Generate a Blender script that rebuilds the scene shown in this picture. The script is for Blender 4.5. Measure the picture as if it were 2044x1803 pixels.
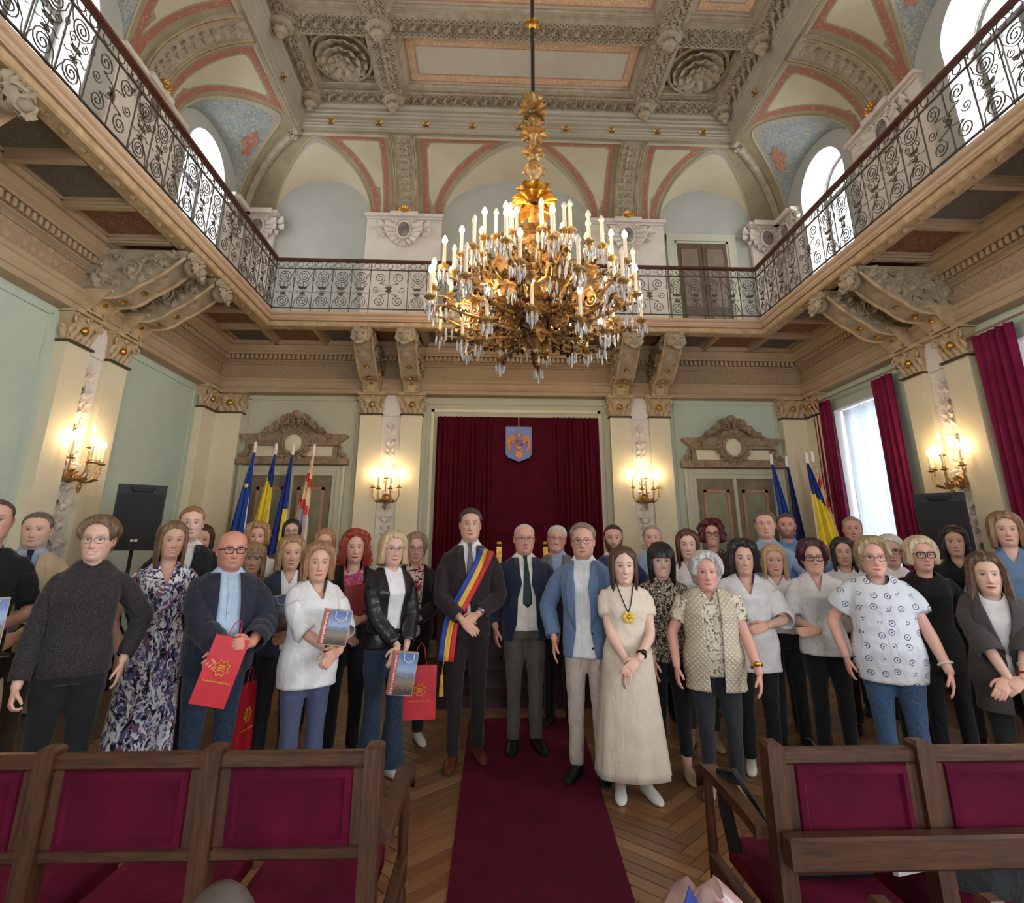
import bpy, bmesh, math, random
import numpy as np
from mathutils import Vector, Matrix, Quaternion, noise as mnoise
from mathutils.bvhtree import BVHTree
R = math.radians
PI = math.pi
rng = random.Random(7)
SC = bpy.context.scene
for o in list(bpy.data.objects): bpy.data.objects.remove(o)
COL = SC.collection

# ------------------------------------------------------------------ camera
FPX, PITCH, YAW, ROLL = 1102.88, .2790, .0383, .0028
cam = bpy.data.cameras.new('camera'); camo = bpy.data.objects.new('camera', cam); COL.objects.link(camo)
cam.sensor_fit = 'HORIZONTAL'; cam.sensor_width = 36; cam.lens = FPX/2044*36
cam.shift_y = -(901.5-772.94)/2044; cam.clip_start = .05; cam.clip_end = 300
F_ = Vector((math.sin(YAW)*math.cos(PITCH), math.cos(YAW)*math.cos(PITCH), math.sin(PITCH)))
R_ = Vector((math.cos(YAW), -math.sin(YAW), 0)); U_ = R_.cross(F_)
R2 = math.cos(ROLL)*R_ + math.sin(ROLL)*U_; U2 = -math.sin(ROLL)*R_ + math.cos(ROLL)*U_
camo.matrix_world = Matrix(((R2.x, U2.x, -F_.x, -.416), (R2.y, U2.y, -F_.y, 0), (R2.z, U2.z, -F_.z, 1.58), (0, 0, 0, 1)))
SC.camera = camo

# ------------------------------------------------------------------ room numbers (metres)
W, D = 4.94, 8.92            # wall planes x = +-W, y = D
YB = -3.4                    # wall behind the camera
PILY = [6.05, 2.95, -.15]    # centres of the pilaster pairs on the side walls
BAYY = [7.6, 4.5, 1.4, -1.8] # centres of the side-wall bays (windows)
PILX = 2.03                  # centres of the pilaster pairs on the back wall
GX, GY = 3.70, 7.74          # edge of the gallery
ZG = 4.90                    # gallery floor
ZSP, ZCO = 7.33, 8.39        # vault spring and ceiling cornice
CX, CY = 3.76, 7.98          # ceiling cornice corner
ZBM = 8.843                  # underside of the ceiling beams

# ------------------------------------------------------------------ world, daylight, exposure
w = bpy.data.worlds.new('sky'); SC.world = w; w.use_nodes = True
nt = w.node_tree; nt.nodes.clear()
bg = nt.nodes.new('ShaderNodeBackground'); bo = nt.nodes.new('ShaderNodeOutputWorld')
bg.inputs[0].default_value = (.80, .90, 1, 1); bg.inputs[1].default_value = 3.0
nt.links.new(bg.outputs[0], bo.inputs[0])
def area(name, loc, rot, sx, sy, power, col):
    l = bpy.data.lights.new(name, 'AREA'); l.shape = 'RECTANGLE'; l.size = sx; l.size_y = sy
    l.energy = power; l.color = col
    o = bpy.data.objects.new(name, l); COL.objects.link(o); o.location = loc; o.rotation_euler = rot
    return o
DAY = (.92, .96, 1.0)
for yb in BAYY:              # daylight outside the gallery windows on both sides and the lower windows on the right
    area('daylight_upper_left', (-W-.62, yb, 6.55), (0, R(-90), 0), 2.5, 1.2, 62, DAY)
    area('daylight_upper_right', (W+.62, yb, 6.55), (0, R(90), 0), 2.5, 1.2, 70, DAY)
    area('daylight_lower_right', (W+.50, yb, 2.3), (0, R(90), 0), 2.6, 1.2, 140, DAY)
for xb in (-2.6, 0, 2.6):    # tall windows of the end wall behind the camera
    area('daylight_end_wall', (xb, YB-.35, 2.5), (R(90), 0, 0), 1.3, 2.8, 60, DAY)
    area('daylight_end_wall_upper', (xb, YB-.35, 6.4), (R(90), 0, 0), 1.3, 2.2, 45, DAY)
SC.view_settings.view_transform = 'Standard'; SC.view_settings.look = 'None'
SC.view_settings.exposure = 0.44; SC.view_settings.gamma = 1; SC.view_settings.use_curve_mapping = False
SC.cycles.use_denoising = True
SC.cycles.use_adaptive_sampling = True; SC.cycles.adaptive_threshold = .06
SC.cycles.max_bounces = 6; SC.cycles.diffuse_bounces = 3; SC.cycles.glossy_bounces = 3; SC.cycles.transmission_bounces = 4
SC.cycles.transparent_max_bounces = 8; SC.cycles.sample_clamp_indirect = 6; SC.cycles.caustics_reflective = False; SC.cycles.caustics_refractive = False

# ------------------------------------------------------------------ materials
def lin(c):
    return tuple((x/255/12.92 if x/255 <= .04045 else ((x/255+.055)/1.055)**2.4) for x in c)
MATS = {}
class NT:
    def __init__(s, m): s.t = m.node_tree; s.n = s.t.nodes; s.l = s.t.links
    def new(s, ty, **k):
        nd = s.n.new('ShaderNode'+ty)
        for a, v in k.items(): setattr(nd, a, v)
        return nd
    def link(s, a, b): s.l.new(a, b)
    def noise(s, scale, detail=3, rough=.55, vec=None, dist=0):
        nd = s.new('TexNoise'); nd.inputs['Scale'].default_value = scale; nd.inputs['Detail'].default_value = detail
        nd.inputs['Roughness'].default_value = rough; nd.inputs['Distortion'].default_value = dist
        if vec: s.link(vec, nd.inputs['Vector'])
        return nd.outputs['Fac']
    def ramp(s, fac, stops, interp='LINEAR'):
        nd = s.new('ValToRGB'); nd.color_ramp.interpolation = interp
        e = nd.color_ramp.elements
        while len(e) < len(stops): e.new(.5)
        for i, (p, c) in enumerate(stops): e[i].position = p; e[i].color = (*c, 1)
        s.link(fac, nd.inputs[0]); return nd.outputs[0]
    def mix(s, fac, a, b):
        nd = s.new('Mix', data_type='RGBA')
        for v, i in ((fac, 0), (a, 6), (b, 7)):
            if isinstance(v, (int, float)): nd.inputs[i].default_value = v
            elif isinstance(v, tuple): nd.inputs[i].default_value = (*v, 1) if len(v) == 3 else v
            else: s.link(v, nd.inputs[i])
        return nd.outputs[2]
    def math(s, op, a, b=0., c=None):
        nd = s.new('Math', operation=op)
        for i, v in enumerate((a, b, c)):
            if v is None: continue
            if isinstance(v, (int, float)): nd.inputs[i].default_value = v
            else: s.link(v, nd.inputs[i])
        return nd.outputs[0]
    def coord(s, kind='Object', scale=None, rot=None):
        o = s.new('TexCoord').outputs[kind]
        if scale or rot:
            mp = s.new('Mapping'); s.link(o, mp.inputs[0])
            if scale: mp.inputs['Scale'].default_value = scale
            if rot: mp.inputs['Rotation'].default_value = rot
            o = mp.outputs[0]
        return o
    def bump(s, h, strength, dist=.02):
        nd = s.new('Bump'); nd.inputs['Strength'].default_value = strength; nd.inputs['Distance'].default_value = dist
        s.link(h, nd.inputs['Height']); return nd.outputs[0]
def newmat(name):
    m = bpy.data.materials.new(name); m.use_nodes = True; n = NT(m)
    b = m.node_tree.nodes['Principled BSDF']; MATS[name] = m
    return m, n, b
def mat(name, col, rough=.6, var=.12, scale=6., bump=0., bscale=60., metal=0., spec=.4, sheen=0., emit=None, col2=None):
    """colour with a soft noise variation between two tones, optional fine relief"""
    if name in MATS: return MATS[name]
    m, n, b = newmat(name)
    c = lin(col); v = n.coord()
    c2 = lin(col2) if col2 else tuple(x*(1-var*1.6) for x in c)
    f = n.noise(scale, 4, .6, v)
    n.link(n.ramp(f, [(.32, c2), (.66, c)]), b.inputs['Base Color'])
    b.inputs['Roughness'].default_value = rough; b.inputs['Metallic'].default_value = metal
    b.inputs['Specular IOR Level'].default_value = spec
    if sheen: b.inputs['Sheen Weight'].default_value = sheen; b.inputs['Sheen Tint'].default_value = (*[min(1, x*2+.05) for x in c], 1)
    if bump: n.link(n.bump(n.noise(bscale, 3, .6, v), bump), b.inputs['Normal'])
    if emit: b.inputs['Emission Color'].default_value = (*lin(emit[0]), 1); b.inputs['Emission Strength'].default_value = emit[1]
    return m

def cloth(name, c, rough=.8, var=.1, wr=.35, sheen=.15, fine=0, col2=None):
    """woven cloth with soft wrinkles"""
    if name in MATS: return MATS[name]
    m, n, b = newmat(name); v = n.coord(); cc = lin(c)
    c2 = lin(col2) if col2 else tuple(x*(1-var*2) for x in cc)
    f = n.noise(fine, 2, .6, v) if fine else n.noise(7, 4, .6, v)
    n.link(n.ramp(f, [(.36, c2), (.62, cc)]), b.inputs['Base Color']); b.inputs['Roughness'].default_value = rough
    b.inputs['Sheen Weight'].default_value = sheen; b.inputs['Specular IOR Level'].default_value = .25
    h = n.math('ADD', n.noise(9, 2, .5, n.coord('Object', (1, 1, .55)), 1.4), n.math('MULTIPLY', n.noise(260, 2, .5, v), .08))
    n.link(n.bump(h, wr, .05), b.inputs['Normal']); return m
def printmat(name, bgc, cols, scale, rings=False, thr=.34, soft=False, stretch=(1, 1, 1)):
    """printed fabric: scattered figures of the given colours on a ground"""
    if name in MATS: return MATS[name]
    m, n, b = newmat(name); v = n.coord('Object', stretch); c = None
    base = n.ramp(n.noise(7, 3, .6, v), [(.3, tuple(x*.85 for x in lin(bgc))), (.7, lin(bgc))])
    if rings:
        vo = n.new('TexVoronoi'); vo.voronoi_dimensions = '2D'; vo.inputs['Scale'].default_value = scale; vo.inputs['Randomness'].default_value = .35; n.link(n.coord('Object', stretch, (R(90), 0, 0)), vo.inputs['Vector'])
        d = vo.outputs['Distance']
        r = n.math('MULTIPLY', n.math('LESS_THAN', d, .24), n.math('GREATER_THAN', d, .185)); dot = n.math('LESS_THAN', d, .06)
        half = n.math('GREATER_THAN', n.noise(scale*.9, 1, .5, v), .47)
        base = n.mix(n.math('MAXIMUM', n.math('MULTIPLY', r, half), dot), base, lin(cols[0]))
    else:
        for i, cc in enumerate(cols):
            f = n.noise(scale*(1+.25*i), 4 if soft else 2, .65 if soft else .5, n.coord('Object', stretch, (i*1.1, i*.7, i)), 2.2 if soft else .8)
            base = n.mix(n.ramp(f, [(.5+thr*.2, (0, 0, 0)), (.53+thr*.2, (1, 1, 1))]), base, lin(cc))
    n.link(base, b.inputs['Base Color']); b.inputs['Roughness'].default_value = .75; b.inputs['Specular IOR Level'].default_value = .25
    n.link(n.bump(n.noise(9, 2, .5, n.coord('Object', (1, 1, .5)), 1.4), .3, .05), b.inputs['Normal']); return m
# ------------------------------------------------------------------ mesh builder
class MB:
    def __init__(s): s.v = []; s.f = []; s.m = []; s.n = 0
    def add(s, v, f, mi=0):
        v = np.asarray(v, float).reshape(-1, 3)
        s.v.append(v); n = s.n
        s.f += [tuple(int(i)+n for i in q) for q in f]; s.m += [mi]*len(f); s.n += len(v)
        return s
    def merge(s, o, M=None, mi=None):
        v = np.concatenate(o.v)
        if M is not None:
            A = np.array(M); v = v@A[:3, :3].T + A[:3, 3]
        n = s.n; flip = M is not None and Matrix(M).to_3x3().determinant() < 0
        s.v.append(v); s.f += [tuple(i+n for i in (q[::-1] if flip else q)) for q in o.f]
        s.m += list(o.m) if mi is None else [mi]*len(o.f); s.n += len(v); return s
    def box(s, a, b, mi=0):
        x0, y0, z0 = a; x1, y1, z1 = b
        v = [(x0,y0,z0),(x1,y0,z0),(x1,y1,z0),(x0,y1,z0),(x0,y0,z1),(x1,y0,z1),(x1,y1,z1),(x0,y1,z1)]
        return s.add(v, [(0,3,2,1),(4,5,6,7),(0,1,5,4),(1,2,6,5),(2,3,7,6),(3,0,4,7)], mi)
    def grid(s, P, mi=0, cu=False, cv=False):
        P = np.asarray(P, float); nu, nv = P.shape[:2]; f = []
        for i in range(nu if cu else nu-1):
            for j in range(nv if cv else nv-1):
                i2 = (i+1) % nu; j2 = (j+1) % nv
                f.append((i*nv+j, i2*nv+j, i2*nv+j2, i*nv+j2))
        return s.add(P.reshape(-1, 3), f, mi)
    def loft(s, rings, mi=0, cap=True):
        P = np.asarray(rings, float); nu, nv = P.shape[:2]
        s.grid(P, mi, cv=True)
        if cap:
            base = s.n - nu*nv
            s.f += [tuple(base+j for j in range(nv))[::-1], tuple(base+(nu-1)*nv+j for j in range(nv))]; s.m += [mi]*2
        return s
    def tube(s, path, rad, n=8, mi=0, closed=False, cap=True, flat=1., up=None):
        P = np.asarray(path, float); N = len(P)
        r = np.full(N, rad, float) if np.isscalar(rad) else np.asarray(rad, float)
        if closed: T = np.roll(P, -1, 0)-np.roll(P, 1, 0)
        else: T = np.gradient(P, axis=0)
        T /= np.linalg.norm(T, axis=1)[:, None]+1e-12
        ref = np.array(up if up is not None else ((0, 0, 1) if abs(T[0][2]) < .9 else (1, 0, 0)), float)
        rings = []; nrm = ref-T[0]*(ref@T[0]); nrm /= np.linalg.norm(nrm)+1e-12
        a = np.linspace(0, 2*PI, n, endpoint=False)+(PI/4 if n == 4 else 0)
        for i in range(N):
            nrm = nrm-T[i]*(nrm@T[i]); nrm /= np.linalg.norm(nrm)+1e-12
            bn = np.cross(T[i], nrm)
            rings.append(P[i]+r[i]*(np.cos(a)[:, None]*nrm+np.sin(a)[:, None]*bn*flat))
        if closed: return s.grid(np.array(rings), mi, cu=True, cv=True)
        return s.loft(rings, mi, cap)
    def lathe(s, prof, n=16, mi=0, c=(0, 0, 0), axis='z', cap=True):
        a = np.linspace(0, 2*PI, n, endpoint=False)
        rings = []
        for r, h in prof:
            x, y, z = r*np.cos(a), r*np.sin(a), np.full(n, h)
            q = {'z': (x, y, z), 'y': (x, -z, y), 'x': (z, x, y)}[axis]
            rings.append(np.stack(q, 1)+np.array(c))
        return s.loft(rings, mi, cap)
    def prism(s, poly, a, b, axis='y', mi=0):
        """polygon in the two other axes, extruded from a to b along axis"""
        n = len(poly)
        def pt(p, h): return {'y': (p[0], h, p[1]), 'x': (h, p[0], p[1]), 'z': (p[0], p[1], h)}[axis]
        v = [pt(p, a) for p in poly]+[pt(p, b) for p in poly]
        f = [tuple(range(n)), tuple(range(2*n-1, n-1, -1))]+[(i, i+n, (i+1) % n+n, (i+1) % n) for i in range(n)]
        return s.add(v, f, mi)
    def ball(s, c, r, n=8, mi=0):
        rr = (r, r, r) if np.isscalar(r) else r
        m = max(3, n//2); rings = []
        a = np.linspace(0, 2*PI, n, endpoint=False)
        for k in range(m+1):
            t = PI*(k+.02 if k == 0 else (k-.02 if k == m else k))/m
            rings.append(np.stack([c[0]+rr[0]*math.sin(t)*np.cos(a), c[1]+rr[1]*math.sin(t)*np.sin(a), np.full(n, c[2]-rr[2]*math.cos(t))], 1))
        return s.loft(rings, mi)
    def mesh(s, name, smooth=40, mats=None):
        me = bpy.data.meshes.new(name)
        v = np.concatenate(s.v) if s.v else np.zeros((0, 3))
        me.from_pydata(v.tolist(), [], s.f)
        if mats:
            for m in mats: me.materials.append(m)
            if len(mats) > 1: me.polygons.foreach_set('material_index', s.m)
        if smooth:
            me.polygons.foreach_set('use_smooth', [True]*len(me.polygons))
            if smooth < 180: me.set_sharp_from_angle(angle=R(smooth))
        me.update(); return me
    def build(s, name, mats, parent=None, smooth=40, fix=True):
        if not isinstance(mats, (list, tuple)): mats = [mats]
        me = s.mesh(name, smooth, mats)
        if fix:
            bm = bmesh.new(); bm.from_mesh(me); bmesh.ops.recalc_face_normals(bm, faces=bm.faces[:]); bm.to_mesh(me); bm.free()
        return link(name, me, parent)
def link(name, me, parent=None, M=None):
    o = bpy.data.objects.new(name, me); COL.objects.link(o)
    if parent: o.parent = parent
    if M is not None: o.matrix_basis = Matrix(M)
    return o
def empty(name, loc=(0, 0, 0), rz=0):
    o = bpy.data.objects.new(name, None); COL.objects.link(o); o.location = loc; o.rotation_euler = (0, 0, rz)
    o.empty_display_size = .1; return o
def tag(o, label, cat, group=None):
    o['label'] = label; o['category'] = cat
    if group: o['group'] = group
    return o
def struct(o, label=None):
    o['kind'] = 'structure'
    if label: o['label'] = label
    return o
def thing(name, label, cat, loc=(0, 0, 0), rz=0, group=None): return tag(empty(name, loc, rz), label, cat, group)
def copy_tree(o, parent=None):
    c = o.copy(); COL.objects.link(c); c.parent = parent
    for ch in list(o.children): copy_tree(ch, c)
    return c
def TR(loc=(0, 0, 0), rz=0., s=(1, 1, 1), rx=0., ry=0.):
    if np.isscalar(s): s = (s, s, s)
    return Matrix.Translation(loc)@Matrix.Rotation(rz, 4, 'Z')@Matrix.Rotation(ry, 4, 'Y')@Matrix.Rotation(rx, 4, 'X')@Matrix.Diagonal((*s, 1))
# frames that put "local x = along the wall, local -y = out into the room" onto each wall
def on_back(x, z=0, off=0.): return TR((x, D-off, z))
def on_left(y, z=0, off=0.): return TR((-W+off, y, z), R(90))
def on_right(y, z=0, off=0.): return TR((W-off, y, z), R(-90))

# ------------------------------------------------------------------ ornament library (local: x right, z up, -y out of the wall)
def spiral(turns=2., r0=.1, r1=.012, n=30, a0=0., cx=0., cz=0., hand=1, y=0.):
    t = np.linspace(0, 1, n); r = r0*(1-t)**1.0+r1*t; a = a0+hand*2*PI*turns*t
    return np.stack([cx+r*np.cos(a), np.full(n, y), cz+r*np.sin(a)], 1)
def leaf(L=.1, wd=.05, curl=.04, n=5, lobes=True):
    """acanthus-like leaf: grows up along z, bows out along -y, tip curling over"""
    P = []
    for i in range(n+1):
        t = i/n; ww = wd*(math.sin(PI*min(1, t*.85+.15))**.7)*(1 if not lobes else (1.12 if i % 2 else .74))
        y = -curl*(t**1.6)*1.2-.004; z = L*(t-.18*t**3)
        if t > .85: z -= L*.05
        P.append([(-ww, y+.35*ww, z), (-ww*.45, y-.1*ww, z), (0, y-.22*ww, z), (ww*.45, y-.1*ww, z), (ww, y+.35*ww, z)])
    m = MB(); m.grid(P); return m
LEAF = leaf(.1, .042, .045); LEAFW = leaf(.1, .06, .03)
def flower(r=.05, n=6, d=.03):
    m = MB()
    for k in range(n):
        m.merge(leaf(r, r*.42, -d*.4, 3, False), Matrix.Rotation(2*PI*k/n, 4, 'Y'))
    m.ball((0, -d*.6, 0), r*.28, 6); return m
FLOW = flower()
def volute(r=.05, th=.022, turns=1.6, n=18, hand=1):
    m = MB(); p = spiral(turns, r, r*.12, n, a0=PI/2, hand=hand); m.tube(p, np.linspace(th*.5, th*.28, n), 5); return m
# ================================================================== materials of the room
def wallmat(name, col, col2):
    m, n, b = newmat(name); v = n.coord()
    base = n.ramp(n.noise(1.3, 5, .65, v), [(.3, lin(col2)), (.7, lin(col))])
    n.link(n.mix(n.math('MULTIPLY', n.noise(9, 4, .7, v), .22), base, tuple(x*.72 for x in lin(col2))), b.inputs['Base Color'])
    b.inputs['Roughness'].default_value = .75; n.link(n.bump(n.noise(45, 3, .6, v), .08), b.inputs['Normal']); return m
M_GREEN = wallmat('pale_green_plaster', (186, 198, 184), (174, 187, 174))
M_GREY = wallmat('greenish_grey_plaster', (190, 188, 166), (178, 175, 154))
M_CREAM = wallmat('cream_paint', (222, 212, 184), (211, 199, 170))
M_TAN = wallmat('tan_stone_paint', (180, 158, 130), (162, 138, 110))
M_UPW = wallmat('upper_wall_plaster', (178, 179, 170), (166, 167, 158))
M_VAULT = wallmat('vault_plaster', (192, 182, 156), (182, 170, 144))
M_OLIVE = wallmat('olive_border_paint', (172, 160, 128), (160, 148, 118))
M_WHITE = wallmat('white_plaster', (222, 216, 210), (210, 202, 196))
M_PAN = wallmat('ceiling_panel_plaster', (184, 174, 154), (174, 162, 142))
M_REL = mat('relief_plaster', (168, 154, 132), .7, .2, 8, .15, 90, col2=(144, 128, 106))
M_RELT = mat('tan_relief_plaster', (192, 168, 134), .65, .2, 8, .15, 90, col2=(166, 138, 104))
M_RELW = mat('white_relief_plaster', (216, 206, 196), .7, .1, 5, .1, 90, col2=(206, 194, 184))
M_DARK = mat('dark_bead_paint', (70, 58, 46), .7, .1)  # dark brown paint on the capital base bands and mask eyes
M_GOLD = mat('gilding', (214, 166, 74), .32, .25, 20, metal=.85, col2=(150, 100, 40))
M_OVER = mat('overdoor_wood', (150, 128, 104), .6, .2, 12, .2, 80, col2=(120, 98, 76))
M_DOOR = mat('door_paint', (122, 110, 90), .5, .15, 5, col2=(104, 92, 74))
M_DOORP = mat('door_panel_paint', (136, 136, 112), .5, .12, 5, col2=(118, 120, 98))
M_PINK = mat('pink_moulding_paint', (176, 128, 108), .6, .12, 8)
M_IRON = mat('wrought_iron', (104, 94, 86), .36, .25, 20, metal=.6, spec=.5)
M_RAIL = mat('mahogany_handrail', (92, 42, 28), .35, .25, 12, spec=.5)
M_ROPE = mat('bronze_flower_paint', (150, 116, 70), .5, .2, 20, metal=.3)
M_GLASS, _n, _b = newmat('window_glass'); _b.inputs['Transmission Weight'].default_value = 1; _b.inputs['Roughness'].default_value = .02
_t = _n.new('BsdfTransparent'); _mx = _n.new('MixShader'); _mx.inputs[0].default_value = .9
_n.link(_b.outputs[0], _mx.inputs[1]); _n.link(_t.outputs[0], _mx.inputs[2]); _n.link(_mx.outputs[0], _n.n['Material Output'].inputs[0])
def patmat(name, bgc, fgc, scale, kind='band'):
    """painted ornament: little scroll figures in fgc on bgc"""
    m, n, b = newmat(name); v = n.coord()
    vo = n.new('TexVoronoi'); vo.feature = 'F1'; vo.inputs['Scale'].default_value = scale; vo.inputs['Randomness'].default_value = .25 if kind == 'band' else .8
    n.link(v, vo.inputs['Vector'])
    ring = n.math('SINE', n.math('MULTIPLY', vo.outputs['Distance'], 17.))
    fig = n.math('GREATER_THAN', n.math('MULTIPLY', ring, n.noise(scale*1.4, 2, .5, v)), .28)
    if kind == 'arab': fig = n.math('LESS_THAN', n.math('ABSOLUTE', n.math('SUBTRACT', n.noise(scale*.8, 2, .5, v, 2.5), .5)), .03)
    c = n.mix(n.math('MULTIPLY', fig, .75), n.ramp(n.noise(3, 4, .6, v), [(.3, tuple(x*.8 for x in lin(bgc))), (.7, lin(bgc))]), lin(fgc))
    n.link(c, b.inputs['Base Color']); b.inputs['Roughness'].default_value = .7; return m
M_BAND = patmat('pink_ornament_band', (176, 122, 100), (212, 176, 150), 22)
M_BAND2 = patmat('ochre_ornament_band', (190, 152, 118), (222, 192, 150), 30)
M_BLUE = patmat('blue_arabesque_paint', (132, 142, 146), (180, 166, 138), 9, 'arab')
M_FRZ = patmat('frieze_stencil', (158, 134, 106), (170, 147, 118), 10)
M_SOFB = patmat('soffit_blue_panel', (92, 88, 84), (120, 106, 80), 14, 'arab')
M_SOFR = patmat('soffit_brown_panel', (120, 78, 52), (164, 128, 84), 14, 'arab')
M_SHIELD = mat('painted_shield', (96, 84, 84), .5, .3, 10, col2=(140, 128, 124))

# ================================================================== floor with its parquet blocks
M_FLOOR = mat('parquet_base', (96, 62, 38), .5, .2, 4)
fl = MB(); fl.box((-W-.6, YB-.4, -.10), (W+.6, D+.1, -.012)); floor = struct(fl.build('floor', M_FLOOR, smooth=0))
M_PLK = []
for k, (c, c2) in enumerate((((142, 102, 68), (108, 74, 46)), ((130, 90, 58), (96, 64, 40)), ((154, 114, 78), (118, 84, 54)), ((122, 90, 64), (94, 66, 44)))):
    m, n, b = newmat('oak_parquet_%d' % k); v = n.coord('Object', (3, 40, 3))
    n.link(n.ramp(n.noise(2.2, 5, .65, v, 1.2), [(.25, lin(c2)), (.7, lin(c))]), b.inputs['Base Color'])
    b.inputs['Roughness'].default_value = .36; n.link(n.bump(n.noise(6, 3, .6, v), .06), b.inputs['Normal']); M_PLK.append(m)
PL, PW = .56, .088
pm = []
for k in range(4):
    m = MB(); g = .0025
    m.add([(g, g, -.012), (PL-g, g, -.012), (PL-g, PW-g, -.012), (g, PW-g, -.012), (g+.002, g+.002, 0), (PL-g-.002, g+.002, 0), (PL-g-.002, PW-g-.002, 0), (g+.002, PW-g-.002, 0)],
          [(4, 5, 6, 7), (0, 1, 5, 4), (1, 2, 6, 5), (2, 3, 7, 6), (3, 0, 4, 7)])
    pm.append(m.mesh('parquet_plank', 0, [M_PLK[k]]))
spots = []
s2 = PL/math.sqrt(2); q2 = PW/math.sqrt(2)
for col in range(-9, 10):        # herringbone rows running to the far wall, joined at 90 degrees
    x0 = col*s2-.1
    for r in range(-40, 72):
        y0 = r*2*q2+.2
        if col % 2 == 0: spots.append((x0, y0, 45))
        else: spots.append((x0+s2, y0, 135))
vis = []; rest = []
for sx, sy, a in spots:
    cxp, cyp = sx+(s2/2 if a == 45 else -s2/2), sy+s2/2
    if not (-W+.3 < cxp < W-.3 and YB+.4 < cyp < D-.4): continue
    seen = 2.3 < cyp < 5.4 and ((-1.15 < cxp < -.45) or (.15 < cxp < 1.3))
    (vis if seen else rest).append((sx, sy, a))
for i, (sx, sy, a) in enumerate(vis[:300]):
    link('parquet_plank', pm[rng.randrange(4)], floor, TR((sx, sy, 0), R(a)))
rp = MB()
for sx, sy, a in vis[300:]+rest:
    A = TR((sx, sy, 0), R(a)); g = .0025
    v = [A@Vector(p) for p in ((g, g, 0), (PL-g, g, 0), (PL-g, PW-g, 0), (g, PW-g, 0))]
    rp.add([tuple(p) for p in v], [(0, 1, 2, 3)], rng.randrange(4))
o = rp.build('parquet_field', M_PLK, floor, 0, fix=False); o['kind'] = 'stuff'

# ================================================================== walls
def wall_mesh(frame, u0, u1, z0, z1, holes, depth, mb, mi=0, mir=1, n=14, back=True):
    """wall in a frame (u along, -y out); holes = (uc, half width, z0, spring, top); reveals run back to +y depth"""
    cuts = sorted(set([u0, u1]+[h[0]+s*h[1] for h in holes for s in (-1, 1)]+[h[0]+h[1]*math.sin(PI/2*k/n) for h in holes if h[4] > h[3] for k in range(-n, n+1)]))
    A = np.array(frame)
    def P(u, y, z): p = A@np.array([u, y, z, 1.]); return tuple(p[:3])
    for a, b in zip(cuts, cuts[1:]):
        if b-a < 1e-6: continue
        h = next((h for h in holes if h[0]-h[1]-1e-6 <= a and b <= h[0]+h[1]+1e-6), None)
        if h is None:
            mb.add([P(a, 0, z0), P(b, 0, z0), P(b, 0, z1), P(a, 0, z1)], [(0, 1, 2, 3)], mi); continue
        top = lambda u: h[3]+(h[4]-h[3])*math.sqrt(max(0, 1-((u-h[0])/h[1])**2))
        if h[2] > z0: mb.add([P(a, 0, z0), P(b, 0, z0), P(b, 0, h[2]), P(a, 0, h[2])], [(0, 1, 2, 3)], mi)
        mb.add([P(a, 0, top(a)), P(b, 0, top(b)), P(b, 0, z1), P(a, 0, z1)], [(0, 1, 2, 3)], mi)
        mb.add([P(a, 0, top(a)), P(b, 0, top(b)), P(b, depth, top(b)), P(a, depth, top(a))], [(0, 1, 2, 3)], mir)
        mb.add([P(a, 0, h[2]), P(b, 0, h[2]), P(b, depth, h[2]), P(a, depth, h[2])], [(3, 2, 1, 0)], mir)
    for h in holes:
        for s in (-1, 1):
            u = h[0]+s*h[1]
            mb.add([P(u, 0, h[2]), P(u, depth, h[2]), P(u, depth, h[3]), P(u, 0, h[3])], [(0, 1, 2, 3) if s > 0 else (3, 2, 1, 0)], mir)
ZU = 9.2
WH, WS, WT, WZ = .58, 7.28, 7.86, 5.3      # upper windows: half width, spring, crown, sill
LH, LZ0, LZ1 = .62, .75, 3.62              # lower windows on the right
mb = MB(); wall_mesh(TR((0, D, 0)), -W, W, -.1, ZG, [], .4, mb, 0, 0)
wall_back = struct(mb.build('wall_back', [M_GREY, M_WHITE], smooth=0, fix=False), 'back wall with pilasters, two doors and a red curtain')
ub = MB(); wall_mesh(TR((0, D, 0)), -W, W, ZG-.3, ZU, [], .4, ub)
ub.build('upper_wall', M_UPW, wall_back, 0, fix=False)
mb = MB(); wall_mesh(on_left(0), YB, D, -.1, ZG, [], .4, mb)
wall_left = struct(mb.build('wall_left', [M_GREEN, M_WHITE], smooth=0, fix=False), 'pale green wall without windows below the gallery')
mb = MB(); wall_mesh(on_left(0), YB, D, ZG-.3, ZU, [(y, WH, WZ, WS, WT) for y in BAYY], .5, mb)
mb.build('upper_wall', [M_UPW, M_WHITE], wall_left, 0, fix=False)
mb = MB(); wall_mesh(on_right(0), -D, -YB, -.1, ZG, [(-y, LH, LZ0, LZ1, LZ1) for y in BAYY], .45, mb)
wall_right = struct(mb.build('wall_right', [M_GREEN, M_WHITE], smooth=0, fix=False), 'wall with curtained windows')
mb = MB(); wall_mesh(on_right(0), -D, -YB, ZG-.3, ZU, [(-y, WH, WZ, WS, WT) for y in BAYY], .5, mb)
mb.build('upper_wall', [M_UPW, M_WHITE], wall_right, 0, fix=False)
mb = MB(); wall_mesh(TR((0, YB, 0), PI), -W, W, -.1, ZU, [(x, .6, .9, 3.7, 3.7) for x in (-2.6, 0, 2.6)], .3, mb)
wall_mesh(TR((0, YB, 0), PI), -W, W, 4.6, ZU, [], .3, MB())
wall_rear = struct(mb.build('wall_rear', [M_GREY, M_WHITE], smooth=0, fix=False))
M_FRAME = mat('window_frame_paint', (112, 114, 110), .5, .1)
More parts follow.
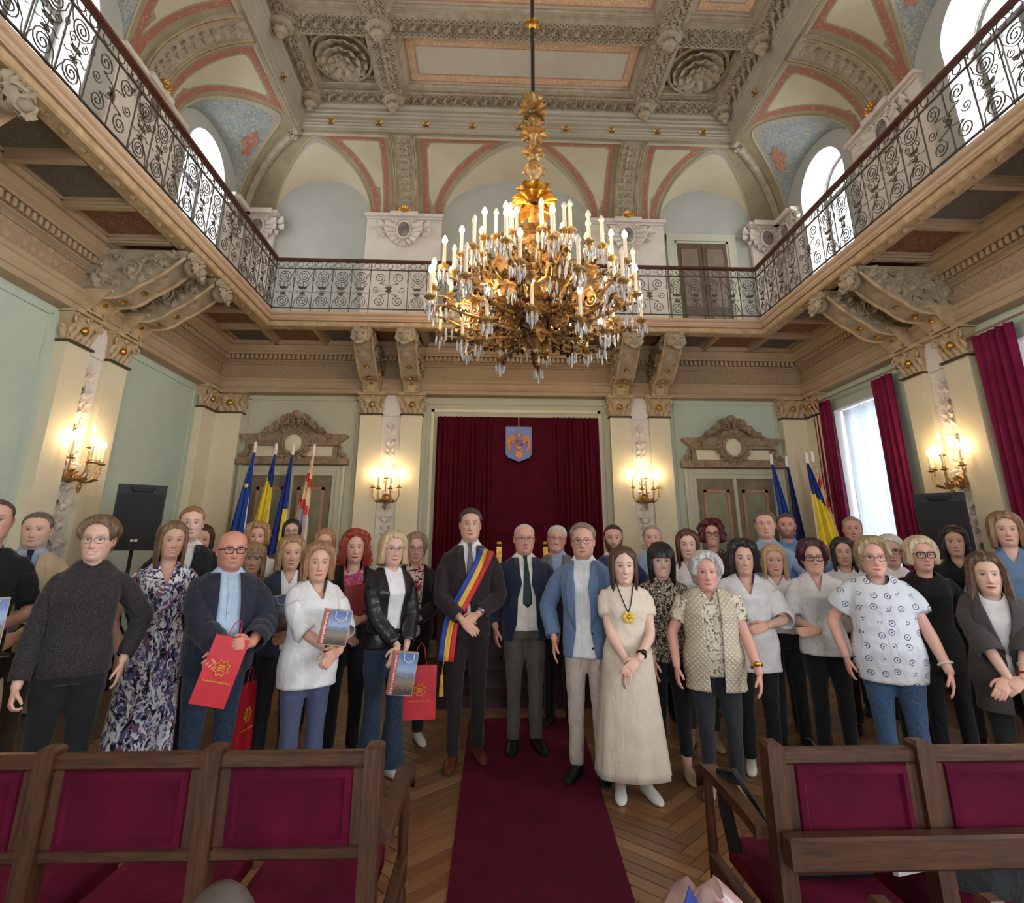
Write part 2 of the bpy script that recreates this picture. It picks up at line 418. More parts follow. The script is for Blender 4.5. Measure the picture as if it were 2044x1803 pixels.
def window(n, frame, hw, z0, zs, zt, depth, lab, sheer=False):
    w_ = struct(empty('window_%d' % n), lab); w_.matrix_world = frame
    t = .055; m = MB(); y0, y1 = depth-.07, depth
    pts = [(-hw, z0), (hw, z0)]+[(hw*math.cos(a), zs+(zt-zs)*math.sin(a)) for a in np.linspace(0, PI, 15)] if zt > zs else [(-hw, z0), (hw, z0), (hw, zs), (-hw, zs)]
    inn = [(x*(hw-t)/hw, z0+t+(z-z0)*((zt-z0-2*t)/(zt-z0))) for x, z in pts]
    N = len(pts)
    for ya, yb in ((y0, y1),):
        v = [(p[0], ya, p[1]) for p in pts]+[(p[0], ya, p[1]) for p in inn]+[(p[0], yb, p[1]) for p in inn]
        m.add(v, [(i, (i+1) % N, N+(i+1) % N, N+i) for i in range(N)]+[(N+i, N+(i+1) % N, 2*N+(i+1) % N, 2*N+i) for i in range(N)])
    m.build('window_frame', M_FRAME, w_, 30)
    m = MB(); m.box((-.035, y0-.01, z0), (.035, y1, zs)); m.box((-hw, y0-.02, zs-.045), (hw, y1, zs+.045))
    m.box((-hw*.5-.012, y0+.01, z0), (-hw*.5+.012, y1, zs)); m.box((hw*.5-.012, y0+.01, z0), (hw*.5+.012, y1, zs))
    m.build('mullion', M_FRAME, w_, 0)
    m = MB(); m.add([(p[0], y1-.02, p[1]) for p in inn], [tuple(range(N))]); m.build('pane', M_GLASS, w_, 0, fix=False)
    return w_
k = 1
for i, y in enumerate(BAYY[:3]):
    wn = ('next to the corner', 'beyond the vault rib', 'near the end of the hall')[i]
    window(k, on_left(y), WH, WZ, WS, WT, .5, 'round-arched gallery window in the windowless green wall, '+wn); k += 1
    window(k, on_right(y), WH, WZ, WS, WT, .5, 'round-arched gallery window above the curtained windows, '+wn); k += 1
    window(k, on_right(y), LH, LZ0, LZ1, LZ1, .45, 'tall window behind a white sheer curtain, '+wn); k += 1

# ---------------- swept mouldings that run round the three walls
def sweepU(prof, X, Y, mi=0, mb=None, y_end=YB):
    """profile points (d inward from the line x=+-X, y=Y ; z)"""
    mb = mb or MB(); P = []
    for d, z in prof:
        P.append([(-(X-d), y_end, z), (-(X-d), Y-d, z), (X-d, Y-d, z), (X-d, y_end, z)])
    return mb.grid(P, mi)
# entablature: architrave, frieze, dentil course
e = sweepU([(0, 3.94), (.13, 3.96), (.13, 4.02), (.15, 4.03), (.15, 4.045), (.145, 4.05), (.155, 4.07), (.155, 4.135), (.175, 4.15), (.19, 4.18), (.12, 4.20)], W, D)
e.build('trim_1', M_TAN, smooth=25); ent = bpy.data.objects['trim_1']; struct(ent, 'tan moulded entablature under the gallery')
fz = sweepU([(.12, 4.20), (.115, 4.22), (.115, 4.235), (.10, 4.24), (.10, 4.43), (.115, 4.435), (.115, 4.45), (.13, 4.47)], W, D); fz.build('frieze', M_FRZ, ent, 25)
e2 = sweepU([(.13, 4.47), (.17, 4.49), (.17, 4.50), (.15, 4.50), (.15, 4.585), (.23, 4.585), (.23, 4.61), (.27, 4.64), (.27, 4.66), (.30, 4.69), (.30, 4.73)], W, D); e2.build('cornice', M_TAN, ent, 25)
# dentils: dark gaps between little blocks
dm = MB(); dm.box((-.021, -.062, 4.505), (.021, 0, 4.58)); dme = dm.mesh('dentil', 0, [M_TAN])
far = MB(); nd = 0
for i in range(1, int((2*W-.3)/.075)):
    x = -W+.15+i*.075
    if nd < 130: link('dentil', dme, ent, on_back(x, 0, .15)); nd += 1
for j in range(int((D-.3-3.4)/.075)):
    y = D-.22-j*.075
    for fr in (on_left(y, 0, .15), on_right(y, 0, .15)):
        if nd < 298: link('dentil', dme, ent, fr); nd += 1
        else: far.merge(dm, fr)
o = far.build('dentil_run', M_TAN, ent, 0, fix=False); o['kind'] = 'stuff'

# ================================================================== gallery: slab, fascia, coffered soffit
gal = struct(empty('gallery'), 'cantilevered gallery with moulded fascia and painted coffers')
g = sweepU([(-.10, 4.735), (-.08, 4.72), (.0, 4.72), (.0, 4.735), (.02, 4.74), (.02, 4.80), (.035, 4.81), (.035, 4.825), (.05, 4.84), (.05, 4.87), (.075, 4.885), (.085, 4.90), (.085, 4.925), (-.02, 4.925)], GX+.06, GY+.06)
g.build('fascia', wallmat('fascia_paint', (198, 172, 146), (184, 156, 130)), gal, 25)
sl = MB(); P = []
for d, z in ((0, 4.925), (-1.4, 4.925)): P.append([(-(GX-d), YB, z), (-(GX-d), GY-d, z), (GX-d, GY-d, z), (GX-d, YB, z)])
sl.grid(P); P = []
for d, z in ((0, 4.79), (-1.4, 4.79)): P.append([(-(GX-d), YB, z), (-(GX-d), GY-d, z), (GX-d, GY-d, z), (GX-d, YB, z)])
sl.grid(P); sl.build('slab', M_TAN, gal, 0)
# soffit ribs: ornate band behind the fascia, wall band, cross ribs; painted panels between them
zr0, zr1 = 4.715, 4.80
rb = sweepU([(-.03, zr1), (-.03, zr0+.015), (-.05, zr0), (-.20, zr0), (-.22, zr0+.02), (-.22, zr1)], GX, GY)
rb.build('soffit_rib', M_RELT, gal, 25)
rb = sweepU([(.20, zr1), (.36, zr1), (.36, zr0+.012), (.34, zr0), (.22, zr0)], W, D); rb.build('soffit_rib', M_TAN, gal, 25)
xo, xi = W-.36, GX+.22       # panel strip between these offsets
def cross(frame, hw=.05):
    m = MB(); L = xo-xi
    for a, b, z in ((-hw, hw, zr0+.02), (-hw*.6, hw*.6, zr0)): m.box((a, 0, z), (b, L, zr1))
    m.build('soffit_rib', M_TAN, gal, 0).matrix_basis = frame
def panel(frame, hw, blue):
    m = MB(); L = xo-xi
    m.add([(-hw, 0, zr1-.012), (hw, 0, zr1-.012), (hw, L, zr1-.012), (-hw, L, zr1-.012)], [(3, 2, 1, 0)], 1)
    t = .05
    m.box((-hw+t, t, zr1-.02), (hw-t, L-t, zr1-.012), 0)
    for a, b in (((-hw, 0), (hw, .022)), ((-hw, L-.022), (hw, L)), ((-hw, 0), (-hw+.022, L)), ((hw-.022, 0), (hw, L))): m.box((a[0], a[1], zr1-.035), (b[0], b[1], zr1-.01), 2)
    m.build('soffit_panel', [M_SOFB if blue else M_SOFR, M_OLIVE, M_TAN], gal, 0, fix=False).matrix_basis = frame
bx = [0, .62, 1.50, 2.56, 3.12, 3.92]          # cross ribs on the back side (mirrored)
def backfr(x): return TR((x, GY+.22, 0))
for i in range(len(bx)-1):
    c, hw = (bx[i]+bx[i+1])/2, (bx[i+1]-bx[i])/2-.05
    for s in (-1, 1):
        if i == 0 and s < 0: continue
        if i == 0: panel(backfr(0), .57, False)
        else: panel(backfr(s*c), hw, i in (1, 3))
for x in bx[1:]:
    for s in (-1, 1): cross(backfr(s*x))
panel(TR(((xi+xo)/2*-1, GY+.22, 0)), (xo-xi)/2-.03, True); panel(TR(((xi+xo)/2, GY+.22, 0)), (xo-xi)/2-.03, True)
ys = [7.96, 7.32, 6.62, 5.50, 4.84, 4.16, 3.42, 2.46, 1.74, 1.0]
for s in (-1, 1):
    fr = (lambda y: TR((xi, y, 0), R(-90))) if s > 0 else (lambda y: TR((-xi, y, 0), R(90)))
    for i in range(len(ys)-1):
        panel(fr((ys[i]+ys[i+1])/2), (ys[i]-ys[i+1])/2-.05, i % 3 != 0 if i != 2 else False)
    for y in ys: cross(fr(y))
# relief along the soffit band
rm = MB()
def band_relief(frame, L):
    for i in range(int(L/.11)):
        rm.merge(LEAF, frame@TR((.05+i*.11, -.125, zr0), R(90 if i % 2 else -90), (.75, .35, .75), rx=R(90)))
band_relief(TR((-GX, GY+.0, 0), 0)@TR((0, .25, 0)), 2*GX)
band_relief(TR((-GX, GY, 0), R(-90))@TR((0, 0, 0)), 6); band_relief(TR((GX, GY, 0), R(-90))@TR((0, .25, 0)), 6)
o = rm.build('band_relief', M_RELT, gal, 60, fix=False); o['kind'] = 'stuff'

# ================================================================== pilasters, capitals, brackets, ornament strips
def mk_capital(wd=.34):
    m = MB(); h = .36
    P = []
    for z, e_, yo in ((0, 0, .02), (.06, .0, .02), (.2, .01, .03), (.29, .035, .06), (.31, .05, .075)):
        P.append([(-wd/2-e_, 0, z), (-wd/2-e_, -.09-yo, z), (wd/2+e_, -.09-yo, z), (wd/2+e_, 0, z)])
    m.grid(P)
    m.box((-wd/2-.06, -.20, .315), (wd/2+.06, 0, .36)); m.box((-wd/2-.015, -.155, -.005), (wd/2+.015, 0, .018), 1)
    for k, x in enumerate((-.12, -.04, .04, .12)): m.merge(LEAF, TR((x*wd/.34, -.115, .015), 0, (.95, 1, 1.25)))
    for x in (-.16, -.08, 0, .08, .16): m.merge(LEAF, TR((x*wd/.34, -.12, .10), 0, (.8, 1, 1.3)))
    for s in (-1, 1):
        m.merge(volute(.055, .03, 1.7, 16, s), TR((s*(wd/2+.012), -.17, .255), R(-18*s)))
        m.merge(LEAFW, TR((s*.07, -.14, .16), R(20*s), (1, 1, 1.5), ry=R(24*s)))
        for j in (.03, .12): m.merge(LEAF, TR((s*(wd/2+.005), -.05, .02+j*.6), R(90*s), (.9, 1, 1.2)))
    m.merge(FLOW, TR((0, -.17, .30), 0, .9)); m.ball((0, -.15, .17), (.045, .03, .05), 8, 2)
    return m
CAPM = mk_capital().mesh('capital', 50, [M_RELT, M_DARK, M_GOLD])
def mk_console():
    """scrolled bracket: local y=0 at the wall side, reaching to -y; z from the architrave up to the soffit"""
    m = MB(); w2 = .135; top = 4.70-4.20; Lc = 1.06
    und = []
    for t in np.linspace(0, 1, 22):     # S-shaped underside
        y = -.02-Lc*t; z = .02+.10*math.sin(PI*min(1, t*1.7))*-1+.40*max(0, (t-.45)/.55)**1.6
        und.append((y, z))
    poly = und+[(-.02-Lc, top), (0, top)]
    N = len(poly)
    v = [(-w2, p[0], p[1]) for p in poly]+[(w2, p[0], p[1]) for p in poly]
    m.add(v, [tuple(range(N)), tuple(range(2*N-1, N-1, -1))]+[(i, i+N, (i+1) % N+N, (i+1) % N) for i in range(N)])
    # raised rims of the underside and gilt studs
    for s in (-1, 1): m.tube([(s*w2, y, z-.005) for y, z in und], .018, 5, 3)
    for t in (4, 8, 12): m.ball((0, und[t][0], und[t][1]-.006), (.05, .05, .022), 8, 1)
    for t in range(2, 20, 3):
        for s in (-1, 1): m.merge(FLOW, TR((s*.075, und[t][0], und[t][1]-.01), 0, .55, rx=R(90)))
    # side relief: big scrolls, rosette and leaves
    for s in (-1, 1):
        fr = TR((s*(w2+.004), 0, 0), R(90*s))
        q = -s
        def at(y, z): return (-y*q*-1 if False else y*s, 0, z)
        m.merge(FLOW, fr@TR(at(-.22, .30), 0, 1.5))
        m.merge(volute(.11, .035, 2, 22, s), fr@TR(at(-.52, .27))); m.merge(volute(.085, .03, 2, 20, -s), fr@TR(at(-.82, .36)))
        m.merge(volute(.06, .026, 1.6, 16, s), fr@TR(at(-.36, .12)))
        for y, z, a in ((-.12, .12, 20), (-.2, .06, -30), (-.34, .36, 60), (-.45, .08, -70), (-.62, .12, 40), (-.66, .40, 80), (-.74, .20, -40), (-.12, .42, 70), (-.3, .2, -100), (-.92, .42, 30)):
            m.merge(LEAFW, fr@TR(at(y, z), 0, (.8, .8, 1.1), ry=R(a)))
        rb_ = random.Random(5)
        for q_ in range(34):
            yy_ = -.06-.95*rb_.random(); lo = .06 if yy_ > -.5 else .10+.30*max(0, (-yy_-.5)/.5)
            m.merge(LEAF, fr@TR(at(yy_, lo+(.42-lo)*rb_.random()), 0, (.75, .7, .8), ry=R(rb_.uniform(-180, 180))))
        for yy_, zz_, rr_, hh_ in ((-.14, .22, .045, 1), (-.40, .38, .05, -1), (-.66, .24, .055, 1), (-.30, .09, .04, -1), (-.9, .42, .035, 1)): m.merge(volute(rr_, .024, 1.6, 16, s*hh_), fr@TR(at(yy_, zz_)))
    # lion-like mask and crest leaves on the front end
    yf = -.02-Lc
    m.ball((0, yf-.03, .36), (.115, .10, .115), 12); m.ball((0, yf-.12, .31), (.055, .06, .05), 8)
    for s in (-1, 1):
        m.ball((s*.045, yf-.105, .37), (.022, .02, .018), 6, 2); m.tube([(s*.02, yf-.13, .40), (s*.08, yf-.10, .415), (s*.12, yf-.05, .40)], .016, 5)
        m.merge(volute(.045, .03, 1.4, 14, s), TR((s*.12, yf-.03, .44)))
        for a in (-50, -110, -150): m.merge(LEAFW, TR((s*.07, yf-.06, .34), 0, 1.05, ry=R(s*-a)))
    for a in (-150, 180, 150): m.merge(LEAF, TR((0, yf-.09, .28), 0, 1.1, ry=R(a)))
    for x in (-.1, -.05, 0, .05, .1): m.merge(LEAF, TR((x, yf-.03, .43), 0, (1.0, 1.2, .85)))
    # foot: curved block over the capital with a gilt stud
    P = []
    for t in np.linspace(0, 1, 8):
        y = -.17-.20*t**2; z = -.24+.22*t
        P.append([(-.13-.03*t, y, z), (.13+.03*t, y, z)])
    m.grid(P, 3); m.add([(-.13, 0, -.24), (-.13, -.17, -.24), (-.16, -.37, -.02), (-.16, 0, -.02)], [(0, 1, 2, 3)], 3); m.add([(.13, 0, -.24), (.13, -.17, -.24), (.16, -.37, -.02), (.16, 0, -.02)], [(3, 2, 1, 0)], 3)
    m.box((-.165, -.39, -.025), (.165, 0, .01), 3); m.ball((0, -.235, -.11), (.035, .03, .03), 6, 1)
    for s in (-1, 1):
        for z in (-.2, -.06): m.merge(FLOW, TR((s*.085, -.20-.14*(z+.24), z), 0, .6))
    return m
CONM = mk_console().mesh('bracket', 45, [M_REL, M_GOLD, M_DARK, M_RELT])
def mk_strip(z0, z1):
    m = MB(); z = z0; k = 0
    while z < z1:
        m.tube([(.02*math.sin(z*9), -.006, z), (.03*math.sin(z*9+1), -.01, z+.1), (.02*math.sin(z*9+2), -.006, z+.2)], .010, 5)
        for s in (-1, 1):
            m.merge(LEAFW, TR((0, -.004, z+.02), 0, (.8, 1.2, 1.05), ry=R(s*48)))
            m.merge(LEAF, TR((s*.03, -.004, z+.11), 0, (.7, 1.1, .8), ry=R(s*(100 if k % 2 else 20))))
        m.merge(FLOW, TR((0, -.006, z+.10), 0, .55 if k % 2 else .8)); 
        if k % 3 == 1:
            for s in (-1, 1): m.merge(volute(.032, .016, 1.4, 12, s), TR((s*.06, -.006, z+.15)))
        z += .2; k += 1
    return m
STRM = mk_strip(.9, 3.5).mesh('ornament_strip', 50, [M_RELW])
def pil_shaft(wd, z1=3.61, mi=0):
    m = MB(); m.box((-wd/2, -.12, 0), (wd/2, 0, z1)); m.box((-wd/2-.03, -.15, 0), (wd/2+.03, 0, .22)); m.box((-wd/2-.015, -.135, .22), (wd/2+.015, 0, .26)); return m
SHM = pil_shaft(.34).mesh('pilaster', 0, [M_CREAM])
def pair(frame, wall, console=True):
    for s in (-1, 1):
        link('pilaster', SHM, wall, frame@TR((s*.325, 0, 0))); link('capital', CAPM, wall, frame@TR((s*.325, 0, 3.61)))
        if console: link('bracket', CONM, wall, frame@TR((s*.325, -.06, 4.20)))
    m = MB(); m.box((-.155, -.045, 0), (.155, 0, 3.60)); m.box((-.155, -.07, 3.60), (.155, 0, 3.96)); link('niche_panel', m.mesh('niche_panel', 0, [M_WHITE]), wall, frame)
    link('ornament_strip', STRM, wall, frame@TR((0, -.045, 0)))
for s in (-1, 1): pair(on_back(s*PILX), wall_back)
for y in PILY: pair(on_left(y), wall_left); pair(on_right(y), wall_right)
# corner pilasters: one face on each wall
for s in (-1, 1):
    link('pilaster', pil_shaft(.40).mesh('pilaster', 0, [M_CREAM]), wall_back, on_back(s*(W-.32)))
    fr = on_left(D-.32) if s < 0 else on_right(D-.32)
    link('pilaster', pil_shaft(.40).mesh('pilaster', 0, [M_CREAM]), wall_left if s < 0 else wall_right, fr)
    cm = mk_capital(.40).mesh('capital', 50, [M_RELT, M_DARK, M_GOLD])
    link('capital', cm, wall_back, on_back(s*(W-.32), 3.61)); link('capital', cm, wall_left if s < 0 else wall_right, fr@TR((0, 0, 3.61)))
# flat framed panels on the walls
def frame_panel(frame, u0, u1, z0, z1, wall, m_in=None, t=.022):
    m = MB()
    for a, b in (((u0, z0), (u1, z0+t)), ((u0, z1-t), (u1, z1)), ((u0, z0), (u0+t, z1)), ((u1-t, z0), (u1, z1))):
        m.box((a[0], -.018, a[1]), (b[0], 0, b[1]))
    m.build('wall_moulding', m_in or M_GREY, wall, 0, fix=False).matrix_basis = frame
for s in (-1, 1):
    frame_panel(on_back(0), *sorted((s*2.62, s*4.36)), .35, 3.88, wall_back)
frame_panel(on_back(0), -1.47, 1.47, .05, 3.84, wall_back); frame_panel(on_back(0), -1.40, 1.40, .05, 3.74, wall_back, M_CREAM, .05)
for y0, y1 in ((6.66, 8.30), (3.6, 5.42)): frame_panel(on_left(0), y0, y1, .35, 3.86, wall_left, M_GREEN)
bb = MB()
sweepU([(0, .0), (.03, .0), (.03, .16), (.015, .18), (0, .18)], W, D, 0, bb); struct(bb.build('baseboard_room', M_OVER, smooth=0))
# ================================================================== vault (cove with lunettes)
DB, DS = D-CY, W-CX
def cove_pt(wall, u, ph, off=0.):
    """off moves the point into the room along the cove normal"""
    dd = DB if wall == 'b' else DS
    d = dd*(1-math.cos(ph)); z = ZSP+(ZCO-ZSP)*math.sin(ph)
    nx, nz = math.cos(ph), -math.sin(ph); d += off*nx; z += off*nz
    if wall == 'b': return (u, D-d, z)
    return ((-W+d, u, z) if wall == 'l' else (W-d, u, z))
m, n, b = newmat('vault_paint')
at = n.new('Attribute'); at.attribute_name = 'inset'; v = n.coord()
fac = at.outputs['Fac']
vo = n.new('TexVoronoi'); vo.inputs['Scale'].default_value = 20; n.link(v, vo.inputs['Vector'])
fig = n.math('LESS_THAN', vo.outputs['Distance'], .25)
pink = n.mix(n.math('MULTIPLY', fig, .55), lin((150, 98, 78)), lin((190, 150, 128)))
ol = n.ramp(n.noise(4, 4, .6, v), [(.3, lin((132, 120, 92))), (.7, lin((152, 140, 112)))])
cr = n.ramp(n.noise(2, 4, .6, v), [(.3, lin((172, 162, 134))), (.7, lin((186, 176, 150)))])
g1 = n.math('GREATER_THAN', fac, .085); g2 = n.math('GREATER_THAN', fac, .175); g3 = n.math('GREATER_THAN', fac, .20)
c = n.mix(g1, ol, pink); c = n.mix(g2, c, ol); c = n.mix(g3, c, cr)
n.link(c, b.inputs['Base Color']); b.inputs['Roughness'].default_value = .75; M_VPAINT = m
RH = .22                       # half width of the ribs
CART = []
def bay(wall, u0, u1, uc, hw, zw, zap, mb, ins, lun, corner=None):
    """cove strip of one bay plus its lunette vault"""
    H = ZCO-ZSP
    def s_(u): return min(1, abs(u-uc)/hw)
    def phg(u): return math.asin(min(.9995, (zap-ZSP)/H*math.sqrt(max(0, 1-s_(u)**2)))) if abs(u-uc) < hw else 0.
    us = sorted(set([u0, u1]+list(np.linspace(u0, u1, 26))+[uc+hw*math.sin(a) for a in np.linspace(-PI/2, PI/2, 41) if u0 <= uc+hw*math.sin(a) <= u1]))
    Rr = .5*((DB if wall == 'b' else DS)+H)
    gc = np.array([(u, phg(u)*Rr) for u in np.linspace(uc-hw, uc+hw, 121)])
    NR = 14; rows = []; att = []
    for u in us:
        p0 = phg(u); col = []
        for k in range(NR+1):
            ph = p0+(PI/2-.02-p0)*k/NR; ue = u
            if corner is not None:
                lim = (W-DS*(1-math.cos(ph))) if wall == 'b' else (D-DB*(1-math.cos(ph)))
                ue = max(-lim, u) if (corner < 0 and wall == 'b') else min(lim, u)
            col.append(cove_pt(wall, ue, ph))
            d3 = np.sqrt(((gc-np.array([ue, ph*Rr]))**2).sum(1)).min()
            if corner is None: d1 = min(abs(ue-u0), abs(ue-u1))
            else:
                lim = (W-DS*(1-math.cos(ph))) if wall == 'b' else (D-DB*(1-math.cos(ph)))
                dc = abs(lim-abs(ue)) if wall == 'b' else lim-ue
                d1 = min(abs(ue-(u1 if corner < 0 and wall == 'b' else u0)), dc*.8)
            a_ = min(d1, (PI/2-ph)*Rr*.9, d3)
            if corner is not None and (abs(ue) > abs(uc) if wall == 'b' else ue > uc): a_ = min(a_, .05)
            att.append(a_)
        rows.append(col)
    mb.grid(rows); ins += att
    # lunette vault between the wall arch and the groin
    rows = []
    for a in np.linspace(-PI/2, PI/2, 33):
        u = uc+hw*math.sin(a); ph = phg(u) if abs(math.sin(a)) < .999 else 0.; g = cove_pt(wall, u, ph)
        zwl = ZSP+(zw-ZSP)*math.cos(a)
        wpt = {'b': (u, D-.004, zwl), 'l': (-W+.004, u, zwl), 'r': (W-.004, u, zwl)}[wall]
        rows.append([tuple(np.array(wpt)+(np.array(g)-np.array(wpt))*t) for t in (0, .25, .5, .75, .88, 1)])
    lun.grid(np.array(rows)[:, :5]); lun.grid(np.array(rows)[:, 4:], 1)
    if wall != 'b':            # painted red cartouche on the blue vault
        RW = np.array(rows); cc = MB(); ring = []
        def at_(ai, t):
            i_ = min(31, max(0, int(ai))); f_ = ai-i_; g0 = RW[i_, 0]+(RW[i_, 5]-RW[i_, 0])*t; g1 = RW[i_+1, 0]+(RW[i_+1, 5]-RW[i_+1, 0])*t
            p = g0*(1-f_)+g1*f_; return p+np.array([.010 if wall == 'l' else -.010, 0, -.006])
        for q in range(24):
            r_ = 1+.22*math.sin(q*PI*2/24*5); ring.append(at_(20.5+2.2*r_*math.cos(q*PI/12), .52+.20*r_*math.sin(q*PI/12)))
        cc.add(np.vstack([ring, [at_(20.5, .52)]]), [(q, (q+1) % 24, 24) for q in range(24)]); CART.append(cc)
    t = MB(); t.tube([r[-1] for r in rows], .016, 5); return t
def cove_wall(wall, bays, parent, lmat):
    mb, ins, lun = MB(), [], MB()
    edges = MB()
    for bb_ in bays: edges.merge(bay(wall, *bb_[:6], mb, ins, lun, bb_[6]))
    o = mb.build('vault_cove', M_VPAINT, parent, 60, fix=False)
    a = o.data.attributes.new('inset', 'FLOAT', 'POINT'); a.data.foreach_set('value', ins)
    lun.build('lunette_vault', [lmat, wallmat_get('groin_band')], parent, 60, fix=False)
    edges.build('groin_bead', M_OLIVE, parent, 60)
    while CART: CART.pop().build('painted_cartouche', patmat('red_cartouche_paint', (150, 92, 78), (196, 160, 120), 22, 'arab') if 'red_cartouche_paint' not in MATS else MATS['red_cartouche_paint'], parent, 180, fix=False)
def wallmat_get(n_): return MATS.get(n_) or wallmat(n_, (168, 156, 146), (156, 144, 134))
x0, x1 = PILX-RH, PILX+RH
cove_wall('b', [(-x0, x0, 0, 1.35, 8.14, 8.382, None), (x1, W, 3.52, .86, 8.06, 8.375, 1), (-W, -x1, -3.52, .86, 8.06, 8.375, -1)], wall_back, M_VAULT)
sb = [(PILY[0]+RH, D, 7.66, .98, 8.06, 8.375, 1)]
for i in range(2): sb.append((PILY[i+1]+RH, PILY[i]-RH, BAYY[i+1], 1.0, 8.06, 8.375, None))
cove_wall('l', sb, wall_left, M_BLUE); cove_wall('r', sb, wall_right, M_BLUE)
# ribs with flower relief
def rib(wall, u, parent):
    P = []; phs = np.linspace(0.02, PI/2-.03, 15)
    for ph in phs:
        P.append([cove_pt(wall, u-RH, ph), cove_pt(wall, u-RH, ph, .06), cove_pt(wall, u-RH*.72, ph, .06), cove_pt(wall, u-RH*.70, ph, .04), cove_pt(wall, u+RH*.70, ph, .04), cove_pt(wall, u+RH*.72, ph, .06), cove_pt(wall, u+RH, ph, .06), cove_pt(wall, u+RH, ph)])
    m = MB(); m.grid(P); r = m.build('vault_rib', M_REL, parent, 30)
    g = MB()
    for e_ in (-.86, .86): g.tube([cove_pt(wall, u+RH*e_, ph, .062) for ph in phs], .006, 4)
    g.build('gilt_line', M_GOLD, r)
    f = MB()
    rzw = {'b': 0, 'l': R(90), 'r': R(-90)}[wall]
    for k, ph in enumerate(np.linspace(.22, 1.38, 10)):
        p = cove_pt(wall, u, ph, .045)
        A = TR(p, rzw)@Matrix.Rotation(ph, 4, 'X')
        f.merge(FLOW, A@TR((0, 0, 0), 0, 1.25 if k % 3 else 1.7))
        for s in (-1, 1):
            f.merge(LEAFW, A@TR((s*.02, 0, .0), 0, .9, ry=R(s*70))); f.merge(LEAF, A@TR((s*.03, 0, .03), 0, .8, ry=R(s*120)))
            f.merge(FLOW, A@TR((s*.07, 0, .05), 0, .7))
    f.build('flower_relief', M_REL, r, 60, fix=False)
for s in (-1, 1): rib('b', s*PILX, wall_back)
for y in PILY[:2]: rib('l', y, wall_left); rib('r', y, wall_right)
for s in (-1, 1):              # diagonal corner ribs
    pth = [(s*(W-DS*(1-math.cos(ph))-.03), D-DB*(1-math.cos(ph))-.03, ZSP+(ZCO-ZSP)*math.sin(ph)) for ph in np.linspace(.02, PI/2-.02, 16)]
    m = MB(); m.tube(pth, .075, 8)
    for dx, dy in ((.10, 0), (0, .10)): m.tube([(p[0]-s*(-dx)*.8, p[1]-dy*-.8, p[2]) for p in pth], .03, 6)
    k = 14
    for q in range(7): m.merge(LEAFW, TR((pth[k][0], pth[k][1], pth[k][2]), R(q*51), 1.3, rx=R(120)))
    m.merge(FLOW, TR((pth[9][0], pth[9][1], pth[9][2]), R(45*-s), 1.2), 0)
    m.build('corner_rib', M_REL, wall_back, 40)

# ================================================================== corbel piers with cartouches (white plaster)
def mk_corbel(hw, cart=True, h0=0.):
    m = MB()
    m.box((-hw, -.07, ZG), (hw, 0, 7.24)); m.box((-hw-.015, -.10, 7.24), (hw+.015, 0, 7.27)); m.box((-hw-.035, -.15, 7.27), (hw+.035, 0, 7.33)); m.box((-.25, -.19, 7.255), (.25, 0, 7.345))
    m.box((-hw-.01, -.085, 5.0), (hw+.01, 0, 5.06))
    if cart:
        m.ball((0, -.11, 7.02), (.105, .05, .15), 14, 1)
        m.tube([(.115*math.cos(a), -.10, 7.02+.165*math.sin(a)) for a in np.linspace(0, 2*PI, 20, endpoint=False)], .024, 6, 0, True)
        for s in (-1, 1):
            for k, (x, z, a, L) in enumerate(((.11, 6.96, 100, 2.6), (.13, 7.02, 84, 2.9), (.13, 7.10, 72, 2.9), (.10, 6.90, 118, 2.2), (.06, 6.84, 140, 1.9), (.33, 7.12, 58, 1.9), (.36, 7.04, 92, 1.8), (.30, 6.95, 120, 1.6), (.02, 6.80, 168, 1.7))):
                m.merge(LEAFW, TR((s*x, -.075, z), 0, (L*.55, 2.4, L), ry=R(s*a)))
            m.merge(volute(.07, .03, 1.5, 16, s), TR((s*.19, -.11, 7.17)))
        m.ball((0, -.10, 6.74), (.03, .03, .07), 8); m.merge(LEAFW, TR((0, -.1, 6.76), 0, 1.2, ry=PI))
    return m
CORM = mk_corbel(.67).mesh('corbel_pier', 40, [M_RELW, M_SHIELD])
def shell_mb():
    m = MB()
    for a in np.linspace(-80, 80, 9): m.merge(leaf(.15, .028, .05, 4, False), TR((0, 0, 0), 0, 1, ry=R(a)))
    m.ball((0, -.05, .01), .04, 8); return m
SHELL = shell_mb().mesh('gilt_shell', 50, [M_GOLD])
def corbel(fr, wall):
    link('corbel_pier', CORM, wall, fr); link('gilt_shell', SHELL, wall, fr@TR((0, -.16, 7.34)))
for s in (-1, 1): corbel(on_back(s*PILX), wall_back)
for y in PILY[:2]: corbel(on_left(y), wall_left); corbel(on_right(y), wall_right)
cm = mk_corbel(.30).mesh('corbel_pier', 40, [M_RELW, M_SHIELD])
for s in (-1, 1):
    link('corbel_pier', cm, wall_back, on_back(s*(W-.32))); link('corbel_pier', cm, wall_left if s < 0 else wall_right, on_left(D-.32) if s < 0 else on_right(D-.32))
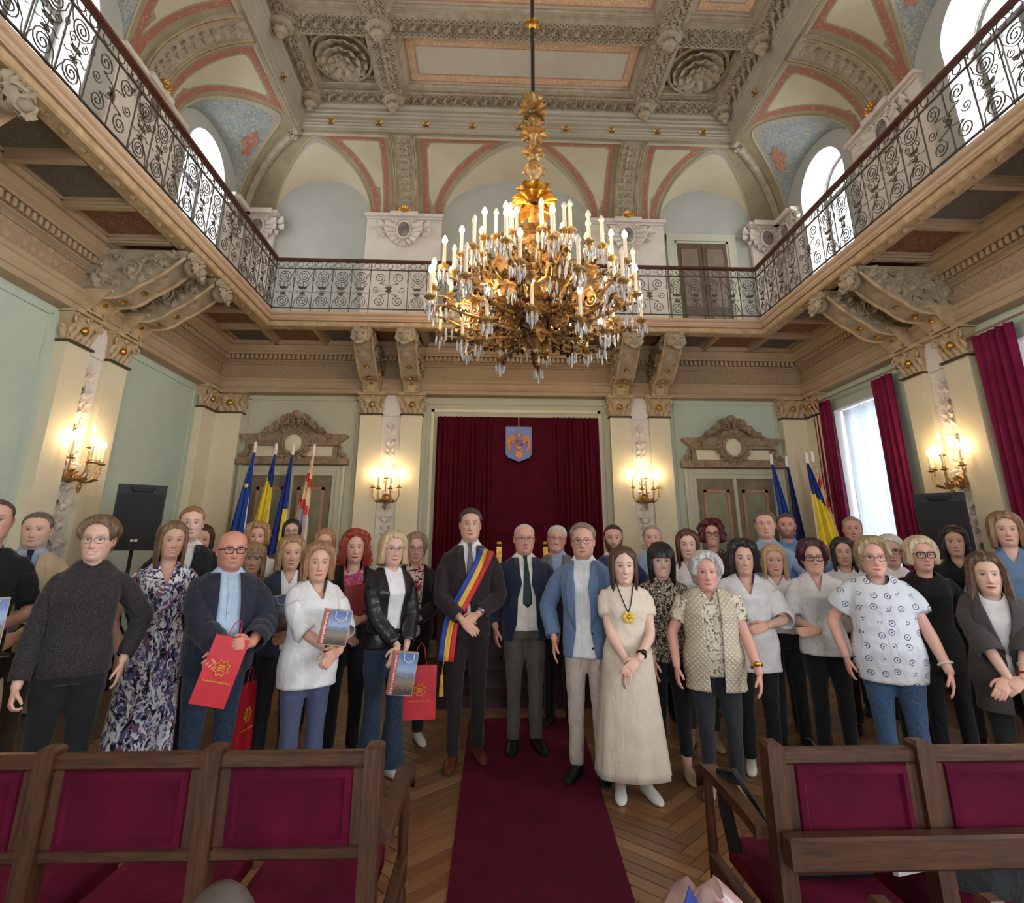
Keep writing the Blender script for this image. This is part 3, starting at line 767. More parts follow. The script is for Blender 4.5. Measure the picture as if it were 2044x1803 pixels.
# door of the upper gallery
d3 = struct(empty('door_3', (3.39, D, ZG)), 'brown two-leaf door on the upper gallery')
m = MB(); m.box((-.64, -.05, 0), (-.50, 0, 2.19)); m.box((.50, -.05, 0), (.64, 0, 2.19)); m.box((-.64, -.06, 2.06), (.64, 0, 2.20)); m.box((-.54, -.035, 0), (-.46, 0, 2.1)); m.box((.46, -.035, 0), (.54, 0, 2.1)); m.box((-.5, -.035, 2.02), (.5, 0, 2.1))
m.build('door_frame', M_GREY, d3, 0)
M_UD = mat('brown_door_paint', (98, 78, 62), .5, .2, 6)
for s in (-1, 1):
    lf = MB(); lf.box((s*.235-.225, -.03, 0), (s*.235+.225, 0, 2.03)); leafo = lf.build('door_leaf', M_UD, d3, 0)
    pm_ = MB()
    for z0_, z1_ in ((.15, .6), (.75, 1.9)): pm_.box((s*.235-.15, -.038, z0_), (s*.235+.15, -.028, z1_))
    pm_.build('door_panel', mat('brown_door_panel', (128, 112, 96), .5, .15, 6), leafo, 0)

# ================================================================== ceiling
cm_ = MB(); cm_.add([(-W, YB, 9.25), (W, YB, 9.25), (W, D, 9.25), (-W, D, 9.25)], [(3, 2, 1, 0)])
ceiling = struct(cm_.build('ceiling', M_PAN, smooth=0, fix=False), 'coffered stucco ceiling')
cs = sweepU([(-.10, 8.36), (-.06, 8.40), (0, 8.40), (.005, 8.45), (.03, 8.46), (.03, 8.49), (.05, 8.50), (.05, 8.54), (.07, 8.55), (.07, 8.62), (.10, 8.64), (.10, 8.68), (.12, 8.70), (.12, 8.76), (.15, 8.80), (.16, ZBM+.02)], CX, CY)
cs.build('ceiling_cornice', wallmat('cornice_plaster', (178, 168, 150), (156, 144, 126)), ceiling, 25)
gx = MB()
for k in range(9):
    x = -3.2+k*.8
    if abs(abs(x)-PILX) < .25: continue
    for a in (-40, 40): gx.merge(LEAF, on_back(0)@TR((x, -(D-CY)-.07, 8.5), 0, (.6, .6, 1), ry=R(a))); gx.merge(LEAF, on_back(0)@TR((x, -(D-CY)-.07, 8.5), 0, (.6, .6, 1), ry=R(180+a)))
for y in (7.0, 5.0, 4.0):
    for fr, dd in ((on_left(y), DS), (on_right(y), DS)):
        for a in (-40, 40, 140, 220): gx.merge(LEAF, fr@TR((0, -dd-.07, 8.5), 0, (.6, .6, 1), ry=R(a)))
gx.build('gilt_clasp', M_GOLD, ceiling, 50, fix=False)
XA, XB, XI = 2.309, 3.387, 1.96
rowsY = [(6.513, 7.612), (3.7, 6.19), (2.28, 3.38), (-.2, 1.96)]
colsX = [(-XB, -XA), (-XI, XI), (XA, XB)]
beams = []                     # flat undersides of the beams with mouldings
bm_ = MB()
yy = [CY-.14]+[v_ for r_ in rowsY for v_ in (r_[1], r_[0])]+[YB]
for i in range(0, len(yy)-1, 2): bm_.box((-XB-.25, yy[i+1], ZBM), (XB+.25, yy[i], ZBM+.4))
for xa_, xb_ in ((-XB-.25, -XB), (-XA, -XI), (XI, XA), (XB, XB+.25)): bm_.box((xa_, YB, ZBM+.001), (xb_, CY-.14, ZBM+.4))
bm_.build('beam_grid', M_REL, ceiling, 0)
def ring_run(m, p0, p1, n, r=.028):
    for i in range(n):
        p = np.array(p0)+(np.array(p1)-np.array(p0))*(i+.5)/n
        a = np.linspace(0, 2*PI, 8, endpoint=False)
        m.tube([(p[0]+r*math.cos(t), p[1]+r*math.sin(t), p[2]) for t in a], .012, 4, 0, True)
def beam_relief(p0, p1, wd):
    """rings along both edges, a run of leaves between them, hanging below the beam"""
    p0, p1 = np.array(p0, float), np.array(p1, float); L = np.linalg.norm(p1-p0); t = (p1-p0)/L; q = np.array([-t[1], t[0], 0]); m = MB()
    for s in (-1, 1): ring_run(m, p0+q*s*wd*.34-[0, 0, .008], p1+q*s*wd*.34-[0, 0, .008], int(L/.085), .034)
    ang = math.atan2(t[1], t[0]); nL = int(L/.085)
    for i in range(nL):
        p = p0+(p1-p0)*(i+.5)/nL
        m.merge(LEAFW, TR(tuple(p), ang+(R(90) if i % 2 else R(-90)), (1.0, 1.9, .85), rx=R(90)))
        m.merge(LEAF, TR(tuple(p-q*.03*(1 if i % 2 else -1)), ang+R(25), (.9, 1.9, .8), rx=R(90)))
    for s in (-1, 1): m.tube([tuple(p0+q*s*wd*.49), tuple(p1+q*s*wd*.49)], .014, 4)
    o = m.build('beam_relief', M_REL, ceiling, 60, fix=False); o['kind'] = 'stuff'
zb = ZBM-.004
yo = (CY-.16+7.612)/2
bw = .33
for (xa_, xb_) in colsX:
    beam_relief((xa_, yo, zb), (xb_, yo, zb), .30)
    beam_relief((xa_, 6.352, zb), (xb_, 6.352, zb), bw)
for xs in (-(XB+.12), -(XA+XI)/2, (XA+XI)/2, XB+.12):
    for (ya, yb_) in rowsY[:2]: beam_relief((xs, max(ya, 4.9), zb), (xs, yb_, zb), bw if abs(xs) < 3 else .24)
# pendants at the crossings
def mk_pendant():
    m = MB()
    m.lathe([(.19, .02), (.20, -.01), (.185, -.03), (.17, -.03), (.175, -.06), (.15, -.09), (.10, -.10), (.09, -.13), (.105, -.16), (.085, -.20), (.05, -.22), (.055, -.25), (.035, -.28), (.004, -.295)], 14)
    for k in range(8):
        m.merge(LEAFW, TR((.075*math.cos(k*PI/4), .075*math.sin(k*PI/4), -.105), k*PI/4+R(90), 1., rx=R(150)))
        m.merge(LEAFW, TR((.19*math.cos(k*PI/4), .19*math.sin(k*PI/4), .0), k*PI/4+R(90), 1.2, rx=R(95)))
    m.box((-.21, -.21, -.01), (.21, .21, .03)); return m
PEN = mk_pendant().mesh('pendant_boss', 45, [M_REL])
for xs in (-(XB+.13), -(XA+XI)/2, (XA+XI)/2, XB+.13):
    for ys_ in (yo, 6.352, 3.54): link('pendant_boss', PEN, ceiling, TR((xs, ys_, ZBM)))
# coffers
def coffer(xa_, xb_, ya, yb_, dep, steps):
    m = MB(); P = []
    for d, z in steps: P.append([(xa_+d, ya+d, ZBM+z), (xb_-d, ya+d, ZBM+z), (xb_-d, yb_-d, ZBM+z), (xa_+d, yb_-d, ZBM+z)])
    m.grid(P, 0, cv=True); return m
ST = [(0, 0), (.012, .0), (.02, .03), (.05, .035), (.05, .075), (.062, .08), (.062, .10), (.09, .12), (.09, .15)]
def mk_rosette():
    m = MB()
    for r0, L, wd_, nn, dz, cu in ((.24, 2.1, 2.0, 14, .0, .8), (.14, 2.2, 1.9, 10, -.05, 1.0), (.07, 1.7, 1.4, 8, -.09, 1.2)):
        for k in range(nn):
            a = 2*PI*k/nn+r0*5; ca, sa = math.cos(a), math.sin(a)
            m.merge(LEAFW, Matrix(((-sa*wd_, 0, ca*L, r0*ca), (ca*wd_, 0, sa*L, r0*sa), (0, 1.6*cu, -.25*L, dz), (0, 0, 0, 1))))
    m.lathe([(.10, -.05), (.105, -.09), (.085, -.12), (.07, -.13), (.075, -.16), (.05, -.20), (.035, -.24), (.04, -.26), (.004, -.285)], 14)
    m.tube([(.46*math.cos(a), .46*math.sin(a), -.005) for a in np.linspace(0, 2*PI, 28, endpoint=False)], .03, 6, 0, True)
    for k in range(4):
        a = PI/4+k*PI/2
        for j in (-30, 0, 30): m.merge(LEAFW, TR((.44*math.cos(a), .44*math.sin(a), 0), a-R(90)+R(j), 1.5, rx=R(-80)))
    return m
ROS = mk_rosette().mesh('rosette', 50, [M_REL])
def xs_pan(xa_, xb_, ya, yb_, i, j):
    if j != 1 and i % 2 == 0:
        c = coffer(xa_, xb_, ya, yb_, .2, ST+[(.10, .20)]); c.add([(xa_+.09, ya+.09, ZBM+.2), (xb_-.09, ya+.09, ZBM+.2), (xb_-.09, yb_-.09, ZBM+.2), (xa_+.09, yb_-.09, ZBM+.2)], [(3, 2, 1, 0)])
        co = c.build('coffer', M_REL, ceiling, 25); link('rosette', ROS, co, TR(((xa_+xb_)/2, (ya+yb_)/2, ZBM+.15), 0, 1.0))
    else:
        c = coffer(xa_, xb_, ya, yb_, .15, ST)
        co = c.build('coffer', M_REL, ceiling, 25)
        z = ZBM+.15; a = .09; p = MB()
        p.add([(xa_+a, ya+a, z), (xb_-a, ya+a, z), (xb_-a, yb_-a, z), (xa_+a, yb_-a, z)], [(3, 2, 1, 0)], 0)
        for k, (d0, d1, mi) in enumerate(((.13, .16, 2), (.16, .27, 1), (.27, .29, 2))):
            P = [[(xa_+d, ya+d, z-.004-.001*k), (xb_-d, ya+d, z-.004-.001*k), (xb_-d, yb_-d, z-.004-.001*k), (xa_+d, yb_-d, z-.004-.001*k)] for d in (d0, d1)]
            p.grid(P, mi, cv=True)
        p.build('ceiling_panel', [M_PAN, M_BAND2, M_PINK], co, 0, fix=False)
for i, (ya, yb_) in enumerate(rowsY[:3]):
    for j, (xa_, xb_) in enumerate(colsX): xs_pan(xa_, xb_, ya, yb_, i, j)

# ================================================================== gallery railing
def iron(m, pts, r=.006, n=4): m.tube(pts, r, n)
def scroll_cell(wd=.275, fancy=False):
    """one bay of the wrought-iron railing, x 0..wd, z 0..0.86"""
    m = MB(); c = wd/2; y = 0
    iron(m, [(0, y, -.005), (0, y, .83)], .007)
    for z in (.05, .70): m.box((0, -.008, z-.008), (wd, .008, z+.008))
    if not fancy:
        for zc, hand, sgn in ((.575, 1, 1), (.165, -1, -1)):
            p = spiral(2.4, .098, .014, 30, a0=-PI/2*sgn, cx=c, cz=zc, hand=hand); iron(m, p)
            q = [(wd*.04, y, zc+sgn*.115), (wd*.10, y, zc+sgn*.08), (wd*.13, y, zc), (c*.75, y, zc-sgn*.085), (c, y, zc-sgn*.098)]; iron(m, q, .005)
            q = [(wd*.96, y, zc+sgn*.115), (wd*.93, y, zc+sgn*.06), (c+.098, y, zc)]; iron(m, q, .005)
        iron(m, [(c, y, .477), (c, y, .263)], .005)
        for s in (-1, 1):
            p = spiral(1.3, .042, .008, 14, a0=PI/2, cx=c+s*.062, cz=.455, hand=-s); iron(m, p, .0045)
            iron(m, [(c, y, .40), (c+s*.05, y, .395), (c+s*.085, y, .43)], .0045); iron(m, [(c, y, .31), (c+s*.05, y, .33), (c+s*.095, y, .30), (c+s*.12, y, .315)], .0045)
            m.merge(LEAF, TR((c+s*.01, .0, .36), 0, (.55, .3, .8), ry=R(s*55)), 0); m.merge(LEAF, TR((c, .0, .29), 0, (.5, .3, .6), ry=R(s*95)), 0)
        m.merge(FLOW, TR((c, -.004, .285), 0, .6)); m.ball((c, 0, .385), .017, 6); m.ball((0, 0, .40), .013, 6)
        iron(m, [(0+.019*math.cos(a), y, .52+.032*math.sin(a)) for a in np.linspace(0, 2*PI, 11)], .004)
    else:
        for sx in (-1, 1):
            for zc, sg in ((.565, 1), (.185, -1)):
                iron(m, spiral(1.9, .088, .012, 24, a0=-PI/2*sg, cx=c+sx*wd*.25, cz=zc, hand=-sx*sg))
                iron(m, [(c+sx*wd*.25, y, zc-sg*.088), (c+sx*.02, y, .375+sg*.07), (c, y, .375)], .005)
            iron(m, spiral(1.5, .055, .01, 18, a0=0 if sx < 0 else PI, cx=c+sx*wd*.34, cz=.375, hand=sx), .005)
        iron(m, [(c, y, .05), (c, y, .70)], .006); m.merge(FLOW, TR((c, -.004, .375), 0, .8))
        for a in (45, 135, 225, 315): m.merge(LEAF, TR((c, 0, .375), 0, (.5, .3, .8), ry=R(a)), 0)
    k = 2 if not fancy else 3                     # ring frieze under the handrail
    for i in range(k):
        xc_ = wd*(i+.5)/k; r = .045
        iron(m, [(xc_+r*math.cos(a), y, .765+r*math.sin(a)) for a in np.linspace(0, 2*PI, 13)], .005)
        iron(m, [(xc_-wd/k/2, y, .80), (xc_-wd/k/2+.02, y, .765), (xc_-wd/k/2, y, .73)], .004)
    m.ball((0, 0, -.0), .012, 6); return m
rail = struct(empty('gallery_railing', (0, 0, 4.93)), 'wrought-iron scroll railing with mahogany handrail along the gallery')
RX, RY = 3.71, 7.72
cw = 2*RX/26
CELL = scroll_cell(cw).mesh('scroll_panel', 60, [M_IRON]); CELLF = scroll_cell(cw*2, True).mesh('scroll_panel', 60, [M_IRON])
i = 0
while i < 26:
    if i in (5, 12, 19): link('scroll_panel', CELLF, rail, TR((-RX+i*cw, RY, 0))); i += 2
    else: link('scroll_panel', CELL, rail, TR((-RX+i*cw, RY, 0))); i += 1
for s in (-1, 1):
    y = RY; j = 0
    while y > 1.2:
        if j % 7 == 4: link('scroll_panel', CELLF, rail, TR((s*RX, y, 0), R(-90))); y -= 2*cw
        else: link('scroll_panel', CELL, rail, TR((s*RX, y, 0), R(-90))); y -= cw
        j += 1
hr = sweepU([(-.035, .83), (-.04, .845), (-.03, .865), (0, .875), (.03, .865), (.04, .845), (.035, .83), (-.035, .83)], RX, RY); hr.build('handrail', M_RAIL, rail, 50)
# ================================================================== doors with carved overdoors
def fluted(m, x0, x1, z0, z1, y): m.box((x0, y, z0), (x1, 0, z1))
def garland():
    m = MB()
    for s in (-1, 1):
        for k in range(11):
            t = k/10; x = s*(.12+.42*t); z = .40-.32*t**.9+.02*math.sin(k*2.)
            for a in (20, 75, -40): m.merge(LEAFW, TR((x, -.07-.02*(k % 2), z), 0, (1., 1.3, 1.05-.3*t), ry=R(s*(a+30*t))))
            if k % 2: m.ball((x, -.10, z+.01), .022, 6)
        m.merge(volute(.06, .035, 1.5, 16, s), TR((s*.09, -.09, .34))); m.merge(volute(.05, .03, 1.5, 16, -s), TR((s*.18, -.085, -.12)))
    m.ball((0, -.10, .47), (.075, .06, .065), 10)
    for a in (-60, -20, 20, 60): m.merge(LEAFW, TR((0, -.09, .42), 0, 1.2, ry=R(a)))
    for q in range(18):
        a = 2*PI*q/18; m.merge(LEAFW, TR((.225*math.cos(a), -.075, .225*math.sin(a)), 0, (1, 1.2, .9), ry=-a+R(90)+R(50)))
    m.tube([(.17*math.cos(a), -.10, .17*math.sin(a)) for a in np.linspace(0, 2*PI, 28, endpoint=False)], .026, 7, 0, True)
    m.tube([(.215*math.cos(a), -.085, .215*math.sin(a)) for a in np.linspace(0, 2*PI, 28, endpoint=False)], .022, 7, 0, True)
    return m
GARL = garland().mesh('garland', 50, [M_OVER])
def door_unit(n_, cx, lab):
    d = struct(empty('door_%d' % n_, (cx, D, 0)), lab); hw = .63; zt = 2.63
    m = MB()
    for s in (-1, 1):
        for a, b_, y in ((hw, hw+.07, -.045), (hw+.07, hw+.15, -.06), (hw+.15, hw+.19, -.075)): m.box((min(s*a, s*b_), y, 0), (max(s*a, s*b_), 0, zt+.15))
    for a, b_, y in ((zt, zt+.07, -.045), (zt+.07, zt+.15, -.06)): m.box((-hw-.15, y-.001, a), (hw+.15, 0, b_))
    m.build('door_frame', M_GREY, d, 0)
    for s in (-1, 1):
        lm = MB(); lm.box((s*.315-.305, -.03, .02), (s*.315+.305, 0, zt)); lf = lm.build('door_leaf', M_DOOR, d, 0)
        for z0, z1 in ((.25, .85), (1.0, 1.25), (1.4, 2.45)):
            pm_ = MB(); x0, x1 = s*.315-.21, s*.315+.21
            pm_.box((x0+.05, -.034, z0+.05), (x1-.05, -.03, z1-.05), 0)
            for a, b_, in (((x0, z0), (x1, z0+.045)), ((x0, z1-.045), (x1, z1)), ((x0, z0), (x0+.045, z1)), ((x1-.045, z0), (x1, z1))): pm_.box((a[0], -.044, a[1]), (b_[0], -.03, b_[1]), 1)
            pm_.build('door_panel', [M_DOORP, M_PINK], lf, 0)
    m = MB(); m.box((-.025, -.05, .02), (.025, 0, zt)); m.build('astragal', M_GREY, d, 0)
    ov = MB()          # overdoor: shelf, recessed block, splayed cornice, medallion
    P = [[(-(.78+e), -y, z), ((.78+e), -y, z)] for e, y, z in ((0, .05, 2.79), (.03, .08, 2.80), (.05, .10, 2.84), (.08, .14, 2.87), (.08, .14, 2.90), (0, .06, 2.905))]; ov.grid(P); ov.box((-.86, -.139, 2.80), (.86, 0, 2.899))
    ov.box((-.68, -.07, 2.9), (.68, 0, 3.12)); ov.box((-.60, -.078, 2.93), (.60, -.06, 3.09), 1)
    for s in (-1, 1):
        ov.prism([(s*.68, 3.10), (s*.70, 3.14), (s*.83, 3.25), (s*.83, 3.275), (s*.16, 3.275), (s*.16, 3.10)], -.15, 0, 'y')
        for q in range(9): ov.box((s*(.22+q*.05)-.012, -.165, 3.13), (s*(.22+q*.05)+.012, -.14, 3.165))
        ov.merge(volute(.045, .04, 1.4, 14, s), TR((s*.80, -.08, 2.95))); ov.tube([(s*.70, -.07, 3.12), (s*.74, -.07, 3.08), (s*.71, -.07, 3.0), (s*.76, -.07, 2.93)], .022, 6)
    ov.prism([(-.42, 3.27), (.42, 3.27), (.10, 3.56), (-.10, 3.56)], -.06, 0, 'y')
    oo = ov.build('overdoor', [M_OVER, M_CREAM], d, 35); link('garland', GARL, oo, TR((0, -.05, 3.13)))
    m = MB(); m.lathe([(.16, .0), (.15, .03), (.08, .055), (.004, .06)], 20, 0, (0, -.09, 3.13), 'y'); m.build('medallion', M_CREAM, oo, 50)
door_unit(1, -3.54, 'double door with carved overdoor behind the flags nearest the windowless wall'); door_unit(2, 3.54, 'double door with carved overdoor near the curtained windows')
# the right back bay and the left wall are painted a stronger green
m = MB(); m.box((2.54, -.008, .2), (4.38, 0, 3.94)); o = m.build('green_wall_field', M_GREEN, wall_back, 0); o.matrix_basis = on_back(0)

# ================================================================== curtains
def velvet(name, c, c2):
    m, n, b = newmat(name); v = n.coord()
    n.link(n.ramp(n.noise(5, 4, .6, v), [(.3, lin(c2)), (.7, lin(c))]), b.inputs['Base Color']); b.inputs['Roughness'].default_value = .85; b.inputs['Specular IOR Level'].default_value = .15
    b.inputs['Sheen Weight'].default_value = .25; b.inputs['Sheen Roughness'].default_value = .35; b.inputs['Sheen Tint'].default_value = (*lin((220, 60, 100)), 1)
    n.link(n.bump(n.noise(180, 2, .6, v), .12, .01), b.inputs['Normal']); return m
M_VEL = velvet('burgundy_velvet', (84, 6, 28), (66, 4, 22)); M_DRAPE = velvet('plum_drape_velvet', (128, 30, 66), (104, 22, 54)); M_CARP = velvet('burgundy_carpet_pile', (74, 10, 32), (56, 7, 25)); M_SEATV = velvet('crimson_seat_velvet', (86, 7, 38), (62, 4, 28))
def curtain(frame, u0, u1, z0, z1, folds, amp, mt, name, label, cat, flatmid=None, pinch=0., group=None, n=140, lean=0.):
    m = MB(); rows = []; us = np.linspace(u0, u1, n); ph = rng.random()*6
    for z in np.linspace(z0, z1, 16):
        t = (z-z0)/(z1-z0); row = []
        for u in us:
            q = (u-u0)/(u1-u0); a = amp
            if flatmid: a = amp*(.12 if flatmid[0] < q < flatmid[1] else 1)
            y = -a*(.5+.5*math.sin(q*folds*2*PI+ph+.5*math.sin(q*9)))*(1-.35*t)-.012*math.sin(q*folds*4.7+z*1.3)*(a > amp*.5)
            uu = u+(pinch*(1-t)*(((u0+u1)/2)-u))+lean*(1-t); row.append((uu, y-.02, z))
        rows.append(row)
    m.grid(rows); o = m.build(name, mt, None, 180, fix=False); o.matrix_basis = frame; sd = o.modifiers.new('thickness', 'SOLIDIFY'); sd.thickness = .006
    tag(o, label, cat, group); return o
curtain(on_back(0, 0, .05), -1.29, 1.34, .25, 3.60, 40, .05, M_VEL, 'stage_curtain', 'burgundy velvet curtain hanging between the two pilaster pairs', 'curtain', (.34, .72), n=420)
M_SHEER, n, b = newmat('sheer_voile')
tl_ = n.new('BsdfTranslucent'); tl_.inputs[0].default_value = (.40, .43, .47, 1); df = n.new('BsdfDiffuse'); df.inputs[0].default_value = (.86, .88, .92, 1); tp = n.new('BsdfTransparent')
m1 = n.new('MixShader'); m1.inputs[0].default_value = .35; n.link(tl_.outputs[0], m1.inputs[1]); n.link(df.outputs[0], m1.inputs[2]); m2 = n.new('MixShader'); m2.inputs[0].default_value = .06; n.link(m1.outputs[0], m2.inputs[1]); n.link(tp.outputs[0], m2.inputs[2]); n.link(m2.outputs[0], n.n['Material Output'].inputs[0])
for i, y in enumerate(BAYY[:2]):
    fr = on_right(y, 0, .06); wh = ('at the window next to the corner', 'at the window beyond the wall light')[i]
    curtain(fr@TR((0, .22, 0)), -.60, .60, .78, 3.61, 13, .05, M_SHEER, 'sheer_curtain', 'white sheer curtain '+wh, 'curtain', n=160)
    curtain(fr, -.98, -.50, .12, 3.78, 5, .07, M_DRAPE, 'drape', 'plum velvet drape on the door side of the window '+wh.split('window ')[1], 'curtain', n=70, lean=-.02)
    curtain(fr, .46, .86, .12, 3.78, 4, .07, M_DRAPE, 'drape', 'plum velvet drape on the hall side of the window '+wh.split('window ')[1], 'curtain', n=70, lean=.02)
    m = MB(); m.tube([(-1.02, -.07, 3.802), (1.0, -.07, 3.802)], .014, 8); m.ball((-1.03, -.07, 3.802), .03, 8); m.ball((1.01, -.07, 3.802), .03, 8); o = m.build('curtain_rod', M_OVER, None); o.matrix_basis = fr; tag(o, 'thin curtain rod '+wh, 'curtain rod')

# ================================================================== coat of arms on the curtain
sh = thing('coat_of_arms', 'blue shield with a golden eagle hung on the burgundy curtain', 'coat of arms', (.03, D-.15, 2.86))
m = MB(); m.prism([(-.205, .56), (-.205, .12), (-.17, .07), (0, 0), (.17, .07), (.205, .12), (.205, .56)], -.02, 0, 'y'); m.build('shield', mat('shield_blue', (112, 128, 188), .5, .1), sh, 0)
m = MB(); m.tube([(x, -.02, z) for x, z in ((-.205, .56), (-.205, .12), (-.17, .07), (0, 0), (.17, .07), (.205, .12), (.205, .56))], .007, 5, 0, True); m.build('rim', mat('shield_rim_grey', (120, 130, 170), .5), sh)
GE = mat('eagle_gold', (226, 150, 84), .5, .2, 20, col2=(196, 116, 56)); m = MB()
for s in (-1, 1):
    for k in range(5): m.tube([(s*.05, -.028, .36-.02*k), (s*(.10+.012*k), -.034, .42-.02*k), (s*(.168-.006*k), -.03, .36-.03*k), (s*(.165-.01*k), -.026, .15+.005*k)], [.014, .022, .020, .006], 6)
    m.tube([(s*.03, -.03, .18), (s*.07, -.03, .13), (s*.09, -.03, .14)], .012, 5)
m.ball((0, -.03, .27), (.055, .02, .10), 10); m.ball((-.006, -.035, .42), (.035, .02, .045), 10); m.tube([(-.03, -.04, .42), (-.055, -.04, .405)], [.012, .003], 5)
m.prism([(-.03, .16), (.03, .16), (.065, .09), (0, .03), (-.065, .09)], -.034, -.02, 'y'); m.tube([(0, -.03, .46), (0, -.03, .51)], .008, 5); m.tube([(-.02, -.03, .49), (.02, -.03, .49)], .007, 5); m.build('eagle', GE, sh, 45)
m = MB(); m.prism([(-.072, .35), (.072, .35), (.072, .24), (0, .185), (-.072, .24)], -.056, -.03, 'y')
for i, (x0, x1, z0, z1) in enumerate(((-.068, -.004, .295, .345), (.004, .068, .295, .345), (-.068, -.004, .24, .288), (.004, .068, .24, .288))): m.box((x0, -.060, z0), (x1, -.055, z1), 1+i % 2 if i < 2 else 2-i % 2)
m.build('quartered_shield', [GE, mat('heraldic_blue', (72, 76, 140), .5, .2, 40), mat('heraldic_red', (170, 84, 100), .5, .2, 40)], sh, 0)
m = MB(); m.tube([(0, -.01, .56), (0, -.01, .73)], .006, 6); m.build('hanging_cord', M_WHITE, sh)

# ================================================================== flags on poles
M_POLE = mat('white_pole_paint', (232, 226, 222), .5, .06)
def flag(x, y, zt, colf, label, mats, wd=.20, side=-1, rz=0., tilt=0., stars=None):
    t = thing('flag', label, 'flag', (x, y, 0), rz, 'flags on poles beside the doors')
    m = MB(); m.tube([(0, 0, .05), (0, 0, zt-.16)], .014, 8); m.lathe([(.014, zt-.17), (.024, zt-.165), (.024, zt-.02), (.016, zt), (.002, zt+.004)], 10); m.build('pole', M_POLE, t, 50)
    m = MB(); m.lathe([(.14, 0), (.14, .03), (.05, .05), (.02, .09), (.002, .09)], 18); m.build('base', M_SHOEB_ if 'M_SHOEB_' in globals() else M_IRON, t)
    m = MB(); z0, z1 = .95, zt-.17; NR, NC = 44, 40; rows = []
    for i in range(NR+1):
        v_ = i/NR; z = z1+(z0-z1)*v_; wv = .022+(wd-.022)*min(1, v_*1.35)**.85; row = []
        for j in range(NC+1):
            u = j/NC; fold = math.sin(u*PI*5.0+v_*1.1)*(.012+.034*v_)
            row.append((side*(u*wv*1.0-.02)+.018*math.sin(u*PI*4+2)*v_, -.026+fold*1.0-.03*math.sin(u*PI)*v_, z))
        rows.append(row)
    G = np.array(rows); v = G.reshape(-1, 3); fs = []; ms = []
    for i in range(NR):
        for j in range(NC):
            fs.append((i*(NC+1)+j, (i+1)*(NC+1)+j, (i+1)*(NC+1)+j+1, i*(NC+1)+j+1)); ms.append(colf((j+.5)/NC, (i+.5)/NR))
    m.add(v, fs); m.m = ms
    c = m.build('cloth', mats, t, 180, fix=False); sd = c.modifiers.new('thickness', 'SOLIDIFY'); sd.thickness = .004
    for (u, v_, r_) in stars or ():
        j, i = int(u*NC), int(v_*NR); p = G[i, j]; p2 = [(r_*(1 if q % 2 == 0 else .42)*math.sin(q*PI/5), r_*(1 if q % 2 == 0 else .42)*math.cos(q*PI/5)) for q in range(10)]
        sm_ = MB(); yf = min(G[max(0, i-2):i+3, max(0, j-5):j+6, 1].ravel())-.008; sm_.prism([(p[0]+a, p[2]+b_) for a, b_ in p2], yf-.003, yf, 'y'); sm_.build('star', MATS.get('flag_star_yellow') or mat('flag_star_yellow', (236, 216, 140), .6, .05), c, 0)
    return t
FB, FY, FR = cloth('flag_blue', (24, 52, 138), .6), cloth('flag_yellow', (238, 208, 50), .6), cloth('flag_red', (170, 24, 50), .6)
FE = cloth('flag_european_blue', (34, 72, 158), .6); FC = cloth('flag_cream', (232, 204, 160), .6); FRD = cloth('flag_stripe_red', (216, 66, 58), .6); FLV = cloth('flag_lavender', (176, 166, 190), .6)
eu = lambda u, v: 0
def tri(u, v): return 0 if v < .26-.10*u+.0 else (1 if (v < .90 or u < .4) and v < .62+.8*u else 2)
def tri2(u, v): return 0 if (u > .45 and v < .97) or v < .40 else 1
def tri3(u, v): return 0 if v < .22+.12*u else (1 if v < .93-.2*u else 2)
def navy(u, v): return 0
def city(u, v):
    w_ = v+.10*u
    if .20 < w_ < .27 or .40 < w_ < .47 or .80 < w_ < .87: return 1
    return 2 if .47 < w_ < .70 and .12 < u < .72 else 0
flag(-3.93, 8.32, 3.06, eu, 'blue European flag with gold stars beside the windowless wall', [FE], .26, -1, stars=((.45, .27, .04), (.35, .62, .04), (.7, .66, .04)))
flag(-3.63, 8.34, 3.04, tri, 'flag showing a broad yellow field and red tip before the overdoor', [FB, FY, FR], .26, -1)
flag(-3.34, 8.24, 3.02, tri2, 'flag with a broad blue fold and a yellow edge before the overdoor', [FB, FY], .22, -1)
flag(-3.10, 8.44, 3.05, city, 'cream flag with red bars before the overdoor near the windowless wall', [FC, FRD, FLV], .25, -1)
flag(3.90, 8.32, 2.95, eu, 'blue European flag with gold stars beside the door near the windows', [FE], .26, 1, stars=((.5, .42, .032), (.45, .52, .038), (.6, .62, .036), (.8, .47, .03)))
flag(4.18, 8.40, 2.93, navy, 'narrow dark blue folded flag in the corner by the window', [cloth('flag_dark_blue', (22, 36, 96), .6)], .14, 1)
flag(4.28, 8.02, 2.93, tri3, 'blue and broad yellow flag in the corner by the window', [FB, FY, FR], .34, 1)
flag(4.50, 8.24, 2.98, city, 'cream flag with red bars in the corner by the window', [FC, FRD, FLV], .26, 1)

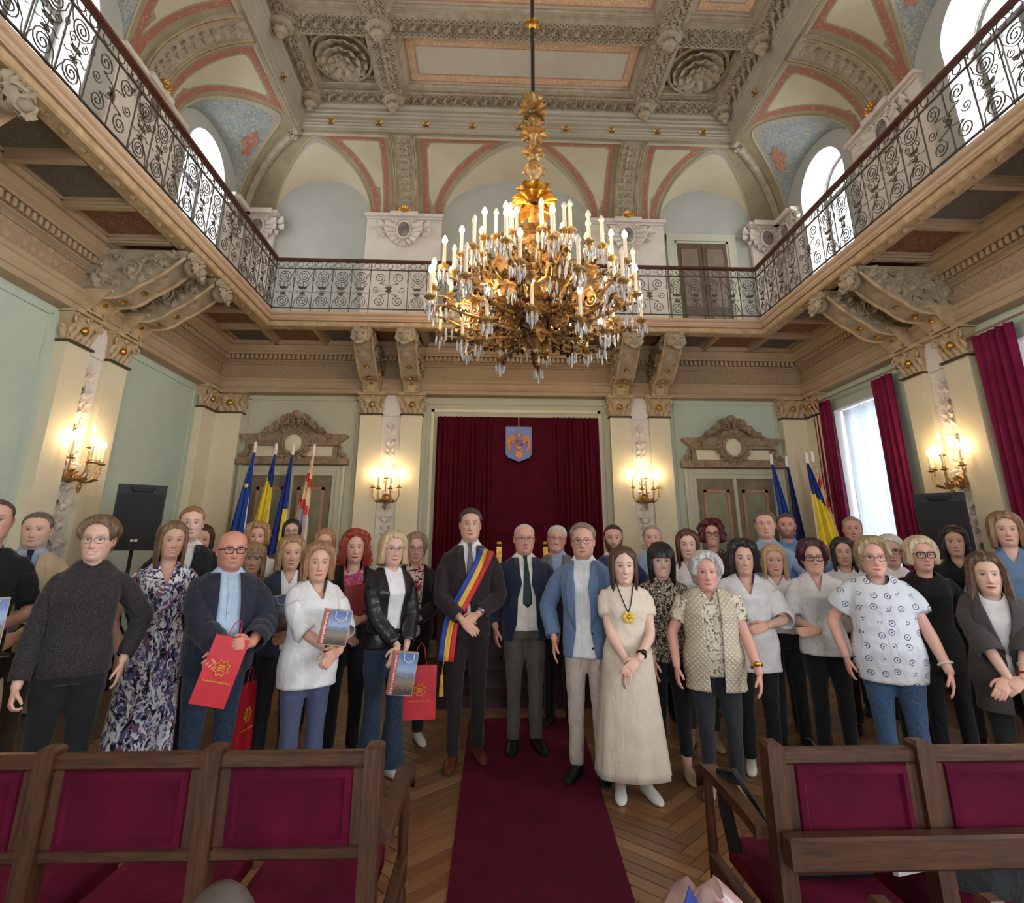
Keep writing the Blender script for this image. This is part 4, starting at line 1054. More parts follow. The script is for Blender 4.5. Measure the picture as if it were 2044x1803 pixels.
# ================================================================== loudspeakers on stands
M_SPK = mat('black_speaker_shell', (24, 24, 26), .55, .15, 20, .1, 200); M_GRL = mat('speaker_grille', (14, 14, 16), .5, .2, 200, .3, 400)
def speaker(x, y, zb, rz, label, label2):
    st = thing('speaker_stand', label2, 'speaker stand', (x, y, 0), rz)
    m = MB(); m.tube([(0, 0, .55), (0, 0, zb-.001)], .0175, 10); m.tube([(0, 0, .25), (0, 0, .9)], .022, 10); m.build('pole', M_SPK, st)
    for q in range(3):
        a = q*2*PI/3+.3; m = MB(); m.tube([(0, 0, .85), (.5*math.cos(a), .5*math.sin(a), .02)], .013, 8); m.build('leg', M_SPK, st); m = MB(); m.tube([(0, 0, .35), (.3*math.cos(a), .3*math.sin(a), .36)], .009, 6); m.build('brace', M_SPK, st)
    s = thing('loudspeaker', label, 'loudspeaker', (x, y, zb), rz); h = .64; w_ = .21
    m = MB(); P = []
    for z in (0, h):
        P.append([(-w_, -.19, z), (w_, -.19, z), (w_*.95, -.05, z), (w_*.62, .19, z), (-w_*.62, .19, z), (-w_*.95, -.05, z)])
    m.loft(P); m.build('cabinet', M_SPK, s, 25)
    m = MB(); m.box((-w_+.018, -.205, .02), (w_-.018, -.185, h-.09)); m.build('grille', M_GRL, s, 0)
    m = MB(); m.prism([(-.09, h-.075), (.09, h-.075), (.07, h-.03), (-.07, h-.03)], -.20, -.188, 'y'); m.tube([(-.10, -.195, h-.03), (-.075, -.2, h-.072), (.075, -.2, h-.072), (.10, -.195, h-.03)], .006, 5); m.build('handle_recess', M_GRL, s)
    m = MB(); m.box((-.03, -.21, .085), (-.004, -.204, .105)); m.box((.002, -.21, .085), (.03, -.204, .105)); m.box((-.02, -.211, .09), (.02, -.209, .093)); m.build('badge', M_WHITE, s, 0)
    # the rear socket keeps the cabinet on its pole
speaker(-4.02, 5.95, 1.52, R(32), 'black loudspeaker beside the windowless pale green wall', 'black tripod stand under the loudspeaker by the windowless wall')
speaker(4.20, 5.62, 1.46, R(-38), 'black loudspeaker between the plum drape and the wall light', 'black tripod stand under the loudspeaker by the windows')

# ================================================================== wall lights
M_BULB, n, b = newmat('lit_bulb'); b.inputs['Base Color'].default_value = (1, .85, .6, 1); b.inputs['Emission Color'].default_value = (1, .70, .36, 1); b.inputs['Emission Strength'].default_value = 85
M_BULB0 = mat('unlit_glass_bulb', (226, 214, 200), .12, .05, spec=.8); M_CANDLE = mat('candle_sleeve', (236, 220, 190), .5, .06); M_BRZ = mat('gilt_bronze', (196, 158, 100), .4, .3, 25, metal=.6, col2=(130, 96, 58))
def bulb_prof(r=.02, h=.075): return [(.008, 0), (.011, .008), (r, h*.38), (r*.9, h*.55), (r*.45, h*.85), (.001, h)]
BULBM = MB().lathe(bulb_prof(), 10).mesh('bulb', 60, [M_BULB]); BULB0 = MB().lathe(bulb_prof(), 10).mesh('bulb', 60, [M_BULB0])
def candle_mesh(h=.17, name='candle'):
    m = MB(); m.lathe([(.002, -.02), (.03, -.012), (.042, 0), (.03, .004), (.017, .006), (.019, .03), (.0135, .035), (.0135, h), (.002, h)], 10); m.m = [1 if i < 50 else 0 for i in range(len(m.f))]
    return m.mesh(name, 40, [M_CANDLE, M_BRZ])
CANM = candle_mesh()
def sconce(fr, label):
    t = thing('wall_sconce', label, 'wall light', group='wall sconces'); t.matrix_basis = fr
    m = MB(); m.lathe([(.002, 0), (.075, .004), (.08, .02), (.05, .035), (.02, .045), (.018, .07), (.002, .07)], 16, 0, (0, 0, 0), 'y')
    for q in range(8): m.merge(LEAF, TR((0, -.02, 0), 0, .9, ry=q*PI/4))
    m.build('backplate', M_BRZ, t, 45)
    arms = [(-.20, -.14, .16), (-.09, -.26, .13), (.09, -.26, .13), (.20, -.14, .16), (0, -.17, .30)]
    for i, (x, y, z) in enumerate(arms):
        m = MB(); m.tube([(0, -.06, 0), (x*.35, -.06+(y+.06)*.5, -.07), (x*.8, y*.9, -.05), (x*1.02, y, .03), (x, y, z-.03)] if i < 4 else [(0, -.06, 0), (0, -.12, -.03), (0, -.17, .05), (0, -.17, z-.03)], .010, 7)
        m.merge(LEAF, TR((x*.6, y*.75, -.07), math.atan2(x, .3), 1., rx=R(40)), 0); m.merge(volute(.03, .012, 1.5, 14), TR((x*.5, y*.6, -.03)))
        a = m.build('arm', M_BRZ, t, 45)
        c = link('candle', CANM, t, TR((x, y, z))); link('bulb', BULBM, c, TR((0, 0, .17)))
    m = MB(); m.ball((0, -.14, -.12), (.025, .025, .04), 8); m.lathe([(.004, -.19), (.014, -.17), (.02, -.13), (.002, -.10)], 8, 0, (0, -.14, 0)); m.build('finial', M_BRZ, t, 45)
sconce(on_back(-PILX, 2.28, .06), 'gilt candle sconce on the pilasters between the curtain and the door near the windowless wall'); sconce(on_back(PILX, 2.30, .06), 'gilt candle sconce on the pilasters between the curtain and the door near the windows')
sconce(on_left(6.05, 2.28, .06), 'gilt candle sconce on the windowless pale green wall'); sconce(on_right(6.05, 2.28, .06), 'gilt candle sconce on the wall between the two curtained windows')
sconce(on_left(2.95, 2.28, .06), 'gilt candle sconce on the windowless wall further down the hall'); sconce(on_right(2.95, 2.28, .06), 'gilt candle sconce on the window wall further down the hall')

# ================================================================== carpet, rostrum
m = MB(); P = []
for z in (0.0005, .004): P.append([(-.60, .4, z), (.10, .4, z), (.46, 5.9, z), (-.585, 5.9, z)])
m.loft(P); o = m.build('carpet_runner', M_CARP, None, 0); tag(o, 'burgundy carpet runner leading to the dark wooden rostrum', 'carpet')
M_MAH = mat('dark_mahogany', (58, 28, 22), .35, .3, 9, .1, 60, spec=.5, col2=(34, 16, 14))
t = thing('rostrum', 'dark mahogany rostrum desk with steps behind the man with the sash', 'desk', (-.05, 7.0, 0))
for i, (y0, z1, hw) in enumerate(((-.75, .10, 1.25), (-.45, .22, 1.1))):
    m = MB(); m.box((-hw, y0, .0 if i == 0 else .10), (hw, .5, z1)); m.box((-hw-.02, y0-.02, z1), (hw+.02, .5, z1+.02)); m.build('step', M_MAH, t, 0)
m = MB(); m.box((-.95, -.15, .24), (.95, .35, 1.02)); m.build('desk_body', M_MAH, t, 0)
for x in (-.62, 0, .62):
    m = MB()
    for a, b_ in (((x-.24, .34), (x+.24, .37)), ((x-.24, .9), (x+.24, .93)), ((x-.24, .34), (x-.21, .93)), ((x+.21, .34), (x+.24, .93))): m.box((a[0], -.175, a[1]), (b_[0], -.148, b_[1]))
    m.build('panel_moulding', M_MAH, t, 0)
m = MB(); m.box((-1.0, -.2, 1.02), (1.0, .4, 1.06)); m.build('desk_top', M_MAH, t, 0)
t = thing('chair', 'high-backed chair with red velvet and gilt top behind the rostrum desk', 'chair', (.05, 8.2, .0))
m = MB(); m.box((-.30, -.03, .5), (.30, .03, 1.52)); m.build('backrest', M_VEL, t, 0)
for s in (-1, 1):
    m = MB(); m.box((s*.33-.035, -.04, .0), (s*.33+.035, .04, 1.56)); m.ball((s*.33, 0, 1.60), .045, 8); m.build('post', M_GOLD, t, 30); m = MB(); m.box((s*.3-.03, -.52, 0), (s*.3+.03, -.46, .45)); m.build('leg', M_GOLD, t, 0)
m = MB(); m.box((-.33, -.55, .42), (.33, .03, .52)); m.build('seat', M_VEL, t, 0)

# ================================================================== seat rows in the foreground
def oak(name, sc):
    m, n, b = newmat(name); v = n.coord('Object', sc); n.link(n.ramp(n.noise(1.5, 4, .6, v, .8), [(.3, lin((44, 23, 13))), (.7, lin((82, 48, 28)))]), b.inputs['Base Color']); b.inputs['Roughness'].default_value = .42; n.link(n.bump(n.noise(3, 3, .6, v), .06), b.inputs['Normal']); return m
M_OAK = oak('oiled_oak_rail', (4, 40, 40)); M_OAKV = oak('oiled_oak_post', (40, 40, 4)); M_OAKY = oak('oiled_oak_arm', (40, 4, 40))
def bev_box(m, a, b_, r=.008, mi=0):
    x0, y0, z0 = a; x1, y1, z1 = b_; P = []
    for d, z in ((r, z0), (0, z0+r), (0, z1-r), (r, z1)): P.append([(x0+d, y0+d, z), (x1-d, y0+d, z), (x1-d, y1-d, z), (x0+d, y1-d, z)])
    m.loft(P, mi)
def seat_row(name, label, xs, yb, zt, arm_end, ledge=False, rot=0.):
    t = thing(name, label, 'theatre seats', (0, yb, 0), 0, 'rows of velvet seats')
    for i, x in enumerate(xs):
        m = MB(); bev_box(m, (x-.027, -.03, 0), (x+.027, .035, zt), .01); m.build('post', M_OAKV, t, 30)
    for x0, x1 in zip(xs, xs[1:]):
        a, b_ = x0+.027, x1-.027
        m = MB(); bev_box(m, (a, -.014, zt-.065), (b_, .02, zt-.02), .006); m.build('top_rail', M_OAK, t, 30)
        m = MB(); bev_box(m, (a, -.014, .655), (b_, .02, .69), .006); m.build('bottom_rail', M_OAK, t, 30)
        for s, xx in ((1, a), (-1, b_)):
            m = MB(); bev_box(m, (min(xx, xx+s*.035), -.012, .69), (max(xx, xx+s*.035), .018, zt-.065), .004); m.build('stile', M_OAKV, t, 30)
        m = MB(); c0, c1 = a+.035, b_-.035; P = []
        for d, y in ((0, -.004), (.004, -.02), (.022, -.026), (.03, -.014)): P.append([(c0+d, y, .69+d), (c1-d, y, .69+d), (c1-d, y, zt-.065-d), (c0+d, y, zt-.065-d)])
        m.loft(P); m.build('back_panel', M_SEATV, t, 30)
        m = MB(); P = []
        for d, z in ((.02, .36), (0, .38), (0, .44), (.03, .47), (.08, .482)): P.append([(a+.01+d, .06+d, z), (b_-.01-d, .06+d, z), (b_-.01-d, .56-d, z), (a+.01+d, .56-d, z)])
        m.loft(P); m.build('seat_cushion', M_SEATV, t, 60)
    if ledge: m = MB(); bev_box(m, (xs[0]-.02, -.10, .645), (xs[-1]+.02, -.045, .735), .008); m.build('rear_ledge', M_OAK, t, 30)
    for x in arm_end:
        m = MB(); P = []
        for y, z, w_ in ((.03, .70, .022), (.15, .715, .025), (.35, .725, .028), (.48, .725, .032), (.54, .70, .034), (.55, .66, .03)): P.append([(x-w_, y, z-.02), (x+w_, y, z-.02), (x+w_, y, z+.016), (x-w_, y, z+.016)])
        m.loft(P); m.build('armrest', M_OAKY, t, 35)
        m = MB(); m.lathe([(.018, 0), (.022, .02), (.014, .05), (.022, .09), (.024, .14), (.016, .20), (.012, .22), (.02, .24), (.02, .32), (.014, .34), (.02, .36), (.018, .70)], 12, 0, (x, .50, 0)); m.build('turned_leg', M_OAKV, t, 40)
        m = MB(); bev_box(m, (x-.02, .03, .38), (x+.02, .50, .44), .006); m.build('side_rail', M_OAKY, t, 30)
seat_row('seat_row', 'oak and crimson velvet seat row on the side of the windowless wall', [-2.30, -1.79, -1.28, -.775], 2.05, .965, [-.735])
seat_row('seat_row', 'oak and crimson velvet seat row on the window side with bags on it', [.515, 1.01, 1.51, 2.0], 2.03, .965, [.470], True)
# tops of the posts of the next row, nearest the viewer
for i, x in enumerate((.53, .80)):
    lab = ('rounded oak post of the nearest seat row beside the aisle', 'second rounded oak post from the aisle in the nearest seat row')[i]
    m = MB(); P = []
    for zz, r_ in ((0, 1), (.715, 1), (.75, .9), (.77, .6)): P.append([(x-.027*r_, 1.57-.03*r_, zz), (x+.027*r_, 1.57-.03*r_, zz), (x+.027*r_, 1.57+.03*r_, zz), (x-.027*r_, 1.57+.03*r_, zz)])
    m.loft(P); o = m.build('seat_post', M_OAKV, None, 30); tag(o, lab, 'post', 'posts of the nearest seat row')
# bags and papers left on the seats
M_BAGB = cloth('black_nylon_bag_cloth', (32, 36, 40), .5, wr=.9)
t = thing('backpack', 'black nylon backpack leaning on the seats on the window side', 'bag', (1.36, 2.24, .47))
m = MB(); m.ball((0, 0, .06), (.25, .13, .26), 20); bp_ = m.build('body', M_BAGB, t, 180); m = MB(); m.tube([(.235*math.cos(a), -.10-.02*math.sin(a), .06+.215*math.sin(a)) for a in np.linspace(.1, PI-.1, 20)], .006, 6); m.build('piping', mat('dark_piping', (50, 56, 60), .5), bp_)
t = thing('handbag', 'black leather handbag with its strap over the oak armrest', 'bag', (.78, 2.30, .484))
m = MB(); bev_box(m, (-.14, -.08, 0), (.13, .08, .10), .02); m.build('body', M_SHOEB if 'M_SHOEB' in globals() else M_SPK, t, 40)
m = MB(); m.tube([(-.14, 0, .05), (-.22, .02, .20), (-.265, .06, .28), (-.30, .09, .265), (-.30, .09, .15), (-.28, .08, .02)], .012, 6, flat=2.6); m.tube([(-.14, .03, .05), (-.20, .06, .18), (-.255, .10, .27), (-.29, .13, .25), (-.295, .13, .12)], .010, 6, flat=2.6); m.build('strap', M_SPK, t, 50)
M_FLB = patmat('floral_tote_print', (196, 180, 160), (150, 90, 100), 40, 'arab')
t = thing('tote_bag', 'flower-patterned fabric bag on the crimson seat', 'bag', (1.06, 2.42, .484)); m = MB(); P = []
for z, s_ in ((0, 1), (.09, .95), (.15, .8)): P.append([(-.12*s_, -.06*s_, z), (.09*s_, -.09*s_, z), (.12*s_, .05, z), (-.10*s_, .07, z)])
m.loft(P); m.build('body', M_FLB, t, 40); m = MB(); m.tube([(-.05, 0, .14), (-.04, 0, .22), (.03, 0, .22), (.04, 0, .14)], .008, 6); m.build('handle', M_FLB, t)
m = MB(); m.prism([(-.07, 0), (.06, 0), (.05, .17), (-.05, .16)], -.012, .012, 'y'); o = m.build('paper_bag', M_WHITE, None, 0); o.matrix_basis = TR((1.07, 2.26, .486), R(14), rx=R(-18)); tag(o, 'folded white paper bag lying against the flower-patterned bag', 'bag')
m = MB(); m.ball((0, 0, 0), (.095, .08, .13), 20); m.tube([(.07*math.cos(a), -.045, .085*math.sin(a)+.02) for a in np.linspace(.2, PI-.2, 14)], .005, 5); o = m.build('cap', mat('grey_brown_felt', (84, 74, 68), .8, .2, 20), None, 180); o.matrix_basis = TR((-1.04, 1.62, .675)); tag(o, 'grey-brown rounded bag top sticking up in front of the crimson seats', 'bag')
t = thing('gift_bag', 'clear plastic bag with a blue and red print on the floor side of the aisle', 'bag', (.12, 1.62, .0))
m = MB(); m.prism([(-.11, .70), (-.02, .70), (-.035, .76), (-.062, .815)], -.092, -.086, 'y'); m.tube([(-.114, -.09, .70), (-.062, -.09, .82), (-.03, -.09, .755)], .004, 5); m.build('blue_print', cloth('print_blue', (40, 62, 140), .5), t, 0); m = MB(); m.prism([(.0, .755), (.03, .75), (.035, .775), (.008, .782)], -.080, -.070, 'y'); m.build('red_print', cloth('print_red', (200, 40, 44), .5), t, 0)
m = MB(); P = []
for z, s_ in ((0, .6), (.3, .9), (.6, 1), (.70, .92), (.745, .7), (.775, .35)):
    P.append([(.12*s_*math.cos(a)*(1+.14*math.sin(a*5+z*20)), .085*s_*math.sin(a)*(1+.14*math.cos(a*4+z*15)), z+.02*math.sin(a*3)*(z > .6)) for a in np.linspace(0, 2*PI, 18, endpoint=False)])
m.loft(P); m.build('bag_body', mat('milky_plastic', (176, 140, 138), .3, .25, 30), t, 60)
# ================================================================== the chandelier
ch = thing('chandelier', 'huge gilt bronze chandelier with many electric candles and crystal drops', 'chandelier', (0, 5.0, 3.40))
M_CRY, n, b = newmat('crystal'); b.inputs['Base Color'].default_value = (.92, .95, 1, 1); b.inputs['Transmission Weight'].default_value = .55; b.inputs['Roughness'].default_value = .06; b.inputs['IOR'].default_value = 1.5; b.inputs['Specular IOR Level'].default_value = .8
M_BRD = mat('dark_bronze', (84, 60, 44), .4, .3, 25, metal=.7, col2=(50, 36, 28))
m = MB(); m.tube([(0, 0, 2.9), (0, 0, 5.55)], .022, 10); m.build('rod', mat('black_rod_paint', (44, 38, 36), .45, .1), ch)
m = MB(); m.lathe([(.03, 3.93), (.055, 3.96), (.06, 4.0), (.055, 4.04), (.03, 4.07)], 12)
for q in range(6): m.merge(LEAF, TR((0, 0, 4.0), q*PI/3, 1., rx=R(60)))
m.build('gilt_knot', M_GOLD, ch, 45)
m = MB(); m.lathe([(.03, 5.35), (.12, 5.42), (.15, 5.46), (.15, 5.49), (.02, 5.5)], 16); m.build('canopy', M_GOLD, ch, 40)
st = MB(); st.lathe([(.02, .02), (.05, .05), (.09, .10), (.12, .16), (.10, .22), (.05, .27), (.06, .33), (.13, .40), (.17, .47), (.14, .55), (.07, .60), (.06, .68), (.10, .76), (.16, .84), (.17, .90), (.11, .96), (.05, 1.0), (.045, 1.12), (.08, 1.18), (.09, 1.25), (.045, 1.32), (.04, 1.5), (.06, 1.56), (.03, 1.62), (.035, 1.9), (.09, 1.98), (.10, 2.05), (.05, 2.12), (.03, 2.2), (.03, 2.42), (.07, 2.48), (.03, 2.55), (.02, 2.95)], 18)
st.build('stem', M_BRZ, ch, 40)
M_FOL = mat('bright_gilt', (230, 194, 138), .42, .3, 25, metal=.4, col2=(184, 142, 90))
LG = leaf(.1, .05, .06, 6)
def spray(R_, z, nn, sc, tl, name, mt=M_BRZ):
    m = MB()
    for q in range(nn): m.merge(LG, TR((R_*math.cos(2*PI*q/nn+z), R_*math.sin(2*PI*q/nn+z), z), 2*PI*q/nn+z+R(90), sc, rx=R(tl)))
    m.build(name, mt, ch, 60, fix=False)
spray(.05, 1.62, 10, 1.9, 50, 'leaf_crown', M_GOLD); spray(.05, 1.70, 8, 1.5, 20, 'leaf_crown', M_GOLD); spray(.04, 1.55, 8, 1.6, 80, 'leaf_crown', M_GOLD)
for z, nn, sc, tl in ((1.98, 8, .9, 35), (2.10, 6, .8, -10), (2.22, 7, .9, 40), (2.46, 8, 1.1, 50), (2.56, 7, .9, 20), (2.78, 8, 1.2, 45), (2.86, 8, 1.1, 15), (2.70, 7, 1.0, 80)): spray(.04, z, nn, sc, tl, 'leaf_ring')
spray(.10, .12, 9, 1.1, 110, 'leaf_ring', M_BRZ); spray(.14, .45, 10, 1.5, 60, 'leaf_ring', M_FOL); spray(.15, .85, 12, 1.4, 55, 'leaf_ring', M_FOL); spray(.06, 1.2, 10, 1.6, 30, 'leaf_ring'); spray(.12, .3, 9, 1.1, 130, 'leaf_ring', M_BRD)
def drop_mb(L=.09, r=.012):
    m = MB(); m.lathe([(.001, 0), (.004, -.012), (.0015, -.02), (r*.6, -.028), (r, -.028-L*.3), (r*.75, -.028-L*.7), (.0005, -.028-L)], 6); return m
DR = drop_mb()
cm_ = MB()
for q in range(5): cm_.merge(DR, TR((.045*math.cos(q*2*PI/5), .045*math.sin(q*2*PI/5), -.004)))
cm_.merge(drop_mb(.12, .014), TR((0, 0, -.03)))
CRYM = cm_.mesh('crystal_drops', 30, [M_CRY])
CANL = MB(); CANL.lathe([(.002, -.03), (.022, -.022), (.05, -.004), (.054, .004), (.03, .008), (.02, .012), (.024, .035), (.017, .04), (.0165, .23), (.002, .23)], 10); CANL.m = [1 if i < 60 else 0 for i in range(len(CANL.f))]
CANL = CANL.mesh('candle', 40, [M_CANDLE, M_BRZ])
BL = MB().lathe([(.011, 0), (.014, .01), (.026, .034), (.024, .05), (.011, .082), (.001, .095)], 12).mesh('bulb', 60, [M_BULB]); BL0 = bpy.data.meshes.new_from_object(bpy.data.objects.new('t', BL)) if False else MB().lathe([(.011, 0), (.014, .01), (.026, .034), (.024, .05), (.011, .082), (.001, .095)], 12).mesh('bulb', 60, [M_BULB0])
def arm_mesh(r0, z0, r1, z1, sag, bend=0.):
    """S-curved arm in the x-z plane from the stem to the candle, dressed with leaves and a scroll"""
    m = MB(); P = []
    for t in np.linspace(0, 1, 16):
        r = r0+(r1-r0)*(t**.9 if t < .85 else t)*1.0; z = z0+(z1-z0)*t**2.4-sag*math.sin(PI*t**.8)
        P.append((r, bend*math.sin(PI*t), z))
    P[-1] = (r1, 0, z1); P[-2] = (r1+.004, 0, z1-.05)
    m.tube(P, np.linspace(.021, .011, 16), 7)
    for i in (4, 7, 10, 12):
        p = P[i]
        for s, a in ((1, 60), (-1, -60), (1, 0)): m.merge(LG, TR(p, R(-90)+R(a*.8), (.80-.03*i), rx=R(-40 if i % 2 else 30)), 0)
        m.merge(LG, TR(p, R(90), (.85-.04*i), rx=R(140)), 1)
    sp = spiral(1.6, .07, .012, 18, a0=PI, cx=P[9][0], cz=P[9][2]+.08); m.tube(sp, .009, 6)
    for q in range(5): m.merge(FLOW, TR((P[6][0], 0, P[6][2]+.05), q*1.2, .55)) if q < 1 else None
    m.ball((P[13][0], 0, P[13][2]-.03), (.018, .018, .03), 6, 1)
    return m.mesh('arm', 50, [M_BRZ, M_BRD])
TIERS = [  # radius, candle base, count, phase, stem radius, stem height, sag, radius jitter
    (.30, 1.10, 8, .2, .05, .92, .06), (.54, .98, 12, .1, .10, .80, .10), (.78, .82, 16, .0, .12, .70, .14), (.97, .62, 16, .19, .12, .50, .16), (1.06, .32, 14, .05, .12, .40, .20), (.68, .08, 10, .3, .08, .16, .08)]
k = 0
rr = random.Random(4)
for (r, zc, nn, ph, r0, z0, sag) in TIERS:
    am = [arm_mesh(r0, z0, r+dr, zc+dz-.03, sag, bd) for dr, dz, bd in ((0, 0, .05), (-.07, .07, -.05), (.03, -.03, .04))]
    for q in range(nn):
        v = q % 3; dr, dz = ((0, 0), (-.07, .07), (.03, -.03))[v]; a = 2*PI*(q+ph)/nn
        link('arm', am[v], ch, TR((0, 0, 0), a))
        c = link('candle', CANL, ch, TR(((r+dr)*math.cos(a), (r+dr)*math.sin(a), zc+dz), a))
        lit = rr.random() < .5; link('bulb', BL if lit else BL0, c, TR((0, 0, .23))); link('crystal_drops', CRYM, c, TR((0, 0, -.02)))
SPR = MB()
for q in range(9): SPR.merge(LG, TR((.0, 0, 0), R(q*40), 1.15, rx=R(30+40*(q % 3))))
SPR.merge(FLOW, TR((0, 0, .02), 0, 1.1)); SPR_C = MB();
for q in range(3): SPR_C.merge(drop_mb(.11, .013), TR((.04*math.cos(q*2.1), .04*math.sin(q*2.1), -.03)))
SPR_C = SPR_C.mesh('crystal_drops', 30, [M_CRY])
SPR = SPR.mesh('foliage_spray', 60, [M_FOL])
for R_, z, nn in ((.40, .50, 7), (.62, .40, 9), (.82, .36, 10), (.46, .74, 7), (.66, .62, 9), (.34, .95, 6)):
    for q in range(nn):
        link('crystal_drops', SPR_C, ch, TR((R_*1.08*math.cos(2*PI*q/nn+R_+.2), R_*1.08*math.sin(2*PI*q/nn+R_+.2), z-.04)))
        link('foliage_spray', SPR, ch, TR((R_*math.cos(2*PI*q/nn+R_), R_*math.sin(2*PI*q/nn+R_), z), 2*PI*q/nn+R_+R(90), .72, rx=R(rr.uniform(-20, 30))))
# ================================================================== people
M_SKIN, n, b = newmat('skin')
at = n.new('Attribute'); at.attribute_name = 'Col'
nz = n.noise(60, 3, .6, n.coord()); n.link(n.mix(n.math('MULTIPLY', nz, .08), at.outputs['Color'], (.5, .28, .2)), b.inputs['Base Color'])
b.inputs['Roughness'].default_value = .48; b.inputs['Specular IOR Level'].default_value = .35

def hairmat(c, c2):
    nm = 'hair_%d_%d_%d' % c
    if nm in MATS: return MATS[nm]
    m, n, b = newmat(nm); v = n.coord('Object', (90, 90, 7))
    n.link(n.ramp(n.noise(1.2, 3, .6, v, .6), [(.34, lin(c2)), (.62, lin(c))]), b.inputs['Base Color'])
    b.inputs['Roughness'].default_value = .42; b.inputs['Specular IOR Level'].default_value = .5; n.link(n.bump(n.noise(2, 2, .5, v), .5, .01), b.inputs['Normal']); return m
M_BLK = cloth('black_cloth', (22, 22, 25), var=.15); M_BLK2 = cloth('black_trouser_cloth', (28, 28, 32), var=.15)
M_DENIM = cloth('blue_denim', (66, 92, 128), var=.2, fine=90); M_DDEN = cloth('dark_denim', (44, 58, 80), var=.25, fine=90)
M_SHIRTW = cloth('white_shirt_cloth', (228, 228, 230)); M_SHOEB = mat('black_leather', (24, 22, 22), .4, .1); M_SHOEW = mat('white_leather', (222, 218, 212), .5, .08)
M_SHOEBR = mat('brown_leather', (96, 50, 34), .35, .2); M_SHOET = mat('tan_suede', (176, 150, 120), .8, .12); M_GLS = mat('dark_spectacle_frame', (40, 26, 26), .35, .1); M_GLT = mat('thin_metal_frame', (120, 108, 104), .35, .1, metal=.6)

# ---- voxel-joined solids, evaluated all at once
SOL = []
def solid(mb, vox=.012, smooth=5):
    me = mb.mesh('solid', 0)
    o = bpy.data.objects.new('solid', me); COL.objects.link(o)
    r = o.modifiers.new('r', 'REMESH'); r.mode = 'VOXEL'; r.voxel_size = vox
    if smooth: s = o.modifiers.new('s', 'SMOOTH'); s.factor = .5; s.iterations = smooth
    SOL.append(o); return len(SOL)-1
SOLM = {}
def eval_solids():
    bpy.context.view_layer.update(); dg = bpy.context.evaluated_depsgraph_get()
    for i, o in enumerate(SOL):
        if i in SOLM: continue
        SOLM[i] = bpy.data.meshes.new_from_object(o.evaluated_get(dg))
    for o in SOL:
        me = o.data; bpy.data.objects.remove(o); bpy.data.meshes.remove(me)
# ---- hands: right hand, wrist at origin, fingers along -z, palm towards +x (thumb side -y)
def hand_mb(curl, spread=1.):
    m = MB(); P = []
    for z, a, t in ((.012, .026, .021), (-.01, .029, .019), (-.04, .038, .017), (-.075, .041, .015), (-.092, .039, .012)):
        an = np.linspace(0, 2*PI, 12, endpoint=False); P.append(np.stack([t*np.cos(an), a*np.sin(an)*1.0, np.full(12, z)], 1))
    m.loft(P)
    for i, (y, L) in enumerate(((-.029, .072), (-.010, .080), (.009, .074), (.027, .058))):
        p = np.array([0., y, -.085]); a = 0; pts = [p.copy()]; d0 = y*.9*spread
        for j, f in enumerate((.42, .32, .26)):
            a += curl*(.7 if j == 0 else 1.)
            p = p+L*f*np.array([math.sin(a), d0, -math.cos(a)]); pts.append(p.copy())
        m.tube(pts, [.0092, .0088, .008, .0065], 7)
    th = [(.004, -.024, -.022), (.012, -.046, -.045), (.020+.012*curl, -.054, -.068), (.028+.02*curl, -.052, -.092)]
    m.tube(th, [.014, .012, .0105, .0078], 7); return m
HAND = {'relax': solid(hand_mb(.28), .0045, 2), 'grip': solid(hand_mb(.85, .3), .0045, 2), 'flat': solid(hand_mb(.12), .0045, 2)}
# ---- head
HZ = np.array([-.19, -.16, -.135, -.124, -.117, -.108, -.095, -.075, -.05, -.025, 0, .025, .05, .075, .095, .11, .118])
HW = np.array([.063, .060, .058, .057, .056, .059, .066, .0725, .077, .0795, .081, .0815, .080, .073, .058, .037, .010])
HF = np.array([.052, .048, .049, .062, .080, .088, .092, .090, .090, .091, .090, .095, .094, .084, .066, .042, .012])
HB = np.array([.070, .066, .066, .068, .070, .072, .075, .080, .086, .093, .098, .101, .101, .094, .078, .052, .014])
def ring_xy(z, th, hs, grow=0.):
    """point of the head outline at height z, angle th (0 = front)"""
    w_ = np.interp(z, HZ, HW)*hs['w']; f_ = np.interp(z, HZ, HF); b_ = np.interp(z, HZ, HB)
    jaw = np.clip((-.05-z)/.06, 0, 1)*np.clip((z+.125)/.01, 0, 1)
    w_ = w_*(1+(hs['jaw']-1)*np.clip((-.02-z)/.07, 0, 1))
    p = 1+.30*jaw*(np.cos(th) > 0)
    x = (w_+grow)*np.sign(np.sin(th))*np.abs(np.sin(th))**p
    y = np.where(np.cos(th) > 0, -(f_+grow)*np.abs(np.cos(th))**.92, (b_+grow)*np.abs(np.cos(th))**.95)
    return x, y
_s = np.linspace(-1, 1, 84, endpoint=False); THS = PI*(.42*_s+.58*_s**3)
ZS = np.concatenate([np.linspace(-.19, -.125, 6), np.linspace(-.120, -.094, 7), np.linspace(-.0905, -.058, 12), np.linspace(-.054, -.02, 9), np.linspace(-.0165, .031, 15), np.linspace(.037, .118, 14)])
